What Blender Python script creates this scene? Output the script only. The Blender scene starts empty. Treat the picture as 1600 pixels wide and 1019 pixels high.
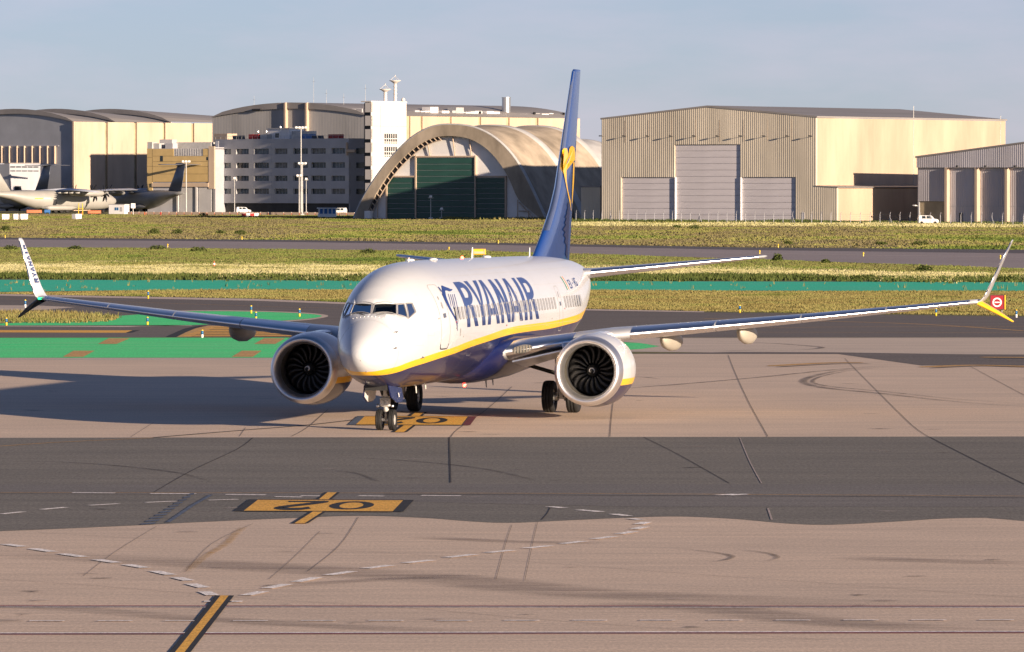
import bpy, bmesh, math, random
import numpy as np
from mathutils import Vector, Matrix

random.seed(7); rng = np.random.default_rng(7)
SC = bpy.context.scene
COL = SC.collection
R = math.radians

# ------------------------------------------------------------------ camera
F_PX = 9042.25          # focal length in pixels of the 1600 px wide photograph
CAM_H = 7.9607          # metres above the apron
TILT = 0.0242365        # radians below the horizontal
cd = bpy.data.cameras.new('camera'); cam = bpy.data.objects.new('camera', cd); COL.objects.link(cam)
cam.location = (0, 0, CAM_H); cam.rotation_euler = (math.pi/2 - TILT, 0, 0)
cd.sensor_width = 36.0; cd.lens = 36.0*F_PX/1600.0; cd.clip_start = 1.0; cd.clip_end = 30000.0
SC.camera = cam
SC.render.resolution_x = 1024; SC.render.resolution_y = 652

# ------------------------------------------------------------------ sky, sun, exposure
SUN_AZ = R(40.0)        # to the right of the line from the scene back to the camera
SUN_EL = R(10.5)
sun_dir = Vector((math.sin(SUN_AZ)*math.cos(SUN_EL), -math.cos(SUN_AZ)*math.cos(SUN_EL), math.sin(SUN_EL)))
world = bpy.data.worlds.new('World'); SC.world = world; world.use_nodes = True
wn = world.node_tree.nodes; wl = world.node_tree.links; wn.clear()
w_out = wn.new('ShaderNodeOutputWorld'); w_bg = wn.new('ShaderNodeBackground')
sky = wn.new('ShaderNodeTexSky'); sky.sky_type = 'NISHITA'; sky.sun_disc = False
sky.sun_elevation = SUN_EL; sky.sun_rotation = math.atan2(sun_dir.x, sun_dir.y)
sky.altitude = 30; sky.air_density = 0.65; sky.dust_density = 0.25; sky.ozone_density = 4.0
w_bg.inputs['Strength'].default_value = 0.052
# thin high cloud laid over the sky
w_tc = wn.new('ShaderNodeTexCoord'); w_mp = wn.new('ShaderNodeMapping'); w_mp.inputs['Scale'].default_value = (9, 9, 34)
w_no = wn.new('ShaderNodeTexNoise'); w_no.inputs['Scale'].default_value = 2.6; w_no.inputs['Detail'].default_value = 7; w_no.inputs['Roughness'].default_value = 0.55
w_rp = wn.new('ShaderNodeValToRGB'); w_rp.color_ramp.elements[0].position = 0.36; w_rp.color_ramp.elements[0].color = (0.62, 0.62, 0.62, 1)
w_rp.color_ramp.elements[1].position = 0.72; w_rp.color_ramp.elements[1].color = (1, 1, 1, 1)
w_mx = wn.new('ShaderNodeMix'); w_mx.data_type = 'RGBA'; w_mx.inputs[7].default_value = (8.0, 6.4, 7.6, 1)
wl.new(w_tc.outputs['Generated'], w_mp.inputs['Vector']); wl.new(w_mp.outputs[0], w_no.inputs['Vector'])
# the veil looks thicker along the long slant path near the horizon
w_sz = wn.new('ShaderNodeSeparateXYZ'); wl.new(w_tc.outputs['Generated'], w_sz.inputs[0])
w_m0 = wn.new('ShaderNodeMath'); w_m0.operation = 'SUBTRACT'; w_m0.use_clamp = True; w_m0.inputs[0].default_value = 1.0; wl.new(w_sz.outputs['Z'], w_m0.inputs[1])
w_m1 = wn.new('ShaderNodeMath'); w_m1.operation = 'POWER'; w_m1.inputs[1].default_value = 2.8; wl.new(w_m0.outputs[0], w_m1.inputs[0])
w_m2 = wn.new('ShaderNodeMath'); w_m2.operation = 'MULTIPLY'; w_m2.inputs[1].default_value = 0.53; wl.new(w_m1.outputs[0], w_m2.inputs[0])
w_m3 = wn.new('ShaderNodeMath'); w_m3.operation = 'MULTIPLY'; wl.new(w_rp.outputs[0], w_m3.inputs[0]); wl.new(w_m2.outputs[0], w_m3.inputs[1])
wl.new(w_no.outputs['Fac'], w_rp.inputs[0]); wl.new(w_m3.outputs[0], w_mx.inputs[0])
wl.new(sky.outputs[0], w_mx.inputs[6]); wl.new(w_mx.outputs[2], w_bg.inputs['Color']); wl.new(w_bg.outputs[0], w_out.inputs[0])
sl = bpy.data.lights.new('sun', 'SUN'); sl.energy = 5.0; sl.angle = R(0.5); sl.color = (1.0, 0.80, 0.605)
sun = bpy.data.objects.new('sun', sl); COL.objects.link(sun); sun.location = (80, -60, 60)
sun.rotation_euler = (-sun_dir).to_track_quat('-Z', 'Y').to_euler()
SC.view_settings.view_transform = 'Standard'; SC.view_settings.look = 'None'
SC.view_settings.gamma = 1.0; SC.view_settings.use_curve_mapping = False; SC.view_settings.exposure = 1.0
SC.render.engine = 'CYCLES'

# ------------------------------------------------------------------ helpers
CT, STT = math.cos(TILT), math.sin(TILT)
def ray(px, py):
    a = (px-800)/F_PX; b = (509.5-py)/F_PX
    return Vector((a, CT + b*STT, -STT + b*CT))
def ground(px, py, z=0.0):
    d = ray(px, py); t = (z-CAM_H)/d.z
    return Vector((d.x*t, d.y*t, z))
def at_depth(px, py, Y):
    d = ray(px, py); t = Y/d.y
    return Vector((d.x*t, Y, CAM_H + d.z*t))
def pz(py, Y):
    return at_depth(800, py, Y).z

def tag(o, label=None, cat=None, group=None, kind=None):
    if label: o['label'] = label
    if cat: o['category'] = cat
    if group: o['group'] = group
    if kind: o['kind'] = kind
    return o
def empty(name, loc=(0, 0, 0), rz=0.0, label=None, cat=None, group=None):
    o = bpy.data.objects.new(name, None); COL.objects.link(o); o.location = loc; o.rotation_euler = (0, 0, rz)
    o.empty_display_size = 0.5
    return tag(o, label, cat, group)
def link(name, mesh, parent=None, loc=None):
    o = bpy.data.objects.new(name, mesh); COL.objects.link(o); o.parent = parent
    if loc is not None: o.location = loc
    return o

class MB:
    """collects faces, builds one mesh object"""
    def __init__(s): s.v = []; s.f = []; s.m = []; s.sm = []; s.mi = 0; s.smooth = False
    def add(s, vs, fs):
        n = len(s.v); s.v.extend([tuple(p) for p in vs])
        for f in fs:
            s.f.append([i+n for i in f]); s.m.append(s.mi); s.sm.append(s.smooth)
        return s
    def poly(s, pts): return s.add(pts, [list(range(len(pts)))])
    def box(s, x0, x1, y0, y1, z0, z1):
        v = [(x, y, z) for z in (z0, z1) for y in (y0, y1) for x in (x0, x1)]
        return s.add(v, [(0,2,3,1),(4,5,7,6),(0,1,5,4),(2,6,7,3),(0,4,6,2),(1,3,7,5)])
    def cbox(s, x0, x1, y0, y1, z0, z1, c=0.02):
        # box with bevelled vertical and horizontal edges (24 verts)
        xs = (x0, x0+c, x1-c, x1); ys = (y0, y0+c, y1-c, y1); zs = (z0, z0+c, z1-c, z1)
        bm = bmesh.new()
        P = []
        for i in (0, 3):
            for j in (1, 2):
                for k in (1, 2): P.append((xs[i], ys[j], zs[k]))
        for j in (0, 3):
            for i in (1, 2):
                for k in (1, 2): P.append((xs[i], ys[j], zs[k]))
        for k in (0, 3):
            for i in (1, 2):
                for j in (1, 2): P.append((xs[i], ys[j], zs[k]))
        for p in P: bm.verts.new(p)
        r = bmesh.ops.convex_hull(bm, input=bm.verts)
        bmesh.ops.dissolve_limit(bm, angle_limit=0.01, verts=bm.verts, edges=bm.edges)
        bm.verts.index_update()
        s.add([v.co for v in bm.verts], [[v.index for v in f.verts] for f in bm.faces]); bm.free()
        return s
    def prism(s, poly, a, b, axis='y'):
        """extrude a closed 2-D polygon along an axis between a and b"""
        n = len(poly)
        def P(p, t):
            return {'x': (t, p[0], p[1]), 'y': (p[0], t, p[1]), 'z': (p[0], p[1], t)}[axis]
        v = [P(p, a) for p in poly] + [P(p, b) for p in poly]
        fs = [list(range(n))[::-1], list(range(n, 2*n))] + [(i, (i+1) % n, n+(i+1) % n, n+i) for i in range(n)]
        return s.add(v, fs)
    def tube(s, p0, p1, r0, r1=None, n=8, cap=True):
        r1 = r0 if r1 is None else r1
        p0 = Vector(p0); p1 = Vector(p1); d = (p1-p0).normalized()
        a = d.orthogonal().normalized(); b = d.cross(a)
        v = []
        for p, r in ((p0, r0), (p1, r1)):
            for i in range(n):
                t = 2*math.pi*i/n; v.append(p + a*math.cos(t)*r + b*math.sin(t)*r)
        fs = [(i, (i+1) % n, n+(i+1) % n, n+i) for i in range(n)]
        if cap: fs += [list(range(n))[::-1], list(range(n, 2*n))]
        return s.add(v, fs)
    def loft(s, rings, closed=True, cap0=False, cap1=False):
        n = len(rings[0]); v = [p for r in rings for p in r]; fs = []
        m = n if closed else n-1
        for k in range(len(rings)-1):
            for i in range(m):
                j = (i+1) % n
                fs.append((k*n+i, k*n+j, (k+1)*n+j, (k+1)*n+i))
        if cap0: fs.append(list(range(n))[::-1])
        if cap1: fs.append([(len(rings)-1)*n+i for i in range(n)])
        return s.add(v, fs)
    def lathe(s, prof, n=32, c=(0, 0, 0), axis='x', cap0=False, cap1=False):
        rings = []
        for (t, r) in prof:
            ring = []
            for i in range(n):
                a = 2*math.pi*i/n; u, w = r*math.cos(a), r*math.sin(a)
                q = {'x': (t, u, w), 'y': (u, t, w), 'z': (u, w, t)}[axis]
                ring.append((c[0]+q[0], c[1]+q[1], c[2]+q[2]))
            rings.append(ring)
        return s.loft(rings, True, cap0, cap1)
    def mesh(s, name, mats, recalc=True):
        me = bpy.data.meshes.new(name); me.from_pydata(s.v, [], s.f); 
        if not isinstance(mats, (list, tuple)): mats = [mats]
        for m in mats: me.materials.append(m)
        me.polygons.foreach_set('material_index', s.m); me.polygons.foreach_set('use_smooth', s.sm)
        if recalc:
            bm = bmesh.new(); bm.from_mesh(me); bmesh.ops.recalc_face_normals(bm, faces=bm.faces); bm.to_mesh(me); bm.free()
        me.update(); return me
    def build(s, name, mats, parent=None, loc=None, recalc=True):
        return link(name, s.mesh(name, mats, recalc), parent, loc)

def copy_tree(o, parent=None):
    c = o.copy(); COL.objects.link(c); c.parent = parent
    for ch in list(o.children): copy_tree(ch, c)
    return c

# ------------------------------------------------------------------ materials
def new_mat(name):
    m = bpy.data.materials.new(name); m.use_nodes = True
    nt = m.node_tree; b = nt.nodes['Principled BSDF']
    return m, nt, b
def N(nt, kind, **kw):
    n = nt.nodes.new(kind)
    for k, v in kw.items():
        if k in n.inputs: n.inputs[k].default_value = v
        else: setattr(n, k, v)
    return n
def surf(name, col, rough=0.6, metal=0.0, var=0.12, scale=0.5, bump=0.0, bscale=20.0, coat=0.0, stretch=(1, 1, 1), col2=None, spec=0.5, detail=5):
    """paint / wall / metal with uneven colour, uneven gloss and fine relief"""
    m, nt, b = new_mat(name)
    tc = N(nt, 'ShaderNodeTexCoord'); mp = N(nt, 'ShaderNodeMapping'); mp.inputs['Scale'].default_value = stretch
    nt.links.new(tc.outputs['Object'], mp.inputs['Vector'])
    no = N(nt, 'ShaderNodeTexNoise', Scale=scale, Detail=detail, Roughness=0.6); nt.links.new(mp.outputs[0], no.inputs['Vector'])
    mx = N(nt, 'ShaderNodeMix', data_type='RGBA')
    c2 = col2 or tuple(max(0.0, c*(1-2.2*var)) for c in col); c1 = tuple(min(1.0, c*(1+var)) for c in col) if not col2 else col
    mx.inputs[6].default_value = (*c2, 1); mx.inputs[7].default_value = (*c1, 1)
    rp = N(nt, 'ShaderNodeMapRange'); rp.inputs['From Min'].default_value = 0.28; rp.inputs['From Max'].default_value = 0.68
    nt.links.new(no.outputs['Fac'], rp.inputs['Value']); nt.links.new(rp.outputs[0], mx.inputs[0]); nt.links.new(mx.outputs[2], b.inputs['Base Color'])
    rr = N(nt, 'ShaderNodeMapRange'); rr.inputs['To Min'].default_value = min(1, rough*1.15+0.02); rr.inputs['To Max'].default_value = max(0.03, rough*0.85)
    nt.links.new(no.outputs['Fac'], rr.inputs['Value']); nt.links.new(rr.outputs[0], b.inputs['Roughness'])
    b.inputs['Metallic'].default_value = metal; b.inputs['Coat Weight'].default_value = coat; b.inputs['Coat Roughness'].default_value = 0.06
    b.inputs['Specular IOR Level'].default_value = spec
    if bump:
        n2 = N(nt, 'ShaderNodeTexNoise', Scale=bscale, Detail=3); nt.links.new(mp.outputs[0], n2.inputs['Vector'])
        bp = N(nt, 'ShaderNodeBump', Strength=bump); bp.inputs['Distance'].default_value = 0.05
        nt.links.new(n2.outputs['Fac'], bp.inputs['Height']); nt.links.new(bp.outputs[0], b.inputs['Normal'])
    return m
def emit(name, col, strength):
    m, nt, b = new_mat(name); b.inputs['Base Color'].default_value = (*col, 1)
    b.inputs['Emission Color'].default_value = (*col, 1); b.inputs['Emission Strength'].default_value = strength
    return m
def ribbed(name, col, period=0.3, axis=0, strength=0.6, rough=0.55, var=0.12, dist=0.06):
    """profiled sheet cladding: the ribs are fine relief"""
    m = surf(name, col, rough, 0, var, 0.12, 0, stretch=(1, 1, 0.25)); nt = m.node_tree; b = nt.nodes['Principled BSDF']
    tc = N(nt, 'ShaderNodeTexCoord'); wv = N(nt, 'ShaderNodeTexWave', wave_type='BANDS', bands_direction=('X', 'Y', 'Z')[axis], Scale=2*math.pi/(20*period)*1.0)
    wv.inputs['Distortion'].default_value = 0.35; wv.inputs['Detail'].default_value = 1.0; wv.inputs['Detail Scale'].default_value = 0.4
    no = N(nt, 'ShaderNodeTexNoise', Scale=3.0, Detail=4)
    nt.links.new(tc.outputs['Object'], wv.inputs['Vector']); nt.links.new(tc.outputs['Object'], no.inputs['Vector'])
    ad = N(nt, 'ShaderNodeMath', operation='MULTIPLY_ADD'); ad.inputs[1].default_value = 0.5
    nt.links.new(no.outputs['Fac'], ad.inputs[0]); nt.links.new(wv.outputs['Fac'], ad.inputs[2])
    bp = N(nt, 'ShaderNodeBump', Strength=strength); bp.inputs['Distance'].default_value = dist
    nt.links.new(ad.outputs[0], bp.inputs['Height']); nt.links.new(bp.outputs[0], b.inputs['Normal'])
    return m

M = {}
M['white_paint'] = surf('white_paint', (0.80, 0.79, 0.77), 0.28, 0, 0.03, 0.8, coat=0.6)
M['white_wall'] = surf('white_wall', (0.80, 0.78, 0.76), 0.7, 0, 0.06, 0.2)
M['tower_white'] = surf('tower_white', (0.60, 0.56, 0.53), 0.7, 0, 0.05, 0.2, stretch=(1, 1, 0.3))
M['cream_wall'] = surf('cream_wall', (0.50, 0.385, 0.285), 0.7, 0, 0.07, 0.25, stretch=(1, 1, 0.3))
M['beige_trim'] = surf('beige_trim', (0.42, 0.34, 0.22), 0.8, 0, 0.1, 0.3)
M['tan_panel'] = surf('tan_panel', (0.50, 0.36, 0.16), 0.6, 0, 0.06, 0.3)
M['grey_panel'] = surf('grey_panel', (0.40, 0.40, 0.43), 0.55, 0, 0.06, 0.2)
M['grey_panel_light'] = surf('grey_panel_light', (0.44, 0.43, 0.43), 0.55, 0, 0.06, 0.2)
M['dark_glass'] = surf('dark_glass', (0.035, 0.05, 0.06), 0.12, 0, 0.3, 0.35, detail=3)
M['glass_mid'] = surf('reflecting_glass', (0.07, 0.10, 0.13), 0.10, 0, 0.3, 0.8, detail=3)
M['glass_blind'] = surf('glass_with_blinds', (0.17, 0.165, 0.15), 0.3, 0, 0.3, 1.2, detail=3)
M['dark'] = surf('dark', (0.02, 0.02, 0.022), 0.6)
M['steel'] = surf('steel', (0.45, 0.45, 0.46), 0.35, 0.9, 0.06, 2.0)
M['galv'] = surf('galvanised_steel', (0.50, 0.49, 0.47), 0.5, 0.3, 0.08, 1.0)
M['chimney_steel'] = surf('chimney_steel', (0.62, 0.60, 0.57), 0.32, 0.85, 0.05, 0.4)
M['roof_grey'] = surf('roof_grey', (0.27, 0.25, 0.24), 0.6, 0, 0.1, 0.1, stretch=(1, 0.2, 1))
M['concrete_shell'] = surf('concrete_shell', (0.40, 0.33, 0.25), 0.85, 0, 0.22, 0.16, 0.4, 6, stretch=(1, 1, 0.5))
M['shell_seam'] = surf('shell_seam', (0.48, 0.47, 0.46), 0.7, 0, 0.1, 0.3)
M['green_door'] = surf('green_door', (0.022, 0.075, 0.060), 0.45, 0, 0.1, 0.2, stretch=(1, 1, 3))
M['door_white'] = surf('door_white', (0.62, 0.58, 0.60), 0.5, 0, 0.07, 0.15, stretch=(0.6, 1, 2))
M['brown_clad'] = ribbed('brown_cladding', (0.64, 0.565, 0.45), 0.55, 0, 0.5, dist=0.07)  # same cladding as the sides, colour lifted because sun only grazes fronts
M['brown_clad_side'] = ribbed('cream_cladding', (0.47, 0.36, 0.26), 0.55, 1, 0.35)  # same cladding, colour lowered for the full sun on the side walls
M['grey_clad'] = ribbed('grey_cladding', (0.46, 0.44, 0.47), 0.5, 0, 0.5, dist=0.08)
M['grey_clad_plain'] = surf('grey_cladding_plain', (0.36, 0.37, 0.40), 0.6, 0, 0.07, 0.12)
M['red_box'] = surf('red_paint', (0.40, 0.03, 0.025), 0.5)
M['orange'] = surf('orange_paint', (0.48, 0.12, 0.03), 0.5)
M['blue_kit'] = surf('blue_paint', (0.04, 0.16, 0.42), 0.5)
M['black_panel'] = surf('black_panel', (0.015, 0.016, 0.02), 0.3)
M['yellow_sign'] = surf('yellow_sign', (0.80, 0.45, 0.02), 0.45, 0, 0.05)
M['red_sign'] = surf('red_sign', (0.30, 0.006, 0.018), 0.4, 0, 0.05)
M['white_sign'] = surf('white_sign', (0.82, 0.80, 0.78), 0.5, 0, 0.03)
M['marker_blue'] = surf('marker_blue', (0.02, 0.14, 0.33), 0.4)
M['marker_yellow'] = surf('marker_yellow', (0.72, 0.50, 0.03), 0.4)
M['van_white'] = surf('van_white', (0.75, 0.74, 0.72), 0.3, 0, 0.04, coat=0.5)
M['tyre'] = surf('tyre', (0.011, 0.0105, 0.0105), 0.75, 0, 0.15, 3, 0.3, 40)

# ground materials
def ground_mat(name, col, dark, grain=14.0, streak=0.5, stain=0.5, rough=0.85, bump=0.25, patch=0.02, warm=None, amp=1.0):
    m, nt, b = new_mat(name)
    tc = N(nt, 'ShaderNodeTexCoord')
    def noise(sc, st, det=6, ro=0.6):
        mp = N(nt, 'ShaderNodeMapping'); mp.inputs['Scale'].default_value = st; nt.links.new(tc.outputs['Object'], mp.inputs['Vector'])
        n = N(nt, 'ShaderNodeTexNoise', Scale=sc, Detail=det, Roughness=ro); nt.links.new(mp.outputs[0], n.inputs['Vector']); return n
    big = noise(patch, (1, 1, 1), 5)
    mid = noise(0.12, (1.0, 0.8, 1), 7, 0.65)
    strk = noise(0.5, (0.10, 0.9, 1), 6, 0.7)      # sweeping and tyre marks along the taxiways
    fine = noise(grain, (1.6, 0.45, 1), 4, 0.85)
    lines = noise(1.0, (0.16, 2.4, 1), 5, 0.75)     # fine sweeping streaks
    mx1 = N(nt, 'ShaderNodeMix', data_type='RGBA'); mx1.inputs[6].default_value = (*dark, 1); mx1.inputs[7].default_value = (*col, 1)
    a = N(nt, 'ShaderNodeMapRange'); a.inputs['From Min'].default_value = 0.34; a.inputs['From Max'].default_value = 0.58; nt.links.new(big.outputs['Fac'], a.inputs['Value'])
    c = N(nt, 'ShaderNodeMapRange'); c.inputs['From Min'].default_value = 0.30; c.inputs['From Max'].default_value = 0.60; nt.links.new(strk.outputs['Fac'], c.inputs['Value'])
    d = N(nt, 'ShaderNodeMapRange'); d.inputs['From Min'].default_value = 0.32; d.inputs['From Max'].default_value = 0.62; nt.links.new(mid.outputs['Fac'], d.inputs['Value'])
    def mix(u, v, w):
        q = N(nt, 'ShaderNodeMix'); q.inputs[0].default_value = w; nt.links.new(u, q.inputs[2]); nt.links.new(v, q.inputs[3]); return q.outputs[0]
    f = mix(mix(a.outputs[0], d.outputs[0], 0.5), c.outputs[0], streak)
    st = N(nt, 'ShaderNodeMapRange'); st.inputs['To Min'].default_value = 1-stain; nt.links.new(f, st.inputs['Value'])
    nt.links.new(st.outputs[0], mx1.inputs[0])
    g = N(nt, 'ShaderNodeMapRange'); g.inputs['From Min'].default_value = 0.33; g.inputs['From Max'].default_value = 0.67
    g.inputs['To Min'].default_value = 1-0.38*amp; g.inputs['To Max'].default_value = 1+0.38*amp; nt.links.new(fine.outputs['Fac'], g.inputs['Value'])
    mu = N(nt, 'ShaderNodeMix', data_type='RGBA', blend_type='MULTIPLY'); mu.inputs[0].default_value = 1.0
    nt.links.new(mx1.outputs[2], mu.inputs[6]); nt.links.new(g.outputs[0], mu.inputs[7])
    g2 = N(nt, 'ShaderNodeMapRange'); g2.inputs['From Min'].default_value = 0.3; g2.inputs['From Max'].default_value = 0.7; g2.inputs['To Min'].default_value = 0.86; g2.inputs['To Max'].default_value = 1.14; nt.links.new(lines.outputs['Fac'], g2.inputs['Value'])
    mu2 = N(nt, 'ShaderNodeMix', data_type='RGBA', blend_type='MULTIPLY'); mu2.inputs[0].default_value = 1.0
    nt.links.new(mu.outputs[2], mu2.inputs[6]); nt.links.new(g2.outputs[0], mu2.inputs[7]); nt.links.new(mu2.outputs[2], b.inputs['Base Color'])
    b.inputs['Roughness'].default_value = rough; b.inputs['Specular IOR Level'].default_value = 0.25
    if bump:
        bp = N(nt, 'ShaderNodeBump', Strength=bump); bp.inputs['Distance'].default_value = 0.01
        nt.links.new(fine.outputs['Fac'], bp.inputs['Height']); nt.links.new(bp.outputs[0], b.inputs['Normal'])
    return m
M['concrete'] = ground_mat('apron_concrete', (0.68, 0.52, 0.395), (0.49, 0.385, 0.305), 9, 0.42, 1.0, amp=0.55)
M['concrete_far'] = ground_mat('strip_concrete', (0.60, 0.485, 0.39), (0.42, 0.345, 0.29), 9, 0.6, 0.9, amp=0.6)
M['asphalt'] = ground_mat('asphalt', (0.205, 0.185, 0.156), (0.122, 0.111, 0.097), 7, 0.55, 0.9, bump=0.4)
M['asphalt_new'] = ground_mat('asphalt_smooth', (0.190, 0.172, 0.156), (0.138, 0.125, 0.115), 9, 0.5, 0.9)
M['asphalt_taxi'] = ground_mat('taxiway_asphalt', (0.165, 0.138, 0.122), (0.105, 0.09, 0.082), 5, 0.6, 0.9)
M['runway'] = ground_mat('runway_asphalt', (0.34, 0.285, 0.28), (0.22, 0.185, 0.18), 3, 0.6, 0.9)
M['runway_far'] = ground_mat('runway_dark_asphalt', (0.13, 0.112, 0.115), (0.085, 0.075, 0.078), 3, 0.6, 0.9)
M['green_paint'] = ground_mat('green_ground_paint', (0.035, 0.74, 0.22), (0.22, 0.60, 0.27), 7, 0.6, 0.8)
M['teal_paint'] = ground_mat('teal_ground_paint', (0.010, 0.55, 0.34), (0.14, 0.46, 0.30), 4, 0.6, 0.7)
M['yellow_line'] = ground_mat('yellow_marking', (0.86, 0.46, 0.075), (0.60, 0.31, 0.07), 10, 0.5, 0.9)
M['yellow_old'] = ground_mat('worn_yellow_marking', (0.62, 0.36, 0.12), (0.42, 0.25, 0.11), 5, 0.7, 1.0)
M['black_line'] = ground_mat('black_marking', (0.030, 0.029, 0.032), (0.018, 0.018, 0.02), 10, 0.5, 0.9)
M['white_line'] = ground_mat('white_marking', (0.90, 0.84, 0.80), (0.66, 0.60, 0.56), 8, 0.6, 0.7)
M['white_worn'] = ground_mat('worn_white_marking', (0.52, 0.44, 0.39), (0.36, 0.29, 0.25), 8, 0.6, 0.9)
M['red_line'] = ground_mat('red_marking', (0.38, 0.10, 0.12), (0.25, 0.08, 0.09), 8, 0.6, 0.8)
M['maroon'] = ground_mat('maroon_marking', (0.16, 0.035, 0.05), (0.09, 0.03, 0.04), 8, 0.6, 0.8)
M['bluegrey'] = ground_mat('blue_grey_marking', (0.11, 0.14, 0.20), (0.06, 0.07, 0.10), 8, 0.6, 0.8)
M['seam'] = ground_mat('joint_filler', (0.17, 0.14, 0.125), (0.10, 0.085, 0.078), 8, 0.6, 0.8)
M['tar'] = ground_mat('tar_seam', (0.060, 0.050, 0.046), (0.03, 0.027, 0.026), 8, 0.6, 0.8)
M['skid'] = ground_mat('rubber_mark', (0.12, 0.10, 0.095), (0.07, 0.06, 0.058), 8, 0.6, 0.8)
M['oil'] = ground_mat('worn_stain', (0.41, 0.335, 0.30), (0.33, 0.275, 0.25), 6, 0.6, 0.9)
M['patch_light'] = ground_mat('repair_concrete', (0.60, 0.48, 0.41), (0.48, 0.385, 0.33), 9, 0.5, 0.8)

def soft_mat(name, col, strength):
    """worn rubber / dirt that fades out at its edges (the mark has its own shape)"""
    m, nt, b = new_mat(name)
    at = N(nt, 'ShaderNodeAttribute', attribute_name='cover'); tc = N(nt, 'ShaderNodeTexCoord'); mp = N(nt, 'ShaderNodeMapping'); mp.inputs['Scale'].default_value = (.25, 1.2, 1)
    no = N(nt, 'ShaderNodeTexNoise', Scale=.8, Detail=6, Roughness=.7); nt.links.new(tc.outputs['Object'], mp.inputs[0]); nt.links.new(mp.outputs[0], no.inputs['Vector'])
    mr = N(nt, 'ShaderNodeMapRange'); mr.inputs['From Min'].default_value = .28; mr.inputs['From Max'].default_value = .62; mr.inputs['To Max'].default_value = strength; nt.links.new(no.outputs['Fac'], mr.inputs['Value'])
    mu = N(nt, 'ShaderNodeMath', operation='MULTIPLY'); nt.links.new(at.outputs['Fac'], mu.inputs[0]); nt.links.new(mr.outputs[0], mu.inputs[1])
    tr = N(nt, 'ShaderNodeBsdfTransparent'); mx = N(nt, 'ShaderNodeMixShader'); b.inputs['Base Color'].default_value = (*col, 1); b.inputs['Roughness'].default_value = .8
    nt.links.new(mu.outputs[0], mx.inputs[0]); nt.links.new(tr.outputs[0], mx.inputs[1]); nt.links.new(b.outputs[0], mx.inputs[2]); nt.links.new(mx.outputs[0], nt.nodes['Material Output'].inputs[0])
    return m
M['soft_pale'] = soft_mat('pale_scuff', (0.55, 0.46, 0.40), 0.5)
M['soft_yellow'] = soft_mat('faded_yellow_paint', (0.55, 0.34, 0.12), 0.6)
M['soft_rubber'] = soft_mat('faded_rubber', (0.075, 0.064, 0.060), 0.7)
M['soft_dirt'] = soft_mat('faded_dirt', (0.22, 0.18, 0.16), 0.45)

def grass_mat(name, cols, scale, ystr=0.7):
    m, nt, b = new_mat(name)
    ge = N(nt, 'ShaderNodeNewGeometry'); mp = N(nt, 'ShaderNodeMapping'); mp.inputs['Scale'].default_value = (1, ystr, 1)
    nt.links.new(ge.outputs['Position'], mp.inputs['Vector'])
    no = N(nt, 'ShaderNodeTexNoise', Scale=scale, Detail=5, Roughness=0.62); nt.links.new(mp.outputs[0], no.inputs['Vector'])
    ad = N(nt, 'ShaderNodeMath', operation='MULTIPLY_ADD'); ad.inputs[1].default_value = 0.07
    nt.links.new(ge.outputs['Random Per Island'], ad.inputs[0]); nt.links.new(no.outputs['Fac'], ad.inputs[2])
    rp = N(nt, 'ShaderNodeValToRGB'); el = rp.color_ramp.elements
    while len(el) < len(cols): el.new(0.5)
    for i, c in enumerate(cols):
        el[i].position = 0.36 + 0.36*i/(len(cols)-1); el[i].color = (*c, 1)
    nt.links.new(ad.outputs[0], rp.inputs[0]); nt.links.new(rp.outputs[0], b.inputs['Base Color'])
    b.inputs['Roughness'].default_value = 0.8; b.inputs['Specular IOR Level'].default_value = 0.15
    return m
GC = [(0.06, 0.095, 0.02), (0.105, 0.15, 0.03), (0.19, 0.195, 0.055), (0.125, 0.11, 0.05), (0.13, 0.175, 0.035), (0.19, 0.18, 0.06), (0.07, 0.105, 0.02)]
M['grass'] = grass_mat('meadow_grass', GC, 0.045)
M['far_grass'] = grass_mat('far_meadow_grass', [(0.07, 0.10, 0.02), (0.115, 0.15, 0.03), (0.22, 0.205, 0.065), (0.12, 0.10, 0.06), (0.175, 0.15, 0.06), (0.15, 0.185, 0.04), (0.075, 0.105, 0.02)], 0.022, 0.40)
M['dry_grass'] = grass_mat('dry_grass', [(0.09, 0.115, 0.024), (0.16, 0.16, 0.045), (0.25, 0.215, 0.08), (0.165, 0.13, 0.045), (0.23, 0.22, 0.075), (0.10, 0.12, 0.03)], 0.07)
M['flower_grass'] = grass_mat('flowering_grass', [(0.14, 0.15, 0.04), (0.33, 0.31, 0.13), (0.48, 0.44, 0.24), (0.29, 0.27, 0.10), (0.16, 0.16, 0.045)], 0.06)
M['bush'] = grass_mat('bush_leaves', [(0.035, 0.055, 0.014), (0.055, 0.075, 0.018), (0.08, 0.10, 0.025), (0.045, 0.065, 0.016)], 0.3)
M['soil'] = ground_mat('meadow_ground', (0.175, 0.155, 0.055), (0.105, 0.105, 0.036), 2.0, 0.5, 0.9, patch=0.03)
M['far_hill'] = surf('far_hill', (0.085, 0.09, 0.085), 0.9, 0, 0.25, 0.02)

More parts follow.
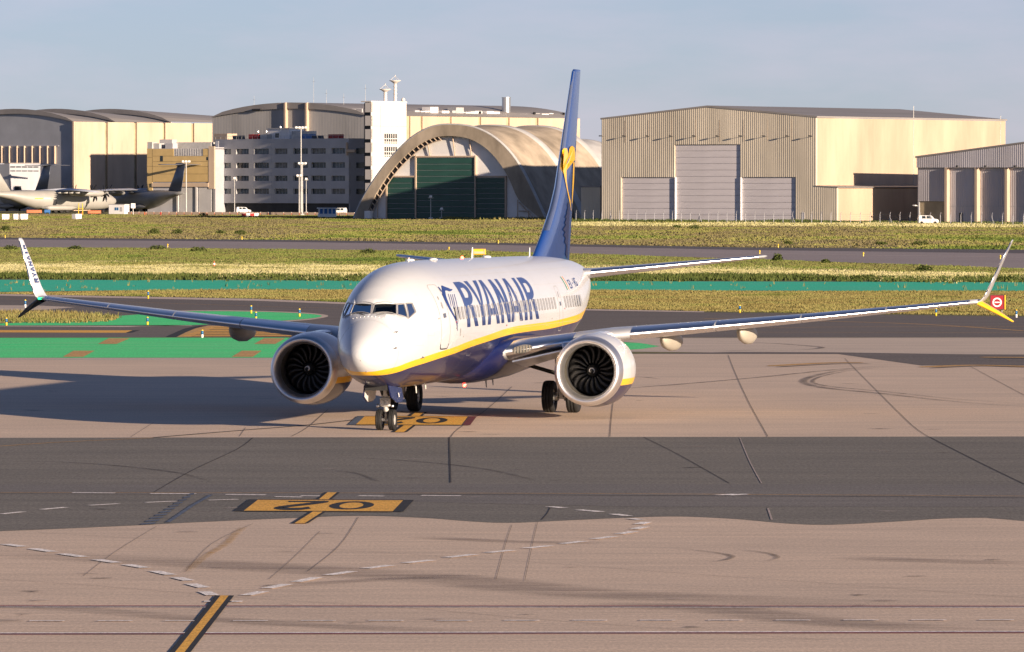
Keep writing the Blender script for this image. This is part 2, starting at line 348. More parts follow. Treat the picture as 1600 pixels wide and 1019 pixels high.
# ================================================================== THE GROUND
# one sheet of meadow ground to the horizon
g = MB(); g.poly([(-9000, -60, 0), (9000, -60, 0), (9000, 16000, 0), (-9000, 16000, 0)])
tag(g.build('ground', M['soil']), kind='structure')
def gp(px, z): return [ground(a, b, z) for a, b in px]
def sheet(name, pts, mat, z, parent=None, px=True):
    b = MB(); P = gp(pts, z) if px else [(p[0], p[1], z) for p in pts]
    bm = bmesh.new(); vs = [bm.verts.new(p) for p in P]; bm.faces.new(vs); bmesh.ops.triangulate(bm, faces=bm.faces)
    bmesh.ops.recalc_face_normals(bm, faces=bm.faces)
    for f in bm.faces:
        if f.normal.z < 0: f.normal_flip()
    me = bpy.data.meshes.new(name); bm.to_mesh(me); bm.free(); me.materials.append(mat)
    o = link(name, me, parent)
    if parent is None: o['kind'] = 'structure'
    return o
def stroke(name, px, w, mat, z, parent=None, taper=False, px_is=True):
    """flat painted line or seam of real width w (m) along points picked on the ground"""
    P = [ground(a, b, z) for a, b in px] if px_is else [Vector((p[0], p[1], z)) for p in px]
    b = MB(); L = []; Rr = []
    for i, p in enumerate(P):
        d = (P[min(i+1, len(P)-1)] - P[max(i-1, 0)]).normalized(); n = Vector((-d.y, d.x, 0))
        k = w/2*(0.25 if taper and i in (0, len(P)-1) else 1.0)
        L.append(p+n*k); Rr.append(p-n*k)
    for i in range(len(P)-1): b.poly([Rr[i], Rr[i+1], L[i+1], L[i]])
    o = b.build(name, mat, parent)
    if parent is None: o['kind'] = 'structure'
    return o
def spline(pts, n=8):
    out = []; P = [Vector((a, b, 0)) for a, b in pts]
    for i in range(len(P)-1):
        p0 = P[max(i-1, 0)]; p1 = P[i]; p2 = P[i+1]; p3 = P[min(i+2, len(P)-1)]
        for k in range(n):
            t = k/n
            q = 0.5*((2*p1) + (p2-p0)*t + (2*p0-5*p1+4*p2-p3)*t*t + (3*p1-p0-3*p2+p3)*t**3)
            out.append((q.x, q.y))
    out.append(pts[-1]); return out

def soft_stroke(name, px, w, mat, z, parent):
    P = [ground(a, b, z) for a, b in px]; V = []; F = []; C = []
    k_ = ((-1, 0), (-.55, .8), (0, 1), (.55, .8), (1, 0)); n = len(P)
    for i, p in enumerate(P):
        d = (P[min(i+1, n-1)] - P[max(i-1, 0)]).normalized(); q = Vector((-d.y, d.x, 0)); e = min(1.0, 3.2*min(i, n-1-i)/(n-1))
        for t, c in k_: V.append(p+q*t*w*.75); C.append(c*e)
    for i in range(n-1):
        for j in range(4): F.append((i*5+j, (i+1)*5+j, (i+1)*5+j+1, i*5+j+1))
    me = bpy.data.meshes.new(name); me.from_pydata(V, [], F); a = me.attributes.new('cover', 'FLOAT', 'POINT'); a.data.foreach_set('value', C); me.materials.append(mat)
    return link(name, me, parent)

apron = sheet('apron', [(-900, 1250), (2500, 1250), (2500, 640), (2200, 571), (1600, 571), (1450, 570), (1310, 553), (1000, 553), (500, 562), (-700, 561)], M['concrete'], 0.004)
asphalt_band = sheet('asphalt_band', [(-700, 684), (0, 684), (1600, 682), (2300, 681)] + [(2300, 822), (1900, 815), (1700, 820), (1600, 814)] +
    spline([(1540, 809), (1480, 810), (1400, 815), (1300, 820), (1230, 818), (1150, 811), (1060, 807), (980, 809), (890, 813), (800, 817), (740, 815), (660, 809), (560, 806), (470, 809), (330, 815), (210, 821), (100, 826), (0, 830)], 5) + [(-300, 838), (-700, 830)], M['asphalt'], 0.008)
sheet('asphalt_strip', [(-700, 757), (330, 757), (700, 756), (1600, 757), (2300, 757), (2300, 792), (1600, 792), (1000, 792), (640, 784), (300, 773), (-700, 766)], M['asphalt_new'], 0.012, asphalt_band)

# tar seams and rubber marks on the apron
SEAM = 0.014
for pts, w in [
    ([(1138, 555), (1150, 585), (1172, 632), (1200, 682)], .07), ([(1320, 560), (1372, 612), (1425, 664), (1452, 683)], .07), ([(1512, 570), (1600, 617), (1700, 668)], .07),
    ([(958, 628), (955, 655), (953, 682)], .07), ([(800, 604), (760, 640), (716, 670), (704, 683)], .07), ([(512, 640), (480, 668), (455, 682)], .07), ([(384, 668), (374, 682)], .05),
    ([(240, 660), (204, 683)], .04), ([(0, 872), (200, 860), (0, 872)], .01),
    ([(0, 905), (150, 915), (400, 935), (640, 950), (850, 968), (1080, 985), (1290, 1000)], .05), ([(60, 832), (330, 848), (560, 861), (800, 876), (1100, 898), (1330, 914), (1600, 934)], .05),
    ([(245, 822), (180, 862), (130, 900)], .03), ([(395, 818), (330, 850), (290, 893)], .03), ([(800, 820), (790, 850), (775, 905)], .03), ([(840, 816), (832, 850), (820, 907)], .03),
    ([(560, 808), (540, 840), (520, 862), (480, 893)], .04), ([(500, 830), (460, 870), (420, 905)], .03)]:
    stroke('joint_seam', spline(pts, 4), w*.34, M['seam'], SEAM, apron)
for pts, w in [([(395, 684), (370, 702), (300, 735), (240, 769)], .07), ([(702, 683), (703, 715), (704, 754)], .10), ([(1006, 683), (1060, 710), (1140, 755)], .06),
               ([(1453, 683), (1540, 727), (1640, 775)], .08), ([(860, 792), (855, 802), (846, 812)], .05), ([(330, 772), (300, 790), (268, 812)], .05)]:
    stroke('joint_seam', spline(pts, 4), w*.45, M['tar'], 0.016, asphalt_band)
for pts, w in [([(1156, 684), (1172, 722), (1190, 755)], .35), ([(1200, 794), (1206, 812)], .5)]:
    stroke('filled_crack', spline(pts, 4), w*.10, M['oil'], 0.016, asphalt_band)
# curved rubber marks left by turning wheels
for pts, w, mt in [
    ([(900, 612), (1040, 602), (1180, 590), (1300, 578), (1390, 571)], .28, 'skid'),
    ([(1390, 573), (1320, 578), (1270, 588), (1256, 597), (1290, 606), (1380, 615), (1500, 628), (1640, 638)], .30, 'skid'),
    ([(1400, 572), (1330, 579), (1284, 588), (1270, 597), (1300, 604), (1385, 612), (1500, 624), (1640, 633)], .16, 'skid'),
    ([(935, 592), (1000, 589), (1030, 592)], .2, 'skid'), ([(1090, 532), (1200, 536), (1260, 540), (1284, 543), (1260, 546), (1180, 549)], .3, 'skid'),
    ([(1120, 549), (1200, 546)], .2, 'skid'), ([(1040, 855), (1110, 862), (1143, 868), (1135, 874), (1110, 878)], .12, 'skid'), ([(1150, 858), (1200, 864), (1215, 871), (1195, 877)], .10, 'skid'),
    ([(0, 720), (120, 723), (220, 731), (285, 740), (330, 753)], .16, 'tar'), ([(520, 735), (560, 740), (592, 753)], .12, 'tar'), ([(520, 714), (640, 720), (760, 733), (845, 753)], .16, 'tar')]:
    soft_stroke('rubber_mark', spline(pts, 6), w, M['soft_rubber'], 0.0185, apron)
for pts, w in [([(-60, 858), (150, 872), (420, 886), (700, 905), (900, 925), (1180, 938), (1620, 955)], 1.5), ([(-60, 945), (100, 950), (250, 962), (520, 978), (800, 990)], .7),
               ([(900, 945), (1100, 950), (1300, 972), (1600, 990)], 1.1), ([(400, 918), (600, 905), (760, 899)], .5), ([(1300, 870), (1450, 876), (1620, 880)], .8), ([(640, 838), (800, 846), (950, 849)], .6)]:
    soft_stroke('worn_track', spline(pts, 6), w*1.25, M['soft_dirt'], 0.0115, apron)
# repaired lanes of paler concrete
# oil drips and small stains
for k in range(70):
    x = random.uniform(-40, 1640); y = random.choice([random.uniform(690, 805), random.uniform(830, 1000), random.uniform(575, 680)]); L_ = random.uniform(6, 40)
    soft_stroke('stain', spline([(x, y), (x+L_*.5, y+random.uniform(-.8, .8)), (x+L_, y+random.uniform(-1.2, 1.2))], 4), random.uniform(.12, .5), M[random.choice(['soft_dirt', 'soft_rubber', 'soft_dirt', 'soft_pale'])], 0.0135+.0001*k, apron)
# thin yellow taxi lines
for pts, w in [([(-300, 769), (0, 769.5), (400, 770), (900, 771), (1600, 775), (2200, 778)], .10), ([(-60, 700), (0, 697), (90, 691), (240, 684)], .12)]:
    stroke('taxi_line', spline(pts, 4), w, M['yellow_old'], 0.017, asphalt_band)
for pts, w in [([(240, 683.5), (380, 672), (480, 664), (560, 655)], .18)]:
    stroke('taxi_line', spline(pts, 4), w, M['skid'], 0.017, apron)
stroke('black_taxi_line', [(600, 772), (900, 773.5), (1400, 776), (1700, 779)], .10, M['black_line'], 0.0175, asphalt_band)
# white dashes: apron boundary
dash_a = [((8,850),(37,854)), ((51,857),(83,862)), ((97,865),(131,870)), ((150,874),(183,879)), ((198,882),(228,887)), ((241,892),(268,898)), ((276,902),(296,907)), ((298,912),(320,918)), ((319,924),(333,930)),
          ((384,930),(411,924)), ((417,919),(449,912.5)), ((463,909),(496,902)), ((512,898.5),(551,892.5)), ((571,888),(611,883)), ((633,879.5),(675,875)), ((698,871),(741,866)), ((762,863.5),(800,859.5)), ((822,856.5),(860,852.5)),
          ((879,849.5),(912,845.5)), ((928,842),(959,838)), ((968,834),(990,830.5)), ((991,826.5),(1008,823)), ((998,819),(1011,815.5)), ((984,810),(1003,812)), ((958,803),(982,806)), ((904,796.5),(940,799.5)), ((858,791.5),(882,793.5)),
          ((3,803),(37,799.5)), ((65,796),(103,792.5)), ((139,789.5),(185,787)), ((228,785),(275,783)), ((325,781.5),(372,780))]
for i, (a, b) in enumerate(dash_a):
    stroke('white_dash', [a, b], (.27 if i < 27 else .2), M['white_line'], 0.0195, apron)
for a, b in [((319, 939.5), (334, 939.5)), ((362, 939.5), (379, 939.5))]:
    stroke('white_dash', [a, b], .30, M['white_line'], 0.0195, apron)
for x0, x1, y in [(113,180,769.6), (235,306,771), (353,415,772.5), (430,472,776), (470,512,774.5), (560,600,774.5), (658,720,774)]:
    stroke('white_dash', [(x0, y), (x1, y+.6)], .26, M['white_line'], 0.0195, asphalt_band)
for x0, x1 in [(1129, 1139), (1147, 1159)]:
    stroke('white_dash', [(x0, 772.5), (x1, 773.0)], .7, M['white_line'], 0.0195, asphalt_band)
# service road lines in front
for y0, y1, mt, w in [(946.5, 945.5, 'red_line', .16), (948.4, 947.4, 'white_line', .13), (991.4, 985.9, 'red_line', .12), (989.6, 984.2, 'white_line', .16)]:
    stroke('road_line', [(-400, y0), (2000, y1+1.5)], w, M[mt], 0.020, apron)
for k in range(20):
    x = -60 + k*106; stroke('white_dash', [(x, 970-.001*x), (x+55, 970-.001*x)], .15, M['white_line'], 0.020, apron)
# guide line, black edged, running towards the camera
def guide(name, pa, pb, wy, wb, parent, zz=0.021):
    A = ground(*pa); B = ground(*pb); d = (B-A).normalized(); n = Vector((-d.y, d.x, 0))
    for k, (o0, o1, mt) in enumerate([(-wy/2-wb, -wy/2, 'black_line'), (-wy/2, wy/2, 'yellow_line'), (wy/2, wy/2+wb, 'black_line')]):
        b = MB(); b.poly([A+n*o0+Vector((0,0,zz)), B+n*o0+Vector((0,0,zz)), B+n*o1+Vector((0,0,zz)), A+n*o1+Vector((0,0,zz))])
        o = b.build('guide_line' if k == 1 else 'guide_line_edge', M[mt], parent)
guide('guide', (351, 932), (250, 1060), .16, .105, apron)
guide('guide', (519, 770.5), (505, 782), .24, .08, asphalt_band)
guide('guide', (497, 800.5), (468, 819), .24, .08, asphalt_band)
guide('guide', (656, 645), (648, 651.5), .30, .10, apron)
guide('guide', (638, 665.5), (624, 676), .30, .10, apron)
soft_stroke('old_guide_line', spline([(385, 822), (372, 830), (352, 850), (325, 866), (305, 881), (285, 897)], 4), .16, M['soft_yellow'], 0.0175, apron)
# torn old marking across the asphalt
for k in range(11):
    t = k/10; x = 300-66*t; y = 772+46*t; w = 5+7*t
    sheet('worn_marking', [(x-w, y-.4), (x+w*.9, y-2.2), (x+w*.6, y+.6), (x-w*1.3, y+2.1)], M['bluegrey'], 0.0205, asphalt_band)
stroke('worn_marking', [(330, 773), (300, 790), (262, 816)], .12, M['bluegrey'], 0.0202, asphalt_band)

# position markings: yellow panel with black digits, read from the aircraft's side
def digit_panel(name, TL, TR, BR, BL, ends, parent, z, with_two=True):
    c = [ground(*p) for p in (TL, TR, BR, BL)]
    def mp(s, t, dz=0.0):                     # s to the right, t away from the camera, both in the photograph's sense
        p = (c[3]*(1-s) + c[2]*s)*(1-t) + (c[0]*(1-s) + c[1]*s)*t
        return (p.x, p.y, z+dz)
    b = MB(); b.poly([mp(0,0), mp(1,0), mp(1,1), mp(0,1)]); pan = b.build('position_marking', M['yellow_line'], parent)
    for s0, s1, mt in ends:
        b = MB(); b.poly([mp(s0,-.04), mp(s1,-.04), mp(s1,1.04), mp(s0,1.04)]); b.build('marking_end', M[mt], pan)
    b = MB(); b.poly([mp(0,-.06), mp(1,-.06), mp(1,-.005), mp(0,-.005)]); b.poly([mp(0,1.005), mp(1,1.005), mp(1,1.06), mp(0,1.06)]); b.build('marking_border', M['black_line'], pan)
    # zero
    n = 40; b = MB(); cx, cy = .685, .5
    for i in range(n):
        a0, a1 = 2*math.pi*i/n, 2*math.pi*(i+1)/n
        def O(a): return mp(cx+.150*math.cos(a), cy+.37*math.sin(a), .003)
        def I(a): return mp(cx+.080*math.cos(a), cy+.27*math.sin(a), .003)
        b.poly([O(a0), O(a1), I(a1), I(a0)])
    b.build('digit_zero', M['black_line'], pan)
    # two (upside down for us)
    path = [(.235, .88), (.44, .86), (.50, .80), (.44, .66), (.33, .50), (.235, .36), (.205, .27), (.235, .19), (.31, .16), (.385, .19), (.43, .27)]
    # widths are given separately so that the flat strokes keep an even weight
    pts = spline(path[1:], 5); b = MB()
    b.poly([mp(.225, .78, .003), mp(.225, .90, .003), mp(.50, .90, .003), mp(.50, .78, .003)])
    sp = spline([(.485, .84), (.43, .70), (.33, .52), (.245, .36), (.215, .26), (.245, .18), (.31, .15), (.375, .18), (.42, .27)], 6)
    Lp = []; Rp = []
    for i, p in enumerate(sp):
        q0 = sp[max(i-1, 0)]; q1 = sp[min(i+1, len(sp)-1)]; dx, dy = (q1[0]-q0[0])*13.5, (q1[1]-q0[1])*3.6; L = math.hypot(dx, dy) or 1
        nx, ny = -dy/L, dx/L; hw = .46
        Lp.append(mp(p[0]+nx*hw/13.5, p[1]+ny*hw*.8/3.6, .006)); Rp.append(mp(p[0]-nx*hw/13.5, p[1]-ny*hw*.8/3.6, .006))
    for i in range(len(sp)-1): b.poly([Rp[i], Rp[i+1], Lp[i+1], Lp[i]])
    b.build('digit_two', M['black_line'], pan)
digit_panel('p', (403, 782.3), (630, 783), (613.5, 800.3), (381, 799.3), [(-.068, 0, 'black_line'), (1.0, 1.072, 'black_line')], asphalt_band, 0.0225)
digit_panel('p', (570, 651.5), (731, 651.8), (721, 664.8), (556, 664.3), [(-.075, 0, 'bluegrey'), (1.0, 1.012, 'tar'), (1.012, 1.085, 'maroon')], apron, 0.0225)

# ---- taxiways, painted green, farther out
sheet('green_band', [(-500, 528), (0, 528), (430, 527.5), (760, 530), (940, 533), (1000, 536), (1030, 541), (1005, 545), (945, 549), (500, 559), (0, 559), (-500, 559)], M['green_paint'], 0.008)
sheet('concrete_edge', [(-500, 559.3), (0, 559.3), (500, 559.3), (945, 549.5), (945, 553), (500, 562.3), (-500, 562.5)], M['patch_light'], 0.009)
gb = bpy.data.objects['green_band']
for P in [[(153, 537.5), (170, 528.5), (203, 528.5), (182, 537.5)], [(98, 557.5), (115, 548), (148, 548), (130, 557.5)], [(397, 537.5), (413, 528.5), (446, 528.5), (430, 537.5)], [(362, 557.5), (378, 548), (409, 548), (395, 557.5)]]:
    sheet('painted_patch', P, M['yellow_old'], 0.014, gb)
strip = sheet('concrete_strip', [(1031, 541), (1000, 536), (945, 532), (900, 528), (2200, 527), (2200, 570), (1450, 569.5), (1310, 552.5), (945, 549.3), (1005, 545)], M['concrete_far'], 0.0045)
sheet('asphalt_patch', [(1000, 552.8), (1310, 553.2), (1440, 571), (2200, 571.5), (2200, 557), (1500, 553.5), (1300, 550.5), (1150, 550)], M['asphalt_taxi'], 0.010)
taxi = sheet('taxiway', [(-500, 452), (0, 462), (400, 470), (534, 475), (919, 485), (1160, 489), (1600, 495), (2200, 502), (2200, 527.5), (1600, 527.2), (900, 527.5), (430, 527), (-500, 527.6)], M['asphalt_taxi'], 0.004)
sheet('taxiway_shoulder', [(-500, 456), (0, 459.5), (400, 467), (534, 472.5), (919, 483), (1100, 486.5), (1100, 488), (919, 485), (534, 475), (400, 470), (0, 462), (-500, 457.5)], M['patch_light'], 0.005)
sheet('concrete_shoulder', [(-400, 477), (0, 477), (60, 477.5), (118, 480), (70, 484), (0, 486), (-400, 487)], M['concrete_far'], 0.008)
isle = sheet('green_island', [(-400, 505), (0, 505.5), (107, 501), (180, 494), (250, 489)] + spline([(290, 486.5), (360, 486.5), (430, 488), (480, 490.5), (503, 493.5), (485, 497.5), (440, 501), (380, 505)], 5) + [(300, 508), (0, 508.5), (-400, 508.5)], M['green_paint'], 0.0095)
sheet('island_kerb', spline([(240, 488), (290, 485.2), (360, 485.0), (430, 486.6), (485, 489.2), (513, 493.5), (490, 499), (440, 503), (380, 506.5)], 5) + spline([(380, 505.3), (440, 501.3), (485, 497.7), (503, 493.5), (480, 490.3), (430, 487.8), (360, 486.3), (290, 486.3), (250, 488.8)], 5), M['concrete_far'], 0.0085)
sheet('island_border', [(-400, 510), (0, 510), (200, 511), (218, 510), (300, 508.5), (300, 509.3), (0, 509), (-400, 509)], M['patch_light'], 0.011)
# yellow hatch on the exit taxiway
sheet('yellow_stripe', [(-300, 515.2), (0, 515.8), (207, 516.2), (196, 520), (0, 519.4), (-300, 519)], M['yellow_line'], 0.010, taxi)
sheet('black_stripe', [(207, 516.2), (219, 515.8), (206, 520), (197, 520)], M['black_line'], 0.010, taxi)
sheet('black_stripe', spline([(312, 508.8), (290, 513), (275, 519), (258, 526.6)], 5) + spline([(275, 526.6), (290, 519.5), (306, 513), (325, 508.8)], 5), M['black_line'], 0.010, taxi)
sheet('yellow_hatch', [(325, 508.8), (450, 511), (470, 526), (276, 526.6), (290, 519.5), (306, 513)], M['yellow_old'], 0.0095, taxi)
for k in range(6):
    y = 510.6+k*2.6; sheet('yellow_bar', [(330-k*8, y), (455, y+.4), (455, y+1.6), (324-k*8, y+1.3)], M['yellow_line'], 0.0125, taxi)
    sheet('black_bar', [(335-k*7, y+1.45), (460, y+1.75), (460, y+2.2), (333-k*7, y+1.9)], M['black_line'], 0.0135, taxi)
for pts, w in [([(1100, 498), (1250, 501), (1400, 505), (1500, 510), (1600, 517)], .35), ([(1180, 512.5), (1300, 511), (1450, 510.5), (1600, 510)], .22), ([(1150, 519), (1400, 519.5), (1600, 520)], .2), ([(0, 467), (200, 472), (420, 479), (530, 482)], .15)]:
    stroke('taxi_line', spline(pts, 5), w, M['yellow_old'], 0.010, taxi)
for pts, w in [([(1200, 571.8), (1290, 567), (1350, 566.5)], .7), ([(1440, 573.5), (1520, 570.5), (1620, 573)], .9), ([(1530, 558), (1620, 558.5)], 1.0)]:
    stroke('worn_yellow', spline(pts, 5), w, M['yellow_old'], 0.0195, apron, True)
    stroke('worn_black', spline([(a+12, b+1.6) for a, b in pts], 5), w*.35, M['black_line'], 0.0205, apron, True)
# teal strip and the runway
sheet('teal_strip', [(-500, 436), (0, 437.2), (800, 439), (1600, 441), (2200, 442.5), (2200, 456), (1600, 455), (920, 453.5), (540, 452.5), (240, 453), (0, 456), (-500, 458)], M['teal_paint'], 0.006)
rw = sheet('runway', [(-500, 369), (0, 372), (440, 376), (760, 380.5), (1160, 388), (1600, 391.5), (2200, 397), (2200, 432), (1600, 420), (1160, 404), (760, 392.5), (440, 389.5), (0, 386), (-500, 382)], M['runway'], 0.006)
sheet('runway_edge', [(-500, 368.2), (0, 371.4), (440, 375.2), (760, 379.6), (1160, 386.8), (1600, 390.4), (2200, 396), (2200, 402), (1600, 396), (1160, 390.5), (760, 382.5), (440, 378), (0, 374), (-500, 371)], M['runway_far'], 0.010, rw)
stroke('runway_line', [(-300, 380), (0, 382.4), (440, 386.4), (760, 388.6), (1160, 395.6), (1600, 402), (2100, 409)], .9, M['white_worn'], 0.011, rw)

# ================================================================== MEADOWS
def inside(px, poly):
    x, y = px[:, 0], px[:, 1]; r = np.zeros(len(px), bool); n = len(poly)
    for i in range(n):
        x0, y0 = poly[i]; x1, y1 = poly[(i+1) % n]
        c = ((y0 > y) != (y1 > y)) & (x < (x1-x0)*(y-y0)/((y1-y0) or 1e-9)+x0); r ^= c
    return r
def meadow(name, poly_px, count, hgt, wid, mat, label, blades=4, dens=None, ragged=0.0):
    P = np.array([tuple(ground(a, b))[:2] for a, b in poly_px]); lo = P.min(0); hi = P.max(0)
    pts = np.zeros((0, 2))
    while len(pts) < count:
        q = lo + rng.random((count*2, 2))*(hi-lo); q = q[inside(q, [tuple(p) for p in P])]
        if dens is not None:
            w = np.sin(q[:, 0]*.11+3*np.sin(q[:, 1]*.021))*np.sin(q[:, 1]*.035+q[:, 0]*.02); q = q[rng.random(len(q)) < 0.65+0.35*w]
        pts = np.vstack([pts, q])
    pts = pts[:count]; n = count
    if ragged: pts[:, 1] += ragged*(np.sin(pts[:, 0]*.11)+.7*np.sin(pts[:, 0]*.29+1.3)+.5*np.sin(pts[:, 0]*.83)+rng.normal(0, .8, n))
    size = hgt*(0.55+0.9*rng.random(n)**1.6)*(1+.35*np.sin(pts[:, 0]*.23)*np.sin(pts[:, 1]*.061))
    ang = rng.random((n, blades))*2*np.pi; off = rng.random((n, blades, 2))-.5
    w = wid*(.6+.8*rng.random((n, blades)))
    bx = pts[:, None, 0]+off[:, :, 0]*wid*4; by = pts[:, None, 1]+off[:, :, 1]*wid*4
    dx = np.cos(ang)*w/2; dy = np.sin(ang)*w/2; h = size[:, None]*(.6+.6*rng.random((n, blades)))
    lx = (rng.random((n, blades))-.5)*h*.8; ly = (rng.random((n, blades))-.5)*h*.8
    V = np.zeros((n, blades, 3, 3))
    V[:, :, 0] = np.stack([bx-dx, by-dy, np.zeros_like(bx)], 2); V[:, :, 1] = np.stack([bx+dx, by+dy, np.zeros_like(bx)], 2)
    V[:, :, 2] = np.stack([bx-dx*.3+lx, by-dy*.3+ly, h], 2)
    nq = n*blades; me = bpy.data.meshes.new(name)
    me.vertices.add(nq*3); me.vertices.foreach_set('co', V.reshape(-1).astype(np.float32))
    me.loops.add(nq*3); me.loops.foreach_set('vertex_index', np.arange(nq*3, dtype=np.int32))
    me.polygons.add(nq); me.polygons.foreach_set('loop_start', np.arange(0, nq*3, 3, dtype=np.int32))
    me.update(calc_edges=True); me.materials.append(mat)
    o = link(name, me); tag(o, label, 'grass', None, 'stuff'); return o
meadow('dry_grass', [(-150, 460), (0, 458), (240, 454), (540, 453.5), (920, 454.5), (1760, 456.5), (1760, 493), (1600, 493.5), (1160, 487.5), (919, 482.5), (534, 472), (400, 466.5), (0, 459.4), (-150, 461)], 80000, .10, .08, M['dry_grass'], 'dry yellow grass strip between the grey taxiway and the teal strip')
meadow('verge_grass', [(-120, 490), (20, 487), (110, 489), (190, 496), (170, 503), (110, 505.5), (0, 505), (-120, 504.5)], 2200, .22, .06, M['dry_grass'], 'tall dry grass tuft at the left edge of the green painted island')
meadow('flower_meadow', [(-150, 412), (0, 413), (500, 414), (900, 417), (1750, 430), (1750, 436), (1600, 434), (900, 430), (0, 430), (-150, 430)], 70000, .14, .13, M['flower_grass'], 'pale flowering meadow band just beyond the teal strip', dens=1, ragged=9.0)
meadow('edge_grass', [(-150, 429), (0, 430), (900, 430), (1600, 433.5), (1750, 434), (1750, 441), (1600, 440.6), (800, 438.7), (0, 436.8), (-150, 436.4)], 9000, .27, .16, M['bush'], 'dark green weeds along the far edge of the teal strip', dens=1, ragged=2.5)
meadow('meadow_grass', [(-150, 386), (0, 387), (440, 390.5), (760, 393.5), (1160, 405.5), (1700, 424), (1700, 430), (900, 418), (500, 415), (0, 414), (-150, 413)], 90000, .15, .16, M['grass'], 'rough green meadow between the teal strip and the runway', dens=1)
meadow('far_grass', [(-150, 334), (560, 337), (900, 344), (1750, 350), (1750, 392), (1600, 390.2), (1160, 386.4), (760, 379.2), (440, 374.8), (0, 371), (-150, 370)], 120000, .18, .32, M['far_grass'], 'far meadow between the runway and the hangars', dens=1)
meadow('far_flowers', [(880, 349), (1300, 349.5), (1750, 351.5), (1750, 357), (1300, 354.5), (880, 354)], 12000, .32, .35, M['flower_grass'], 'yellow flowering strip in front of the fence on the right')

meadow('strip_weeds', [(-150, 438.5), (900, 440), (1700, 443), (1700, 454), (900, 452.5), (0, 455), (-150, 456)], 170, .32, .06, M['dry_grass'], 'thin dry weeds growing through the teal strip', dens=1)
def leaf_clump(name, c, rx, ry, h, n, mat, leaf=0.25):
    b = MB(); c = Vector(c)
    for i in range(n):
        a = random.random()*2*math.pi; r = random.random()**.5; zz = random.random()
        k = (1-zz**2)**.5 if zz < 1 else 0
        p = Vector((c.x+math.cos(a)*r*rx*(.35+.65*k), c.y+math.sin(a)*r*ry*(.35+.65*k), .05+zz*h*(.7+.3*random.random())))
        d1 = Vector((random.uniform(-1, 1), random.uniform(-1, 1), random.uniform(-.6, .9))).normalized()*leaf*(.5+random.random())
        d2 = d1.cross(Vector((random.uniform(-1, 1), random.uniform(-1, 1), random.uniform(-1, 1)))).normalized()*leaf*.5
        b.poly([p, p+d1*.5+d2, p+d1, p+d1*.5-d2])
    return b.build(name, mat, recalc=False)
def stems(b, c, rx, n, h):
    for i in range(n):
        a = 2*math.pi*i/n; b.tube((c.x, c.y, 0), (c.x+math.cos(a)*rx*.5, c.y+math.sin(a)*rx*.4, h*.6), .05, .02, 5)
BUSHES = [(318, 340, 9, 7, 'low dark bush in front of the grey office at its left end'), (247, 391, 16, 7, 'dark runway-side shrub beyond the left winglet, widest of its row'), (277, 366, 9, 8, 'round dark shrub behind the runway, right of the widest one'),
          (240, 366, 11, 8, 'broad dark shrub behind the runway near the left third'), (345, 366, 9, 6, 'small dark shrub behind the runway, between two broader ones'), (375, 367, 10, 7, 'dark shrub behind the runway under the office doors'),
          (8, 361, 8, 8, 'dark shrub at the far left edge behind the runway'), (310, 394.5, 15, 8, 'tall bushy weed clump on the near runway edge'), (575, 397, 14, 7, 'bushy weed clump on the runway edge left of the tailplane tip'),
          (1058, 357, 8, 5, 'small dark bush right of the tail fin near the fence'), (1085, 358, 14, 6, 'low dark bush in front of the left pale hangar door'), (1232, 383, 9, 6, 'dark shrub behind the runway in front of the cream hangar'),
          (1376, 383, 13, 5, 'flat dark shrub behind the runway, left of a broader pair'), (1438, 384, 17, 7, 'broad dark shrub behind the runway at the right'), (1444, 425, 14, 10, 'bushy grey-green shrub in the meadow above the right wing'),
          (1345, 438, 20, 7, 'dark weed clump on the teal strip edge right of centre'), (1300, 438, 14, 6, 'dark weed clump on the teal strip edge, left of a larger one'), (1265, 438, 16, 5, 'flat dark weed clump on the teal strip edge nearest the tailplane'),
          (1575, 439, 18, 6, 'dark weed clump on the teal strip edge behind the right winglet'), (118, 390.5, 12, 6, 'bushy weed clump on the runway edge beside the left winglet'), (16, 391, 12, 7, 'bushy weed clump on the runway edge at the far left'), (1215, 409, 10, 11, 'tall thin weeds at the tailplane tip'), (1290, 412, 8, 6, 'small weed clump at the runway edge right of the tailplane tip')]
for px, py, wpx, hpx, lab in BUSHES:
    p = ground(px, py); sc = p.y/F_PX
    root = empty('shrub', (p.x, p.y, 0), 0, lab, 'shrub', 'shrubs and weed clumps in the meadow')
    o = leaf_clump('foliage', (0, 0, 0), wpx*sc, wpx*sc*.8, hpx*sc, 260, M['bush'], .13*hpx*sc+.10); o.parent = root
    b = MB(); stems(b, Vector((0, 0, 0)), wpx*sc, 5, hpx*sc); b.build('stem', M['bush'], root)

# ================================================================== BUILDINGS
CAMV = Vector((0, 0, CAM_H))
class Bld:
    """local x runs left to right along the front, local y runs back along the lit side wall; origin = near corner"""
    def __init__(s, name, corner, beta, label, cat='building', group=None):
        s.C = Vector((corner[0], corner[1], 0)); s.b = beta
        s.ex = Vector((math.cos(beta), -math.sin(beta), 0)); s.ey = Vector((math.sin(beta), math.cos(beta), 0))
        s.o = empty(name, s.C, -beta, label, cat, group)
    def f(s, px, py, y=0.0):      # point of the front plane seen at a picture position -> (x, z)
        d = ray(px, py); t = (y + (s.C-CAMV).dot(s.ey))/d.dot(s.ey); P = CAMV + d*t
        return (P-s.C).dot(s.ex), P.z
    def s_(s, px, py, x=0.0):     # the same for the side plane -> (y, z)
        d = ray(px, py); t = (x + (s.C-CAMV).dot(s.ex))/d.dot(s.ex); P = CAMV + d*t
        return (P-s.C).dot(s.ey), P.z
BETA = R(40)
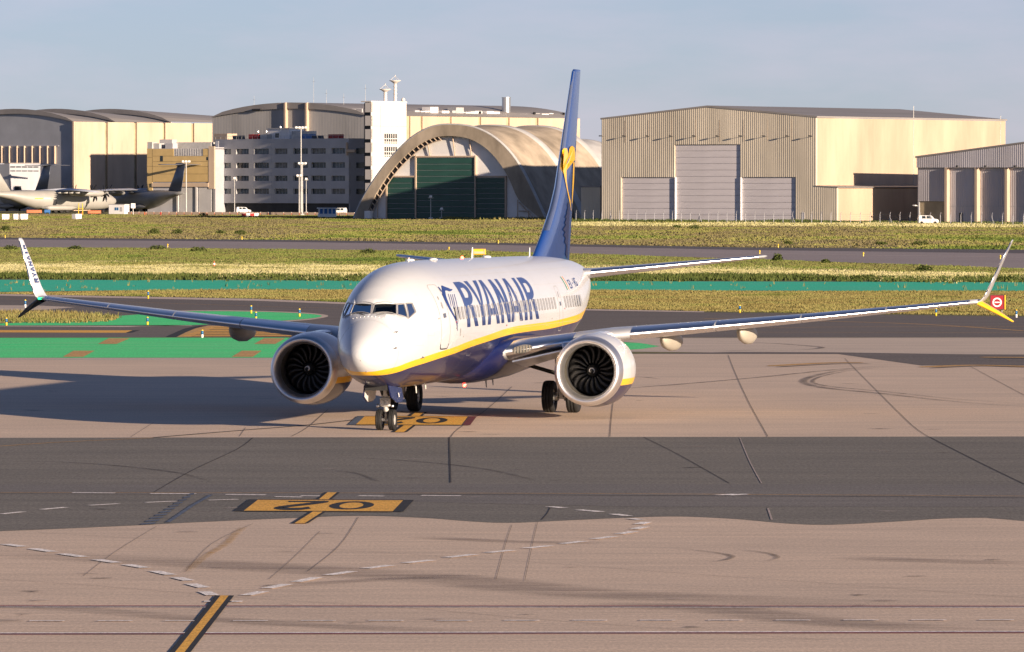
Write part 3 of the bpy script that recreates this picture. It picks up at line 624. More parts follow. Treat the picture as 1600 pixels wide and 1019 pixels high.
def panel_stack(parent, name, x0, x1, y0, z0, z1, n, mat, gap=.06, th=.12):
    h = (z1-z0)/n; me = None
    for k in range(n):
        if me is None:
            b = MB(); b.cbox(0, x1-x0, 0, th, 0, h-gap, .03); me = b.mesh('panel', mat)
        link('panel', me, parent, (x0, y0, z0+k*h+gap/2))

# ---- big cream hangar with three pale doors (right of the tail fin)
c = ground(1275, 347); B = Bld('hangar', c, R(37), 'large cream corrugated gable hangar with three pale doors and a lit side wall')
xw, ze = B.f(940, 187); ze = B.f(1275, 184)[1]; xa, za = B.f(1105, 168); L = B.s_(1571, 190)[0]; xan, zan = B.f(1308, 293)
xl, zl = B.f(971, 277); x1, zc = B.f(1054, 226); x2, _ = B.f(1157, 226); xr, _ = B.f(1243, 277)
b = MB(); b.prism([(xw, 0), (xl, 0), (xl, zl), (x1, zl), (x1, zc), (x2, zc), (x2, zl), (xr, zl), (xr, 0), (xan, 0), (xan, zan), (0, zan+.3), (0, ze), (xa, za), (xw, ze)], 0, .42)
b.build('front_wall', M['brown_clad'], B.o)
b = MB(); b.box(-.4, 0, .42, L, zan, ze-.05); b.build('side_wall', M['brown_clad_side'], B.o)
b = MB(); b.box(xan-.35, xan, .42, L*.98, 0, zan-.2); b.build('annex_wall', M['brown_clad_side'], B.o)
b = MB(); b.prism([(-.2, zan+.25), (xan+.3, zan-.05), (xan+.3, zan+.12), (-.2, zan+.45)], -.15, L*.98); b.build('annex_roof', M['roof_grey'], B.o)
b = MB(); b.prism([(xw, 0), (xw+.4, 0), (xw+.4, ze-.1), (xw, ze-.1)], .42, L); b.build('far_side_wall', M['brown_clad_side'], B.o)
b = MB(); b.prism([(xw-.3, ze), (xa, za+.05), (.3, ze), (.3, ze+.35), (xa, za+.45), (xw-.3, ze+.35)], -.1, L+.3); b.build('roof', M['roof_grey'], B.o)
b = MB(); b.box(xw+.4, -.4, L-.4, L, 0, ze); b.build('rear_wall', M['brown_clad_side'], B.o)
REC = .30
for nm, a, e, zt, n in (('left', xl, x1, zl, 7), ('mid', x1, x2, zc, 12), ('right', x2, xr, zl, 7)):
    d = empty('door', (0, 0, 0)); d.parent = B.o
    panel_stack(d, 'panel', a+.12, e-.12, REC, .05, zt-.02, n, M['door_white'], .05)
    b = MB(); b.box(a+.02, e-.02, REC+.14, REC+.2, 0, zt-.03); b.build('backing', M['grey_panel'], d)
for px in (1055, 1157.5):
    x = B.f(px, 277)[0]; b = MB(); b.box(x-.09, x+.09, -.10, .28, 0, zl-.02); b.build('door_post', M['white_wall'], B.o)  # white strip stands in for the sunlit edge of the jamb between doors
b = MB(); b.tube((0, 0, 0), (0, -.9, .1), .05, .05, 6); b.cbox(-.28, .28, -1.25, -.75, -.02, .22, .05); lm = b.mesh('wall_lamp', M['dark'])
for k in range(10):
    px = 942+k*36.4; x, z = B.f(px, 213.2); link('wall_lamp', lm, B.o, (x, 0, z))
for k in range(1, 9): b = MB(); b.box(xw+k*(-xw)/9-.03, xw+k*(-xw)/9+.03, -.025, -.004, zc+.5, ze-.3); b.build('panel_joint', M['brown_clad_side'], B.o)
for px, p2 in ((1427, 1428), (1563, 1564)):
    y = B.s_(px, 200)[0]; b = MB(); b.tube((.08, y, zan+.5), (.08, y, ze+(1.2 if px > 1500 else 3)), .07, .07, 6); b.build('downpipe', M['galv'], B.o)
# vents in the base
for px in (1255,):
    x, z = B.f(px, 338); b = MB(); b.box(x-.35, x+.35, -.05, -.003, 0, 2.1); b.build('side_door', M['grey_panel'], B.o)

# ---- low cream block between the arch and the hangar
c = ground(938, 345.2); B = Bld('annex_block', c, BETA, 'small cream corrugated block left of the gable hangar, partly behind the tail fin')
xw, zt = B.f(908, 293)
b = MB(); b.box(xw, 0, 0, .3, 0, zt); b.build('front_wall', M['brown_clad'], B.o)
b = MB(); b.box(-.3, 0, .3, 9, 0, zt); b.build('side_wall', M['brown_clad_side'], B.o)
b = MB(); b.box(xw-.1, .1, -.1, 9, zt, zt+.3); b.build('roof', M['roof_grey'], B.o)

# ---- grey-violet hangar at the right edge
c = ground(1432, 347.15); B = Bld('hangar', c, R(40), 'grey-violet corrugated hangar cut by the right edge of the photograph')
W = 62; z0 = B.f(1432, 262)[1]; ze = B.f(1432, 247)[1]; xk, zk = B.f(1600, 224.5); sl_ = (zk-ze)/xk
b = MB(); b.prism([(0, z0), (W, z0), (W, ze+sl_*W*.62), (W*.62, ze+sl_*W*.62), (0, ze)], 0, .5); b.build('gable', M['grey_clad'], B.o)
cols = [B.f(p, 300)[0] for p in (1479, 1526, 1573, 1620, 1667)]
prev = 0; recs = [.0, .9, 1.7, .9, 1.7, .9]
edges = [0]+cols+[W]
for k in range(len(edges)-1):
    y = .45+recs[k]*.22; b = MB(); b.box(edges[k]+.35*(k > 0), edges[k+1]-.35, y, y+.3, 0 if k else 3.6+1.0, z0+.2); b.build('door_leaf', M['grey_clad'], B.o)
    zb = B.f(1500, 322)[1]
    if k: 
        b = MB(); b.box(edges[k]+.36, edges[k+1]-.36, y-.06, y-.004, zb-.1, zb+.05); b.build('rail', M['grey_panel'], B.o)
for x in cols:
    b = MB(); b.cbox(x-.36, x+.36, -.35, .9, 0, z0-.02, .04); b.build('column', M['cream_wall'], B.o)
b = MB(); b.box(.05, cols[0]-.36, .75, 1.05, 0, 4.55); b.build('base_wall', M['beige_trim'], B.o)
b = MB(); b.box(-.0, .35, .5, 70, 0, ze-.1); b.build('side_wall', M['grey_clad_plain'], B.o)
b = MB(); b.prism([(-.3, ze+.02), (W*.62, ze+sl_*W*.62+.02), (W*.62, ze+sl_*W*.62+.4), (-.3, ze+.4)], -.15, 70); b.build('roof', M['roof_grey'], B.o)
b = MB(); b.tube((0, 0, 0), (0, -.5, 0), .05, .05, 6); b.cbox(-.22, .22, -.8, -.4, -.25, .15, .04); lm = b.mesh('wall_lamp', M['dark'])
for px in (1498, 1542, 1588): x, z = B.f(px, 259.5); link('wall_lamp', lm, B.o, (x, 0, z))
b = MB(); x, z = B.f(1432, 322); b.tube((x+.2, .6, z), (x-.6, .2, z+.1), .06, .06, 6); b.cbox(x-1.0, x-.3, -.1, .4, z, z+.25, .04); b.build('wall_lamp', M['white_sign'], B.o)
x, z = B.f(1499, 340); b = MB(); b.box(x-.4, x+.4, .52, .60, 0, 2.1); b.build('side_door', M['dark'], B.o)

# ---- arched concrete hangar with green doors
c = ground(852, 343); B = Bld('arched_hangar', c, R(33), 'arched concrete shell hangar with dark green sliding doors')
op = [(553, 341), (563, 318), (577, 293), (598, 263), (622, 235), (645, 214), (668, 201), (690, 195.5), (715, 195.5), (738, 199), (760, 208), (780, 222), (799, 242), (815, 266), (832, 300), (846, 330), (852, 343)]
ip = [(572, 338), (580, 317), (592, 295), (610, 268), (630, 246), (650, 229), (670, 218), (690, 213), (712, 213), (733, 217), (751, 226), (768, 240), (784, 260), (797, 283), (809, 310), (830, 330), (846, 343)]
O = [B.f(*p) for p in spline(op, 3)]; I = [B.f(*p) for p in spline(ip, 3)]
O[0] = (O[0][0], 0); O[-1] = (O[-1][0], 0); I[0] = (I[0][0], 0); I[-1] = (I[-1][0], 0)
DEP = 16.5; mid = O[len(O)//2][0]
def prof(k, y): return [(mid+(x-mid)*k, y, max(0.0, z)*k) for x, z in O]
for sgm in range(3):
    y0 = sgm*(DEP+2.6); rings = []; ks = .86 if sgm == 2 else 1.0
    for t in np.linspace(0, 1, 9):
        rings.append(prof(ks*(1-.030*math.sin(math.pi*t)**1.5), y0+t*DEP))
    b = MB(); b.smooth = True; b.loft(rings, False)
    if sgm == 0:
        b.smooth = False
        n = len(O)
        for i in range(n-1): b.poly([(O[i][0], 0, O[i][1]), (O[i+1][0], 0, O[i+1][1]), (I[i+1][0], 0, I[i+1][1]), (I[i][0], 0, I[i][1])])
        b.smooth = True; b.loft([[(x, 0.0, z) for x, z in I], [(x, 1.7, z) for x, z in I]], False)
    b.build('shell', M['concrete_shell'] if sgm < 2 else M['shell_seam'], B.o)
    b = MB(); b.smooth = True
    b.loft([prof(ks, y0+DEP), prof(1.008*ks, y0+DEP+.25), prof(1.010*ks, y0+DEP+2.35), prof(ks, y0+DEP+2.6)], False, False, sgm == 2); b.build('shell_seam', M['shell_seam'], B.o)
b = MB(); b.smooth = True
rim = [[(mid+(x-mid)*q, yy, z*q) for x, z in O] for q, yy in ((1.0, -.02), (1.014, -.02), (1.014, .8), (1.0, .82))]
b.loft(rim, False); b.build('shell_rim', M['shell_seam'], B.o)
b = MB(); b.poly([(x, 1.4, z) for x, z in I]); b.poly([(x, 1.6, z) for x, z in I][::-1]); b.build('gable_wall', M['white_wall'], B.o)
for p0, p1, pt, n in ((604.5, 650, 278, 8), (650, 742, 247, 10), (742, 789.5, 278, 8)):
    a, zt = B.f(p0, pt, 1.2); e, _ = B.f(p1, pt, 1.2); d = empty('door'); d.parent = B.o
    panel_stack(d, 'panel', a+.15, e-.15, 1.12, .05, zt, n, M['green_door'], .10)
    b = MB(); b.box(a+.1, e-.1, 1.26, 1.36, .02, zt-.02); b.build('backing', M['grey_panel'], d)
for px, pt in ((604, 278), (649.5, 245), (742.5, 245), (790, 278)):
    a, zt = B.f(px, pt, 1.0); b = MB(); b.box(a-.18, a+.18, 0.85, 1.38, 0, zt+.3); b.build('door_post', M['cream_wall'], B.o)
for p0, p1, pt in ((604, 650, 277), (650, 742, 246), (742, 790, 277)):
    a, zt = B.f(p0, pt, 1.0); e, _ = B.f(p1, pt, 1.0); b = MB(); b.box(a, e, 0.9, 1.38, zt, zt+.35); b.build('lintel', M['cream_wall'], B.o)
for px, pb in ((648, 246), (672, 246), (711, 246), (737, 246)):
    a, zb = B.f(px, pb, 1.1); zt = np.interp(a, [p[0] for p in I], [p[1] for p in I]); b = MB(); b.tube((a, 1.1, zb), (a-.5, .8, zt-.1), .16, .16, 6); b.build('gable_strut', M['cream_wall'], B.o)
bb = MB()
for i in range(2, 20):
    x, z = I[i]; x2, z2 = I[i+1]
    bb.poly([(x, .6, z), (x2, .6, z2), (x2+.75, .6, z2-.65), (x+.75, .6, z-.65)])
bb.build('truss_backing', M['dark'], B.o)
for i in range(2, 21):
    x, z = I[i]; b = MB(); b.tube((x, .4, z), (x+.85, .4, z-.75), .13, .13, 5); b.build('truss_rung', M['cream_wall'], B.o)
b = MB()
for i in range(2, 20): b.tube((I[i][0]+.85, .4, I[i][1]-.75), (I[i+1][0]+.85, .4, I[i+1][1]-.75), .13, .13, 5)
b.build('truss_chord', M['cream_wall'], B.o)
for p0, p1 in (((577, 312), (577, 340)), ((590, 312), (590, 340)), ((809, 312), (809, 342)), ((826, 330), (826, 342)), ((811, 316), (834, 342)), ((811, 330), (826, 330))):
    a, za_ = B.f(*p0, .5); e, zb_ = B.f(*p1, .5); b = MB(); b.tube((a, .5, za_), (e, .5, max(zb_, 0)), .14, .14, 6); b.build('foot_strut', M['cream_wall'], B.o)
x, z = B.f(578, 333, .2); b = MB(); b.cbox(x-.9, x+.9, -.9, .1, 0, 1.9, .05); b.build('utility_cabinet', M['white_sign'], B.o)
# doorway arch low in the far shells
for yy in (10, 27):
    xo = B.o; y = yy; xb = O[-4][0]; b = MB(); pts = [(y+2.0*math.cos(a), 3.4*math.sin(a)) for a in np.linspace(0, math.pi, 12)]
    b.prism(pts, O[-1][0]+.1, O[-1][0]+.45, 'x'); b.build('side_opening', M['dark'], B.o)

# ---- long barrel-roofed hangar behind the office, with its lit side wall behind the arch
c = at_depth(576, 300, 1752); B = Bld('barrel_hangar', c, BETA, 'long barrel-roofed hangar behind the office with cream side bays and a steel chimney')
xw, ze = B.f(332, 188); zr = B.f(576, 181)[1]; ze = max(ze, zr); xm, zm = B.f(448, 170)
arc = [(xw*t, ze+(zm-ze)*(1-(2*t-1)**2)) for t in np.linspace(1, 0, 15)]
b = MB(); b.prism([(xw, 0)]+arc+[(0, 0)], 0, .5); b.build('front_wall', ribbed('grey_front_cladding', (0.40, 0.385, 0.37), 1.2, 0, 0.18), B.o)
yend = B.s_(905, 186)[0]; rt = [(x, z+.15+1.75*math.sqrt(max(0, 1-(2*x/xw-1)**2))) for x, z in arc]
b = MB(); b.loft([[(x, -.5, z) for x, z in arc], [(x, -.5, z) for x, z in rt], [(x, yend, z) for x, z in rt]], False)
b.build('roof', M['roof_grey'], B.o)
for px in (447.5, 480.5):
    x, z = B.f(px, 200, -.3); zt = ze+(zm-ze)*(1-(2*x/xw-1)**2); b = MB(); b.box(x-.35, x+.35, -1.1, -.02, 0, zt+1.9); b.build('pilaster', M['cream_wall'], B.o)
bays = [(640, 655), (659, 700), (704.5, 746), (750.5, 790), (795, 835.5), (840, 886), (891, 905)]
for p0, p1 in bays:
    y0, zt = B.s_(p0, 181); y1, zt2 = B.s_(p1, 186); zz = ze-.3
    b = MB(); b.cbox(-.2, .35, y0, y1, 0, B.s_(659, 182)[1], .05); b.build('wall_bay', M['cream_wall'], B.o)
b = MB(); b.box(-.8, -.25, .5, yend, 0, max(ze+.1, B.s_(659, 182)[1]-.2)); b.build('side_wall', M['beige_trim'], B.o)
yc_, zc_ = B.s_(791, 178, -6); zt = B.s_(791, 152, -6)[1]
b = MB(); b.smooth = True; b.lathe([(ze-2, 1.35), (zt-.2, 1.35)], 24, (-6, yc_, 0), 'z'); b.smooth = False; b.lathe([(zt-.2, 1.35), (zt-.2, 1.45), (zt, 1.45), (zt, 1.25), (zt-3, 1.2)], 24, (-6, yc_, 0), 'z', False, True); b.build('chimney', M['chimney_steel'], B.o)
for k, px in enumerate((648, 657, 664, 672, 680, 690, 700, 706, 712, 719, 727, 735, 742, 752, 760, 770, 775, 800, 812, 824, 836, 846, 858)):
    y, z = B.s_(px, 179, -5); h = .8+1.0*random.random(); w = .9+.9*random.random()
    if px in (672, 712): h, w = 2.6, 1.8
    zb = B.s_(659, 182)[1]-.2; b = MB(); b.cbox(-5-w, -5+w, y-w, y+w, zb, zb+.6+h, .06); b.build('rooftop_unit', M[random.choice(['white_wall', 'white_wall', 'galv', 'grey_panel'])], B.o)
for px in (750, 835, 881):
    y, z = B.s_(px, 176, -3); zb = B.s_(659, 182)[1]; b = MB(); b.tube((-3, y, zb-.3), (-3, y, zb+1.3), .05, .05, 6); b.cbox(-3.4, -2.6, y-.3, y+.3, zb+1.2, zb+1.9, .05); b.build('flood_lamp', M['dark'], B.o)
for px, pt in ((397, 150), (438, 158), (490, 121), (510, 140), (571, 132), (537, 146)):
    x, z = B.f(px, pt, 8); b = MB(); b.tube((x, 8, zm-1), (x, 8, z), .06, .03, 6); b.tube((x-.5, 8, z-1.2), (x+.5, 8, z-1.2), .04, .04, 5); b.build('roof_mast', M['galv'], B.o)
b = MB(); y0 = .4; x0, z0r = B.f(512, 171, .4); x1r, _ = B.f(566, 171, .4)
for t in np.linspace(0, 1, 6): b.tube((x0+(x1r-x0)*t, .4, ze), (x0+(x1r-x0)*t, .4, z0r), .10, .10, 5)
b.tube((x0, .4, z0r), (x1r, .4, z0r), .12, .12, 5); b.build('roof_railing', M['white_wall'], B.o)
x0, z0r = B.f(394, 172, -1); b = MB(); b.cbox(x0, x0+3.6, -1.2, -.6, z0r-.1, z0r+.35, .05); b.build('roof_beam', M['dark'], B.o)

# ---- left hangar: three barrel roofs, lit bays
c = at_depth(116, 300, 1838); B = Bld('triple_hangar', c, R(42), 'grey hangar with three stepped barrel roofs and tall cream bays at the left')
ze = B.f(116, 191)[1]; xm, zm = B.f(12, 178); xw = 2*xm*.92
def barrel(y0, y1, up):
    arc = [(xw*t, ze+up+(zm-ze)*(1-(2*t-1)**2)) for t in np.linspace(1, 0, 17)]
    b = MB(); b.prism([(xw, ze-3)]+arc+[(0, ze-3)], y0+.6, y0+1.0); b.build('front_wall', M['grey_clad_plain'], B.o)
    b = MB(); b.loft([[(x, y0+1, z) for x, z in arc], [(x*1.0, y0, z) for x, z in arc], [(x, y0, z+.1+1.5*math.sqrt(max(0, 1-(2*x/xw-1)**2))) for x, z in arc], [(x, y1, z-.1) for x, z in arc]], False); b.build('roof', M['roof_grey'], B.o)
b = MB(); b.box(xw, 0, .5, .9, 0, ze-2.9); b.build('front_lower_wall', M['grey_clad_plain'], B.o)
ys = B.s_(180, 190)[0]; ys2 = B.s_(265, 190)[0]; ye = B.s_(400, 190)[0]
barrel(0, ys-1, 0); barrel(ys, ys2-1, .2); barrel(ys2, ye, .4)
for k, px in enumerate((2.5, 14.5, 26.5, 38, 50, 62, 74, 85.5)):
    x, zt = B.f(px, 228); zb = B.f(px, 256)[1]; b = MB(); b.box(x-.14, x+.14, -.25, .48, zb, zt); b.build('door_rib', M['cream_wall'], B.o)
x, z = B.f(60, 228); b = MB(); b.box(xw, x+9, .3, .48, z-.15, z+.15); b.build('rail', M['grey_panel'], B.o)
b = MB(); b.box(-.55, .2, -.35, .6, 0, ze+.2); b.build('corner_column', M['cream_wall'], B.o)
zb_ = B.s_(140, 190.5)[1]
for p0, p1 in ((117, 163), (167.5, 208.5), (213, 253.5), (257.5, 298), (302.5, 345), (350, 395)):
    y0 = B.s_(p0, 200)[0]; y1 = B.s_(p1, 200)[0]; b = MB(); b.cbox(-.2, .3, y0, y1, 0, zb_, .05); b.build('wall_bay', M['cream_wall'], B.o)
b = MB(); b.box(-.9, -.4, .6, ye, 0, zb_-.2); b.build('side_wall', M['beige_trim'], B.o)

# ---- low grey workshop in front of the left hangar
c = at_depth(15, 300, 1812); B = Bld('workshop', c, R(42), 'low grey workshop with window bands behind the parked transports')
z0 = B.s_(40, 256)[1]
b = MB(); b.box(-40, 0, 0, .3, 0, z0); b.build('front_wall', M['grey_clad_plain'], B.o)
y1 = B.s_(63, 256)[0]; b = MB(); b.box(-.3, 0, .3, y1, 0, z0); b.build('side_wall', M['grey_panel'], B.o); b = MB(); b.box(-40, 0, 0, y1, z0, z0+.3); b.build('roof', M['roof_grey'], B.o)
for pt, pb in ((260, 262), (266.5, 268)):
    for k in range(5):
        ya = B.s_(16+k*9, pt)[0]; yb = B.s_(24+k*9, pt)[0]; b = MB(); b.box(.004, .05, ya, yb, B.s_(30, pb)[1], B.s_(30, pt)[1]); b.build('window', M['dark_glass'], B.o)
ya, za = B.s_(23, 291); yb, zb = B.s_(33, 297); b = MB(); b.box(.004, .06, ya, yb, zb, za); b.build('window', M['dark_glass'], B.o)

# ---- grey office block with four rows of windows
c = at_depth(545, 300, 1702); B = Bld('office_block', c, R(46), 'grey panelled office block with four rows of recessed windows')
xw = B.f(336, 260)[0]; zt = B.f(545, 221)[1]; zp = zt+.9; zg = B.f(545, 318)[1]
rows = [(232.3, 240.8), (254.2, 262.6), (274.8, 282.8), (295, 303.2)]
colsx = [(338.5, 361), (369, 388.6), (397, 420), (429, 449), (458, 481), (486, 509), (518, 539)]
rz = [(B.f(440, b_)[1], B.f(440, a_)[1]) for a_, b_ in rows]
cx = [(B.f(a_, 260)[0], B.f(b_, 260)[0]) for a_, b_ in colsx]
# horizontal spandrel bands built of panels, piers between the windows
lv = [zg] + [v for r in rz[::-1] for v in r] + [zt]
bands = [(lv[i], lv[i+1]) for i in range(0, len(lv), 2)]
for (a_, e_) in bands:
    for k in range(7):
        xa = xw + (0-xw)*k/7; xb = xw + (0-xw)*(k+1)/7; b = MB(); b.cbox(xa+.015, xb-.015, 0, .35, a_, e_, .02); b.build('facade_panel', M['grey_panel'], B.o)
for (a_, e_) in rz:
    xs = [xw] + [v for p in cx for v in p] + [0]
    for i in range(0, len(xs), 2): b = MB(); b.box(xs[i], xs[i+1], .004, .7, a_+.002, e_-.002); b.build('facade_pier', M['grey_panel_light'], B.o)
    for (p, q) in cx:
        wdw = empty('window', (p, .62, a_)); wdw.parent = B.o
        b = MB(); b.box(0, q-p, 0, .05, 0, e_-a_); b.build('pane', M[random.choice(['dark_glass', 'dark_glass', 'glass_mid', 'glass_mid', 'glass_blind'])], wdw)
        if random.random() < .45: b = MB(); hb = (e_-a_)*random.uniform(.25, .8); xb_ = (q-p)*random.choice([0, .25, .5]); b.box(xb_+.12, xb_+(q-p)*.25-.02, -.03, -.004, e_-a_-hb, e_-a_-.02); b.build('blind', M['glass_blind'], wdw)
        for t in (0.0, .25, .5, .75, 1.0):
            b = MB(); b.box((q-p-.1)*t, (q-p-.1)*t+.1, -.07, -.003, .01, e_-a_-.01); b.build('mullion', M['grey_panel'], wdw)
b = MB(); b.box(xw, -.3, .71, .9, 0, zt-.1); b.build('core_wall', M['dark'], B.o)
b = MB(); b.box(-.3, 0, .36, 16, 0, zp); b.build('side_wall', M['grey_panel'], B.o)
for (a_, e_) in rz:
    for k in range(2):
        b = MB(); b.box(.004, .05, 3+k*6, 6.2+k*6, a_, e_); b.build('side_window', M['dark_glass'], B.o)
b = MB(); b.box(xw, 0, .02, .4, zt+.003, zp); b.build('parapet', M['grey_panel'], B.o)
b = MB(); b.box(xw, -.3, .9, 16, zt-.4, zt-.1); b.build('roof', M['roof_grey'], B.o)
for k in range(16):
    xa = xw*(1-k/16); xb = xw*(1-(k+1)/16); b = MB(); b.box(xa+.06, xb-.06, 1.2, 1.25, .1, zg-.1); b.build('shop_pane', M['dark_glass'], B.o); b = MB(); b.box(xa-.06, xa+.06, 1.05, 1.3, 0, zg); b.build('shop_post', M['grey_panel'], B.o)
b = MB(); b.tube((-.4, -.3, rz[0][0]-.5), (-.4, -.3, zt-.3), .35, .35, 10); b.cbox(-.6, 3.2, -.7, .1, zt-3.2, zt-2.4, .08); b.build('facade_fin', M['cream_wall'], B.o)
# roof plant
b = MB(); x0, z0 = B.f(418, 204, 5); x1, _ = B.f(452, 204, 5); b.cbox(x0, x1, 5, 11, zt-.1, z0+.4, .05); ph = b.build('penthouse', M['white_wall'], B.o)
b = MB(); b.box(x0-.2, x1+.2, 4.8, 11.2, z0+.4, z0+.7); b.build('penthouse_roof', M['grey_panel_light'], ph)
x0, z0 = B.f(431, 212, 5); b = MB(); b.box(x0-.2, x0+1.4, 4.93, 4.99, z0-.6, z0+.7); b.build('penthouse_window', M['dark_glass'], ph)
x0, z0 = B.f(452, 205, 6); x1, _ = B.f(479, 205, 6); b = MB(); b.cbox(x0, x1, 6, 10, zt-.1, z0, .05); b.build('plant_room', M['galv'], B.o)
x0, z0 = B.f(334, 209, 4); x1, _ = B.f(355, 209, 4); b = MB(); b.cbox(x0, x1, 4, 8, zt-.1, z0, .05); b.build('stair_head', M['cream_wall'], B.o)
for p0, p1, mt in ((388, 395.5, 'red_box'), (396, 404, 'red_box'), (512.5, 521, 'red_box'), (521.5, 530, 'red_box'), (472, 486, 'blue_kit'), (406, 417, 'galv'), (455, 470, 'galv')):
    x0, z0 = B.f(p0, 210, 3); x1, _ = B.f(p1, 210, 3); b = MB(); b.cbox(x0+.05, x1-.05, 3, 5, zt-.1, z0, .05); b.build('roof_tank', M[mt], B.o)
for p0, p1 in ((363, 371), (372, 382), (487, 495), (496, 505)):
    x0, z0 = B.f(p0, 212, 2.5); x1, _ = B.f(p1, 212, 2.5); b = MB(); b.add([(x0, 2.5, z0), (x1, 2.5, z0), (x1+1.0, 2.0, zt+.2), (x0+1.0, 2.0, zt+.2), (x0, 2.6, z0), (x1, 2.6, z0), (x1+1.0, 2.15, zt+.2), (x0+1.0, 2.15, zt+.2)], [(0,1,2,3), (7,6,5,4), (0,4,5,1), (1,5,6,2), (2,6,7,3), (3,7,4,0)]); b.build('solar_panel', M['black_panel'], B.o)
for px, pt in ((438, 195), (403, 202), (416, 202)):
    x0, z0 = B.f(px, pt, 3.5); b = MB(); b.tube((x0, 3.5, zt), (x0, 3.5, z0), .07, .05, 6); b.lathe([(z0-1.2, .05), (z0-.9, .35), (z0-.5, .35), (z0-.3, .05)], 8, (x0, 3.5, 0), 'z'); b.build('roof_antenna', M['steel'], B.o)
b = MB()
for k in range(26): b.tube((xw*(1-k/25), .2, zp), (xw*(1-k/25), .2, zp+.9), .035, .035, 4)
b.tube((xw, .2, zp+.9), (0, .2, zp+.9), .04, .04, 4); b.build('roof_railing', M['galv'], B.o)
x0, z0 = B.f(339, 227); b = MB(); b.box(x0-.5, x0+.8, -.06, -.004, z0-1.0, z0+1.2); b.build('wall_plate', M['white_sign'], B.o)

# ---- tan panelled building left of the office
c = at_depth(335, 300, 1738); B = Bld('tan_building', c, R(33), 'tan panelled building with a louvred opening and grey gates below')
xw = B.f(229.5, 250)[0]; xm = B.f(238, 250)[0]; xc = B.f(326, 250)[0]; zt = B.f(280, 232)[1]; zlo = B.f(300, 286)[1]; zg = B.f(300, 292)[1]
pr = [232.5, 244, 252.5, 260.5, 272, 284.5]
for i in range(5):
    a_ = B.f(280, pr[i+1])[1]; e_ = B.f(280, pr[i])[1]
    if i == 0:
        xq = B.f(271, 240)[0]; xs2 = B.f(317, 240)[0]
        for (u, v) in ((xm, xq), (xs2, xc)): b = MB(); b.cbox(u+.03, v-.03, 0, .3, a_+.03, e_-.03, .03); b.build('facade_panel', M['tan_panel'], B.o)
        b = MB(); b.box(xq, xs2, .5, .55, a_, e_); b.build('louvre_backing', M['dark'], B.o)
        for k in range(17): b = MB(); x = xq+(xs2-xq)*(k+.5)/17; b.box(x-.12, x+.12, .1, .4, a_+.03, e_-.03); b.build('louvre', M['grey_panel_light'], B.o)
    else:
        for (u, v) in ((xm, xc),): b = MB(); b.cbox(u+.03, v-.03, 0, .3, a_+.03, e_-.03, .03); b.build('facade_panel', M['tan_panel'], B.o)
for i in range(6):
    za_ = 3+ (zt-3)*i/6; zb_ = 3+(zt-3)*(i+1)/6; b = MB(); b.cbox(xw, xm-.06, .05, .3, za_+.03, zb_-.03, .03); b.build('facade_panel', M['tan_panel'], B.o)
b = MB(); b.box(xw, xc, .31, .45, 0, zt-.05); b.build('core_wall', M['grey_panel'], B.o)
b = MB(); b.box(xm, xc, -.35, .3, zg, zlo); b.build('canopy_band', M['cream_wall'], B.o)
b = MB(); b.box(xc+.02, 0, -.1, .5, zg-.6, zt+.6); b.build('corner_pier', M['cream_wall'], B.o)
b = MB(); b.box(xw, 0, .46, 14, zt-.3, zt); b.build('roof', M['roof_grey'], B.o)
b = MB(); b.box(-.3, 0, .5, 14, 0, zt+.3); b.build('side_wall', M['grey_panel'], B.o)
b = MB(); b.box(xw, xw+.3, .5, 14, 0, zt-.3); b.build('left_wall', M['tan_panel'], B.o)
for p0, p1 in ((281, 304), (310, 330)):
    x0 = B.f(p0, 310)[0]; x1 = B.f(p1, 310)[0]; b = MB(); b.cbox(x0, x1, .1, .29, 0, zg-.25, .03); b.build('gate', M['grey_panel_light'], B.o)
for px in (278, 307):
    x0 = B.f(px, 310)[0]; b = MB(); b.box(x0-.3, x0+.3, -.3, .3, 0, zg-.01); b.build('pillar', M['grey_panel_light'], B.o)
for px, pt, w, h in ((252.5, 248, .5, 1.7), (324, 248, .3, 1.0)):
    x0, z0 = B.f(px, pt); b = MB(); b.box(x0-w, x0+w, -.05, -.004, z0-h/2, z0+h/2); b.build('window', M['dark_glass'], B.o)
for p0, p1, pt, yy in ((230, 238, 222, 1), (249, 269, 218, 4), (258, 270, 224, 2), (268, 330, 222.5, 6), (239, 249, 224, 1.5)):
    x0, z0 = B.f(p0, pt, yy); x1, _ = B.f(p1, pt, yy); b = MB(); b.cbox(x0, x1, yy, yy+2.5, zt-.05, z0, .05); b.build('roof_unit', M[random.choice(['grey_panel', 'grey_panel_light', 'galv'])], B.o)

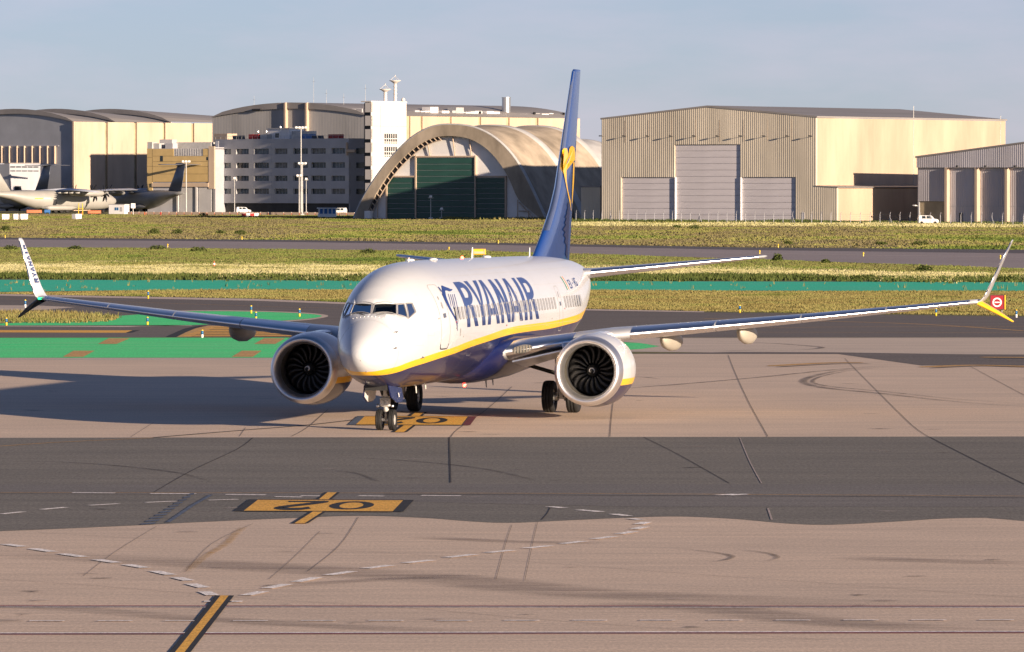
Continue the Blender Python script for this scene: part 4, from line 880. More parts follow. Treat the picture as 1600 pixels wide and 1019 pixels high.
# ---- white stair tower with two dish masts
c = at_depth(580, 300, 1690); B = Bld('stair_tower', c, BETA, 'tall white tower with slatted stair corner and two dish masts on its roof', 'tower')
xw = B.f(567, 200)[0]; yd = B.s_(635, 200)[0]; zt = B.s_(600, 160)[1]
yw0, zw0 = B.s_(600.5, 209); yw1, zw1 = B.s_(621, 224.5); zv0 = B.s_(610, 229.5)[1]; zv1 = B.s_(610, 245)[1]
b = MB()
for (a_, e_, p_, q_) in ((0, yd, zw0, zt), (0, yw0, 0, zw0), (yw1, yd, 0, zw0), (yw0, yw1, zv0, zw1), (yw0, yw1, 0, zv1)): b.box(-.3, 0, a_, e_, p_, q_)
b.build('side_wall', M['tower_white'], B.o)
for z0, z1 in ((zw1, zw0), (zv1, zv0)):
    w_ = empty('window', (0, 0, 0)); w_.parent = B.o
    b = MB(); b.box(-.26, -.22, yw0, yw1, z0, z1); b.build('pane', M['dark_glass'], w_)
    for k in range(7):
        y = yw0+(yw1-yw0)*k/6; b = MB(); b.box(-.2, -.08, y-.11, y+.11, z0, z1); b.build('mullion', M['tower_white'], w_)
    for t in (.15, .5): b = MB(); z = z0+(z1-z0)*t; b.box(-.17, -.06, yw0, yw1, z-.12, z+.12); b.build('transom', M['tower_white'], w_)
b = MB(); b.box(xw, -.3, .6, yd, 0, zt-.2); b.build('core', M['dark'], B.o)
for k in range(9):
    zt_ = B.f(573, 160+k*21.0)[1]; zb_ = B.f(573, 160+k*21.0+15.5)[1]
    if zb_ < 1: break
    b = MB(); b.prism([(xw, .9), (xw+.9, 0), (0, 0), (0, .6), (xw, 1.5)], max(zb_, 0), zt_, 'z'); b.build('landing_panel', M['tower_white'], B.o)
b = MB(); b.box(xw-.6, .15, -.2, yd+.1, zt, zt+.35); b.build('roof', M['tower_white'], B.o)
b = MB(); b.box(.003, .04, 4.0, 4.1, zt-9, zt-1); b.box(.003, .04, 0.02, yd, zt-7.0, zt-6.9); b.build('wall_joint', M['beige_trim'], B.o)
for px, pt in ((602, 137), (617.5, 123.5)):
    y, z1 = B.s_(px, pt, -2); m_ = empty('dish_mast', (-2, y, zt+.3)); m_.parent = B.o; h = z1-zt-1.5
    b = MB(); b.tube((0, 0, 0), (0, 0, h), .45, .4, 10)
    for k in range(5): b.tube((0, 0, h*k/5), (0, 0, h*k/5+.25), .6, .6, 10)
    b.build('mast', M['tower_white'], m_)
    b = MB(); b.smooth = True; b.lathe([(h-.2, .4), (h+.3, 1.0), (h+.7, 1.75), (h+.8, 1.75), (h+.45, .9), (h+.3, .1)], 20, (0, 0, 0), 'z'); b.build('dish', M['tower_white'], m_)
    b = MB()
    for a in (0, 2.1, 4.2): b.tube((1.6*math.cos(a), 1.6*math.sin(a), h+.75), (0, 0, h+2.1), .06, .06, 5)
    b.tube((0, 0, h+1.9), (0, 0, h+2.4), .14, .14, 8); b.build('feed', M['tower_white'], m_)
y, z = B.s_(630, 157, -2); b = MB(); b.smooth = True; b.lathe([(zt+.3, .2), (zt+.5, .55), (zt+1.0, .62), (zt+1.4, .35), (zt+1.5, .02)], 14, (-2, y, 0), 'z'); b.build('radome', M['tower_white'], B.o)

# ---- far wooded hills
def hill(px, py, w, h, Y):
    c = at_depth(px, py, Y); b = MB(); n = 60; top = []; z1 = c.z
    rows_ = []
    for j, (dy, k) in enumerate(((-300, 0), (-120, .62), (0, 1), (200, .6), (500, 0))):
        rows_.append([(c.x+w*(i/n-.5), Y+dy, max(-1, (z1*k)*(math.sin(math.pi*i/n)**.6)+k*random.uniform(-4, 4))) for i in range(n+1)])
    b.loft(rows_, False); tag(b.build('hill', M['far_hill']), kind='structure')
hill(935, 226, 1500, 60, 7500); hill(300, 262, 2500, 40, 8500); hill(1700, 250, 2200, 40, 8000)

# ================================================================== PARKED TRANSPORTS (far left)
def airfoil(n=10, t=.12):
    xs = (1-np.cos(np.linspace(0, np.pi, n)))/2
    yt = 5*t*(.2969*np.sqrt(xs)-.126*xs-.3516*xs**2+.2843*xs**3-.1036*xs**4)
    up = [(x, y) for x, y in zip(xs[::-1], yt[::-1])]; lo = [(x, -y) for x, y in zip(xs[1:-1], yt[1:-1])]
    return up+lo
def transport(label, loc, heading_nose, pale):
    """four-engined high-wing turboprop; x aft, y to its right, z up"""
    nd = Vector((math.cos(heading_nose), math.sin(heading_nose), 0)); rz = math.atan2(-nd.y, -nd.x)
    o = empty('transport_plane', loc, rz, label, 'airplane', 'grey military transports parked at the left')
    body = pale_m if pale else dark_m
    st = [(0, 3.4, 3.4, .05, 3.4), (.6, 4.3, 2.6, .9, 3.4), (2, 5.2, 1.8, 1.7, 3.4), (4, 6.1, 1.2, 2.3, 3.5), (7, 6.5, .9, 2.7, 3.7), (12, 6.6, .85, 2.8, 3.8), (26, 6.6, .85, 2.8, 3.8), (31, 6.6, 2.2, 2.6, 4.3), (36, 6.5, 3.9, 2.0, 5.2), (41, 6.2, 5.0, 1.1, 5.6), (44.5, 5.9, 5.4, .3, 5.65)]
    b = MB(); b.smooth = True; rings = []
    for (x, t, bo, w, c) in st:
        rings.append([(x, w*math.cos(a), c+((t-c) if math.sin(a) > 0 else (c-bo))*math.sin(a)) for a in np.linspace(0, 2*math.pi, 24, endpoint=False)])
    b.loft(rings, True, True, True); b.build('fuselage', body, o)
    for s in (-1, 1):
        b = MB(); b.smooth = True; rg = []
        for y, le, ch, z in ((1.6, 14.5, 7.0, 6.7), (10, 15.6, 5.2, 6.6), (21.2, 18.2, 2.6, 6.1)):
            rg.append([(le+ch*p, s*y, z+ch*q) for p, q in airfoil(9, .15)])
        b.loft(rg, True, True, True); b.build('wing', wing_m, o)
        for y in (4, 7.5, 10.5, 14):
            b = MB(); b.smooth = True; b.lathe([(19.2, .02), (20, .28), (21, .3), (22.3, .03)], 10, (0, s*y, 5.9), 'x'); b.build('flap_fairing', body, o)
        b = MB(); b.smooth = True; rg = []
        for y, le, ch in ((.3, 40.3, 4.0), (7.6, 42.2, 2.0)): rg.append([(le+ch*p, s*y, 14.3+ch*q) for p, q in airfoil(8, .1)])
        b.loft(rg, True, True, True); b.build('tailplane', wing_m, o)
        for y in (5.6, 11.4):
            e = empty('engine', (0, s*y, 5.75)); e.parent = o
            b = MB(); b.smooth = True; b.lathe([(11.0, .25), (11.6, .75), (13, .95), (16, .95), (18.5, .6), (19.3, .35)], 16, (0, 0, 0), 'x', True, True); b.build('nacelle', body if not pale else pale_m, e)
            b = MB(); b.smooth = True; b.lathe([(10.1, .02), (10.4, .3), (11.0, .42)], 14, (0, 0, 0), 'x'); b.build('spinner', body, e)
            bl = MB(); rg = []
            for r, c_, sw, tw in ((.3, .35, 0, 60), (1.0, .55, -.05, 45), (1.9, .55, .08, 30), (2.45, .38, .28, 22), (2.67, .10, .42, 20)):
                a = R(tw); rg.append([(10.75 + (k*c_)*math.cos(a)+.02*math.sin(a)*sg, sw + k*c_*math.sin(a), r) for k, sg in ((-.5, 0), (0, 1), (.5, 0), (0, -1))])
            bl.loft(rg, True, True, True); me = bl.mesh('propeller_blade', M['black_panel'])
            for k in range(8):
                q = link('propeller_blade', me, e); q.rotation_euler = (2*math.pi*k/8+.25*y, 0, 0)
    b = MB(); b.smooth = True; rg = []
    for z, le, ch in ((6.2, 35.5, 7.6), (10, 38.2, 6.0), (14.2, 41.0, 4.3)): rg.append([(le+ch*p, ch*q, z) for p, q in airfoil(9, .1)])
    b.loft(rg, True, True, True); b.build('fin', fin_shade_m if not pale else body, o)
    b = MB(); b.smooth = True; b.lathe([(39.6, .05), (40.4, .42), (43, .5), (45.4, .08)], 12, (0, 0, 14.4), 'x'); b.build('fin_fairing', body, o)
    for s in (-1, 1):
        b = MB(); b.smooth = True; b.lathe([(15, .05), (17, .75), (24, .8), (27, .05)], 12, (0, s*2.6, 1.5), 'x'); b.build('gear_pod', body, o)
    for y in (-2.2, 2.2):
        for x in (18, 20, 22):
            b = MB(); b.smooth = True; b.lathe([(-.2, .4), (-.2, .6), (.2, .6), (.2, .4)], 14, (x, y, .6), 'y', True, True); b.build('wheel', M['tyre'], o)
    b = MB(); b.tube((4.5, 0, .4), (4.5, 0, 1.6), .15, .15, 8); b.smooth = True; b.lathe([(-.25, .2), (-.25, .42), (.25, .42), (.25, .2)], 14, (4.5, 0, .42), 'y', True, True); b.build('nose_gear', M['tyre'], o)
    b = MB(); b.cbox(22.0, 23.0, 2.70, 2.84, 1.4, 3.6, .03); b.build('crew_door', M['black_panel'] if pale else body, o)
    return o
pale_m = surf('transport_pale_grey', (0.33, 0.32, 0.295), 0.45, 0, 0.06, 0.3)
dark_m = surf('transport_dark_grey', (0.20, 0.20, 0.20), 0.45, 0, 0.08, 0.3)
fin_shade_m = surf('transport_fin_grey', (0.085, 0.105, 0.15), 0.4, 0, 0.08, 0.3)  # shade on the darker transports' tails is put into this fin colour
wing_m = surf('transport_wing_grey', (0.36, 0.38, 0.44), 0.35, 0, 0.05, 0.3)
t1 = transport('pale grey four-engined transport plane at the far left, propellers turned right', (-116.5, 1704, 0), R(35), True)
b = MB(); b.cbox(26.5, 29.2, 2.62, 2.80, 4.1, 4.35, .02); b.build('yellow_marking', M['marker_yellow'], t1)
b = MB(); b.cbox(24.0, 26.2, 2.70, 2.83, 4.1, 4.4, .02); b.build('white_marking', M['white_sign'], t1)
transport('dark grey transport plane whose tail stands behind the pale one', (-143.0-26, 1795+37, 0), R(180-55), False)
transport('dark grey transport plane with its tail before the tan building', (-124.0, 1773, 0), R(180-55), False)

# ================================================================== SMALL THINGS ON THE FAR APRON
def post(label, px, pyb, pyt, heads, r=.16):
    p = ground(px, pyb); sc = p.y/F_PX; h = (pyb-pyt)*sc
    o = empty('floodlight_mast', p, 0, label, 'lamp post', 'light masts in front of the office')
    b = MB(); b.tube((0, 0, 0), (0, 0, h), r*.95, r*.6, 10); b.cbox(-.5, .5, -.5, .5, 0, .5, .05); b.build('mast', M['galv'], o)
    b = MB(); b.cbox(-.12*heads-.5, .12*heads+.5, -.08, .08, h-.15, h+.05, .03); b.build('crossarm', M['galv'], o)
    for k in range(heads):
        x = (k-(heads-1)/2)*.85; b = MB(); b.cbox(x-.32, x+.32, -.45, .05, h+.02, h+.55, .06); b.build('lamp_head', M['white_sign'], o)
    return o
post('floodlight mast standing before the tan building right of the dark tail', 291, 335, 254, 3, .22)
post('tallest floodlight mast before the grey office, with a wide head', 470.5, 335.5, 201, 4, .22)
post('shorter floodlight mast just left of the tallest one before the office', 467.5, 336, 276, 2, .16)
post('floodlight mast with a double head just right of the tallest one', 472.5, 337, 257, 3, .2)
post('slim lamp post before the third window column of the office', 366.5, 334, 280, 1, .13)
post('slim lamp post right of the floodlight masts before the office', 478.5, 334, 281, 1, .13)
post('thin lamp post before the large green door of the arch', 673, 343, 309, 1, .13)
post('short lamp post before the green doors, right of a taller one', 690, 343, 328, 1, .10)

def box_on(px, py, w, d, h, rz=0.0):
    return ground(px, py), w, d, h
# white site cabin
p = ground(186, 335.5); o = empty('site_cabin', p, -.5, 'white site cabin with small blue windows at the transports', 'cabin')
b = MB(); b.cbox(-2.6, 2.6, -1.2, 1.2, .15, 2.75, .05); b.build('body', M['white_sign'], o)
b = MB(); b.box(-2.7, 2.7, -1.3, 1.3, 2.76, 2.9); b.build('roof', M['grey_panel_light'], o)
for x in (-.6, .1): b = MB(); b.box(x, x+.5, -1.26, -1.203, 1.2, 2.0); b.build('window', M['marker_blue'], o)
b = MB(); b.box(1.1, 1.9, -1.25, -1.203, .9, 2.1); b.build('vent', M['grey_panel_light'], o)
b = MB(); b.box(-2.5, 2.5, -1.1, 1.1, 0, .14); b.build('skid', M['dark'], o)
# information board
p = ground(208, 336.5); o = empty('notice_board', p, 0, 'square white notice board on a post right of the site cabin', 'sign')
b = MB(); b.tube((0, 0, 0), (0, 0, 2.2), .1, .1, 8); b.build('post', M['galv'], o); b = MB(); b.cbox(-.6, .6, -.08, .02, 1.9, 3.2, .03); b.build('board', M['white_sign'], o)
# glazed gatehouse
p = ground(511, 340); o = empty('gatehouse', p, .2, 'small white gatehouse with blue windows before the office', 'kiosk')
b = MB(); b.cbox(-2.2, 2.2, -1.0, 1.0, 0, .95, .03); b.build('base', M['white_sign'], o); b = MB(); b.cbox(-2.4, 2.4, -1.2, 1.2, 2.2, 2.45, .03); b.build('roof', M['white_sign'], o)
for x in (-2.1, -1.0, 0.1, 1.1, 2.1): b = MB(); b.box(x-.1, x+.1, -.95, -.75, .95, 2.2); b.build('post', M['white_sign'], o)
for x in (-1.95, -.85, .25, 1.25): b = MB(); b.box(x, x+.72, -.9, -.84, .96, 2.19); b.build('pane', M['blue_kit'], o)
b = MB(); b.box(-2.1, 2.1, .6, .8, .95, 2.2); b.build('back_wall', M['white_sign'], o)
# low concrete wall with orange marker posts
a = ground(200, 335.8); e = ground(560, 337.2)
a.z = e.z = 0
o = empty('low_wall', a, math.atan2(e.y-a.y, e.x-a.x), 'long low pale wall at the foot of the office and masts', 'wall'); Lw = (e-a).length
for k in range(14): b = MB(); b.cbox(Lw*k/14+.03, Lw*(k+1)/14-.03, -.2, .2, 0, .85, .04); b.build('wall_block', M['cream_wall'], o)
ORD = 'first second third fourth fifth sixth seventh eighth ninth tenth eleventh twelfth thirteenth fourteenth fifteenth sixteenth seventeenth eighteenth nineteenth twentieth twenty-first twenty-second twenty-third twenty-fourth twenty-fifth twenty-sixth twenty-seventh twenty-eighth twenty-ninth thirtieth'.split()
for k in range(30):
    q = a+(e-a)*((k+.5)/30); o = empty('marker_post', (q.x, q.y-1.2, 0), 0, 'orange marker post, %s from the left along the low pale wall' % ORD[k], 'bollard', 'orange marker posts along the low wall')
    b = MB(); b.tube((0, 0, 0), (0, 0, .75), .07, .07, 8); b.build('stem', M['orange'], o); b = MB(); b.tube((0, 0, .75), (0, 0, .9), .07, .06, 8); b.build('cap', M['white_sign'], o)
# red and white barriers
for k, px in enumerate((381, 388, 394, 401)):
    p = ground(px, 338.2); o = empty('barrier', p, 0, ('leftmost', 'second from left', 'third from left', 'rightmost')[k]+' of four red and white barriers before the low wall', 'barrier', 'red and white barriers')
    b = MB(); b.prism([(-.25, 0), (.25, 0), (.12, .8), (-.12, .8)], -.55, .55, 'x'); b.build('block', M['red_box' if k % 2 == 0 else 'white_sign'], o); b = MB(); b.box(-.5, .5, -.1, .1, .803, .88); b.build('top', M['white_sign'], o)

def van(label, px, py, rz, sc=1.0, col='van_white'):
    p = ground(px, py); o = empty('van', p, rz, label, 'van', 'white vans')
    prof = [(-2.1, .35), (2.1, .35), (2.2, .8), (1.95, 1.05), (1.25, 1.2), (.65, 1.85), (-1.9, 1.9), (-2.1, 1.2)]
    b = MB(); rg = []
    for y, k in ((-.92, .97), (-.82, 1), (.82, 1), (.92, .97)): rg.append([(x*sc*(k if abs(x) > 1 else 1), y*sc, (z*k)*sc) for x, z in prof])
    b.loft(rg, True, True, True); b.build('body', M[col], o)
    for (x0, x1) in ((-.35, .55), (-1.3, -.5)):
        for s in (-1, 1): b = MB(); b.prism([(x0*sc, 1.22*sc), (x1*sc+.25*sc*(x1 > 0), 1.22*sc), (x1*sc-.1*sc, 1.75*sc), (x0*sc, 1.75*sc)], s*.925*sc, s*.945*sc, 'y'); b.build('side_window', M['dark_glass'], o)
    b = MB(); b.poly([(1.23*sc, -.7*sc, 1.24*sc), (1.23*sc, .7*sc, 1.24*sc), (.70*sc, .66*sc, 1.82*sc), (.70*sc, -.66*sc, 1.82*sc)]); 
    for q in range(len(b.v)): b.v[q] = (b.v[q][0]+.02, b.v[q][1], b.v[q][2]+.02)
    b.build('windscreen', M['dark_glass'], o)
    for x in (-1.35, 1.4):
        for s in (-1, 1): b = MB(); b.smooth = True; b.lathe([(-.1, .18*sc), (-.1, .33*sc), (.1, .33*sc), (.1, .18*sc)], 14, (x*sc, s*.86*sc, .33*sc), 'y', True, True); b.build('wheel', M['tyre'], o)
    return o
van('small white van parked by the grey hangar at the right edge', 1450, 350.8, 0)
van('white van parked under the office, left of the masts', 380, 333.8, 0.2)
van('white van parked under the office, right of the gatehouse', 530, 335.5, 3.0)
# white drums / blocks in the grass
for k, (px, py, w) in enumerate(((9, 343.5, .75), (24, 343.2, .5), (36, 343.2, .9), (120, 343.2, .95))):
    p = ground(px, py); o = empty('marker_block', p, .3*k, ('white block nearest the left edge in the far grass', 'small white block between two larger ones in the far grass', 'square white block in the far grass below the pale transport', 'white block alone in the far grass below the propellers')[k], 'block', 'white blocks in the far grass')
    b = MB(); b.prism([(-w, 0), (w, 0), (w*1.1, 1.2), (-w*1.1, 1.2)], -.6, .6); b.build('block', M['white_sign'], o); b = MB(); b.box(-w*1.12, w*1.12, -.62, .62, 1.2, 1.32); b.build('rim', M['white_wall'], o)
# ground equipment
for k, (px, py, w, lab) in enumerate(((53, 335.5, 2.1, 'orange ground cart under the pale transport tail'), (147, 336.4, 1.8, 'orange tow frame below the propellers'))):
    p = ground(px, py); o = empty('ground_cart', p, .2, lab, 'cart', 'orange ground carts')
    b = MB(); b.cbox(-w, w, -.7, .7, .45, 1.3, .06); b.build('body', M['orange'], o)
    for x in (-w*.7, w*.7):
        for s in (-.6, .6): b = MB(); b.lathe([(-.08, .1), (-.08, .28), (.08, .28), (.08, .1)], 12, (x, s, .28), 'y', True, True); b.build('wheel', M['tyre'], o)
    b = MB(); b.tube((w, 0, .6), (w+1.2, 0, .3), .06, .06, 6); b.build('tow_bar', M['dark'], o)
for px, py, lab in ((126, 336, 'yellow access stand at the pale transport'), (74, 335, 'low blue service stand under the pale transport tail')):
    p = ground(px, py); o = empty('service_stand', p, 0, lab, 'equipment')
    mt = 'marker_yellow' if 'yellow' in lab else 'blue_kit'
    b = MB()
    for x in (-.6, .6):
        for y in (-.5, .5): b.tube((x, y, 0), (x*.8, y, 3.2 if mt == 'marker_yellow' else .8), .07, .07, 6)
    b.build('frame', M[mt], o); b = MB(); b.cbox(-.8, .8, -.6, .6, 1.6 if mt == 'marker_yellow' else .5, 1.75 if mt == 'marker_yellow' else 1.3, .04); b.build('platform', M[mt], o)
# hydrants along the apron edge
for px, lab in ((128, 'orange hydrant by the access stand'), (226, 'orange hydrant right of the notice board'), (251, 'red hydrant left of the floodlight mast')):
    p = ground(px, 337.2); o = empty('hydrant', p, 0, lab, 'hydrant', 'hydrants along the far apron edge'); b = MB(); b.lathe([(0, .2), (.1, .2), (.12, .13), (.75, .13), (.85, .18), (1.0, .05)], 10, (0, 0, 0), 'z', True, True); b.build('body', M['red_box' if 'red' in lab else 'orange'], o); b = MB(); b.tube((-.25, 0, .6), (.25, 0, .6), .07, .07, 6); b.build('outlet', M['red_box'], o)

# ---- perimeter fence in front of the right hangars
fa = ground(900, 346.0); fb = ground(1700, 353.2); Lf = (fb-fa).length
fence = empty('perimeter_fence', fa, math.atan2(fb.y-fa.y, fb.x-fa.x), 'wire perimeter fence with cranked posts before the right hangars', 'fence')
b = MB(); b.tube((0, 0, 0), (0, 0, 2.0), .07, .06, 6); b.tube((0, 0, 2.0), (.35, -.1, 2.5), .06, .05, 6); pm = b.mesh('post', M['grey_panel'])
b = MB(); b.tube((0, 0, 0), (0, 0, 2.0), .07, .06, 6); b.tube((0, 0, 2.0), (.35, -.1, 2.5), .06, .05, 6); b.tube((0, 0, 1.5), (.9, 0, 0), .05, .05, 6); b.tube((0, 0, 1.5), (-.9, 0, 0), .05, .05, 6); pm2 = b.mesh('braced_post', M['grey_panel'])
nf = 54
for k in range(nf): link('post', pm2 if k % 10 == 4 else pm, fence, (Lf*k/(nf-1), 0, 0))
for z in (.4, .8, 1.2, 1.6, 2.0): b = MB(); b.tube((0, 0, z), (Lf, 0, z), .012, .012, 4); b.build('wire', M['galv'], fence)
meadow('fence_hedge', [(880, 345), (1320, 347), (1720, 352.0), (1720, 353.5), (1320, 349), (880, 346.6)], 6000, .40, .5, M['bush'], 'low dark undergrowth along the foot of the perimeter fence')
meadow('arch_hedge', [(690, 342.2), (900, 344), (900, 345.5), (690, 343.6)], 1600, .5, .5, M['dry_grass'], 'brown undergrowth along the foot of the arched hangar')

# ================================================================== TAXIWAY FURNITURE
def edge_marker(label, px, py, cap=True):
    p = ground(px, py); o = empty('edge_marker', p, 0, label, 'edge marker', 'blue taxiway edge markers')
    h = 13*p.y/F_PX
    b = MB(); b.smooth = True; b.tube((0, 0, 0), (0, 0, h*.42), .062, .062, 10); b.build('base', M['white_sign'] if 'white' in label else M['marker_yellow'], o)
    b = MB(); b.smooth = True; b.tube((0, 0, h*.42), (0, 0, h*.85), .066, .066, 10); b.build('sleeve', M['marker_blue'], o)
    b = MB(); b.smooth = True; b.lathe([(h*.85, .066), (h*.93, .06), (h, .03), (h*1.01, .002)], 10, (0, 0, 0), 'z'); b.build('cap', M['marker_yellow'] if cap else M['marker_blue'], o)
for px, py, lab in ((231.5, 467, 'blue edge marker on the dry grass strip right of the left winglet'), (39.5, 481, 'blue and white edge marker under the left winglet joint'), (10, 509, 'blue and yellow edge marker at the far left edge'), (230.5, 508, 'blue and yellow edge marker on the green island below the left wing'),
                    (392.5, 490, 'blue edge marker on the upper rim of the green island'), (400, 500, 'blue edge marker just above the left wing on the green island'), (468, 495, 'blue edge marker at the right end of the green island'), (316, 528, 'blue and white edge marker on the yellow hatching'),
                    (1462.5, 494, 'blue and yellow edge marker left of the red sign'), (1588, 496.5, 'blue and white edge marker right of the red sign'), (1156, 489, 'blue edge marker on the taxiway rim above the right flap fairing')):
    edge_marker(lab, px, py)
def runway_light(label, px, py):
    p = ground(px, py); o = empty('runway_light', p, 0, label, 'runway light', 'small runway edge lights')
    b = MB(); b.tube((0, 0, 0), (0, 0, .22), .07, .06, 8); b.build('stem', M['marker_yellow'], o); b = MB(); b.smooth = True; b.lathe([(.22, .08), (.34, .11), (.42, .08), (.46, .02)], 10, (0, 0, 0), 'z', True); b.build('lens', M['marker_yellow'], o)
for px, py, lab in ((8, 372, 'runway light at the far left, behind the runway'), (262, 386.5, 'runway light on the near runway edge left of centre'), (378, 374.5, 'runway light behind the runway above the left engine'), (701.5, 391.5, 'runway light at the red beacon on the fuselage'), (778.5, 380.5, 'runway light behind the runway above the lettering'),
                    (1187, 397, 'runway light on the near runway edge at the tailplane tip'), (1216, 387, 'runway light behind the runway right of the tailplane tip'), (1349, 400.5, 'runway light on the near runway edge between the tailplane tip and right winglet'), (1563, 405, 'runway light behind the right winglet')):
    runway_light(lab, px, py)
# red no-entry sign
p = ground(1558, 490); s_ = p.y/F_PX
o = empty('no_entry_sign', p, 0, 'red square no-entry sign with white ring behind the right winglet', 'sign')
z0, z1 = 6*s_, 29*s_; w = 11*s_
b = MB(); b.cbox(-w, w, 0, .35, z0, z1, .03); b.build('panel', M['red_sign'], o)
b = MB(); b.cbox(w+.01, w+.10, .02, .6, z0, z1, .02); b.build('side_panel', M['yellow_sign'], o)
b = MB(); zc = (z0+z1)/2; n = 36; r0, r1 = .205, .29
for i in range(n):
    a0, a1 = 2*math.pi*i/n, 2*math.pi*(i+1)/n
    b.poly([(r1*math.cos(a0), -.006, zc+r1*math.sin(a0)), (r1*math.cos(a1), -.006, zc+r1*math.sin(a1)), (r0*math.cos(a1), -.006, zc+r0*math.sin(a1)), (r0*math.cos(a0), -.006, zc+r0*math.sin(a0))])
b.poly([(-.16, -.006, zc-.035), (.16, -.006, zc-.035), (.16, -.006, zc+.035), (-.16, -.006, zc+.035)]); b.build('no_entry_symbol', M['white_sign'], o)
for x in (-w*.7, w*.7): b = MB(); b.tube((x, .15, 0), (x, .15, z0), .03, .03, 6); b.build('leg', M['galv'], o)
b = MB()
for (x0, x1, za, zb) in ((-w, w, z0-.0, z0+.03), (-w, w, z1-.03, z1), (-w, -w+.03, z0+.031, z1-.031), (w-.03, w, z0+.031, z1-.031)): b.box(x0, x1, -.012, -.004, za, zb)
b.build('frame', M['dark'], o)
# yellow runway sign behind the fuselage
p = ground(748, 401.5); s_ = p.y/F_PX
o = empty('runway_sign', p, .06, 'yellow boxy runway sign seen over the fuselage', 'sign')
b = MB(); b.cbox(-11*s_, 11*s_, -.2, .2, .25, 12.5*s_, .05); b.build('box', M['yellow_sign'], o)
b = MB(); b.box(-7.5*s_, 8*s_, -.225, -.204, 5.2*s_, 8.4*s_); b.build('panel', M['cream_wall'], o)
for x in (-9*s_, 8.6*s_): b = MB(); b.box(x-.05, x+.05, -.235, -.204, .3, 12.2*s_); b.build('strap', M['beige_trim'], o)
for x in (-8*s_, 8*s_): b = MB(); b.tube((x, 0, 0), (x, 0, .25), .05, .05, 6); b.build('leg', M['galv'], o)
# traffic cone in the meadow
p = ground(334.5, 417.5); o = empty('traffic_cone', p, 0, 'orange traffic cone alone in the flowering meadow', 'cone')
b = MB(); b.box(-.2, .2, -.2, .2, 0, .04); b.build('base', M['orange'], o); b = MB(); b.lathe([(.04, .16), (.62, .04), (.64, .02)], 12, (0, 0, 0), 'z', False, True); b.build('body', M['orange'], o); b = MB(); b.lathe([(.25, .13), (.40, .095)], 12, (0, 0, 0), 'z'); b.build('band', M['white_sign'], o)

# ================================================================== THE AIRLINER
# local frame: x aft from the nose tip, y to the aircraft's right (picture left), z up from the ground
PSI = R(11.2); NOSE = Vector((-4.87, 184.317, 0))
AC = empty('airliner', NOSE, math.pi/2-PSI, 'white and navy twin-engined airliner with yellow stripe facing the camera on the apron', 'airplane')
sP, cP = math.sin(PSI), math.cos(PSI)
def to_local(P): d = P-NOSE; return Vector((d.x*sP+d.y*cP, -d.x*cP+d.y*sP, d.z))
def dir_local(d): return Vector((d.x*sP+d.y*cP, -d.x*cP+d.y*sP, d.z))
CAML = to_local(CAMV)

ST = np.array([(0,2.55,2.55,0.0,2.55),(.08,2.80,2.30,.25,2.55),(.3,3.03,2.08,.46,2.56),(.7,3.28,1.88,.69,2.60),(1.2,3.54,1.72,.90,2.66),(1.75,3.83,1.60,1.08,2.75),
(2.1,4.17,1.53,1.18,2.82),(2.5,4.50,1.46,1.28,2.9),(3.2,4.90,1.40,1.43,3.02),(4.2,5.18,1.36,1.60,3.14),(5.5,5.37,1.34,1.78,3.24),(7,5.45,1.33,1.87,3.3),
(9,5.47,1.33,1.88,3.3),(24,5.42,1.35,1.88,3.3),(27,5.40,1.55,1.87,3.35),(30,5.36,2.05,1.74,3.6),(33,5.27,2.75,1.38,3.95),(36,5.10,3.5,.88,4.3),(38.2,4.85,4.1,.38,4.48)])
def pchip(xs, ys, x):
    h = np.diff(xs); d = np.diff(ys)/h; n = len(xs); m = np.zeros(n)
    for i in range(1, n-1):
        if d[i-1]*d[i] > 0:
            w1 = 2*h[i]+h[i-1]; w2 = h[i]+2*h[i-1]; m[i] = (w1+w2)/(w1/d[i-1]+w2/d[i])
    m[0] = d[0]; m[-1] = d[-1]
    i = int(np.clip(np.searchsorted(xs, x)-1, 0, n-2)); t = (x-xs[i])/h[i]
    return float((1+2*t)*(1-t)**2*ys[i]+t*(1-t)**2*h[i]*m[i]+t*t*(3-2*t)*ys[i+1]+t*t*(t-1)*h[i]*m[i+1])
SQ = np.sqrt(ST[:, 0])
def fus(x):
    s = math.sqrt(max(0, min(38.2, x))); return [pchip(SQ, ST[:, k], s) for k in (1, 2, 3, 4)]
def fpt(x, th, off=0.0):          # th = 0 left side, 90 deg crown, 180 right side
    t, b_, w, c_ = fus(x); s = math.sin(th); cc = math.cos(th); v = (t-c_) if s > 0 else (c_-b_)
    y = -w*cc; z = c_+v*s
    if off:
        nx = Vector((0, -cc/max(w, .05), s/max(v, .05))).normalized(); y += nx.y*off; z += nx.z*off
    return Vector((x, y, z))
def inside_fus(p):
    if p.x <= 0 or p.x >= 38.2: return False
    t, b_, w, c_ = fus(p.x); v = (t-c_) if p.z > c_ else (c_-b_)
    return (p.y/max(w, 1e-4))**2 + ((p.z-c_)/max(v, 1e-4))**2 < 1
def hit(px, py):                   # where the sight line meets the hull, in local coordinates
    d = dir_local(ray(px, py)); lo = None; t = 182.0
    while t < 235:
        if inside_fus(CAML+d*t): lo = t; break
        t += .06
    if lo is None: return None
    a, b_ = lo-.06, lo
    for _ in range(24):
        m = (a+b_)/2
        if inside_fus(CAML+d*m): b_ = m
        else: a = m
    return CAML+d*b_
def th_of(p):
    t, b_, w, c_ = fus(p.x); v = (t-c_) if p.z > c_ else (c_-b_)
    return math.atan2((p.z-c_)/v, -p.y/w)

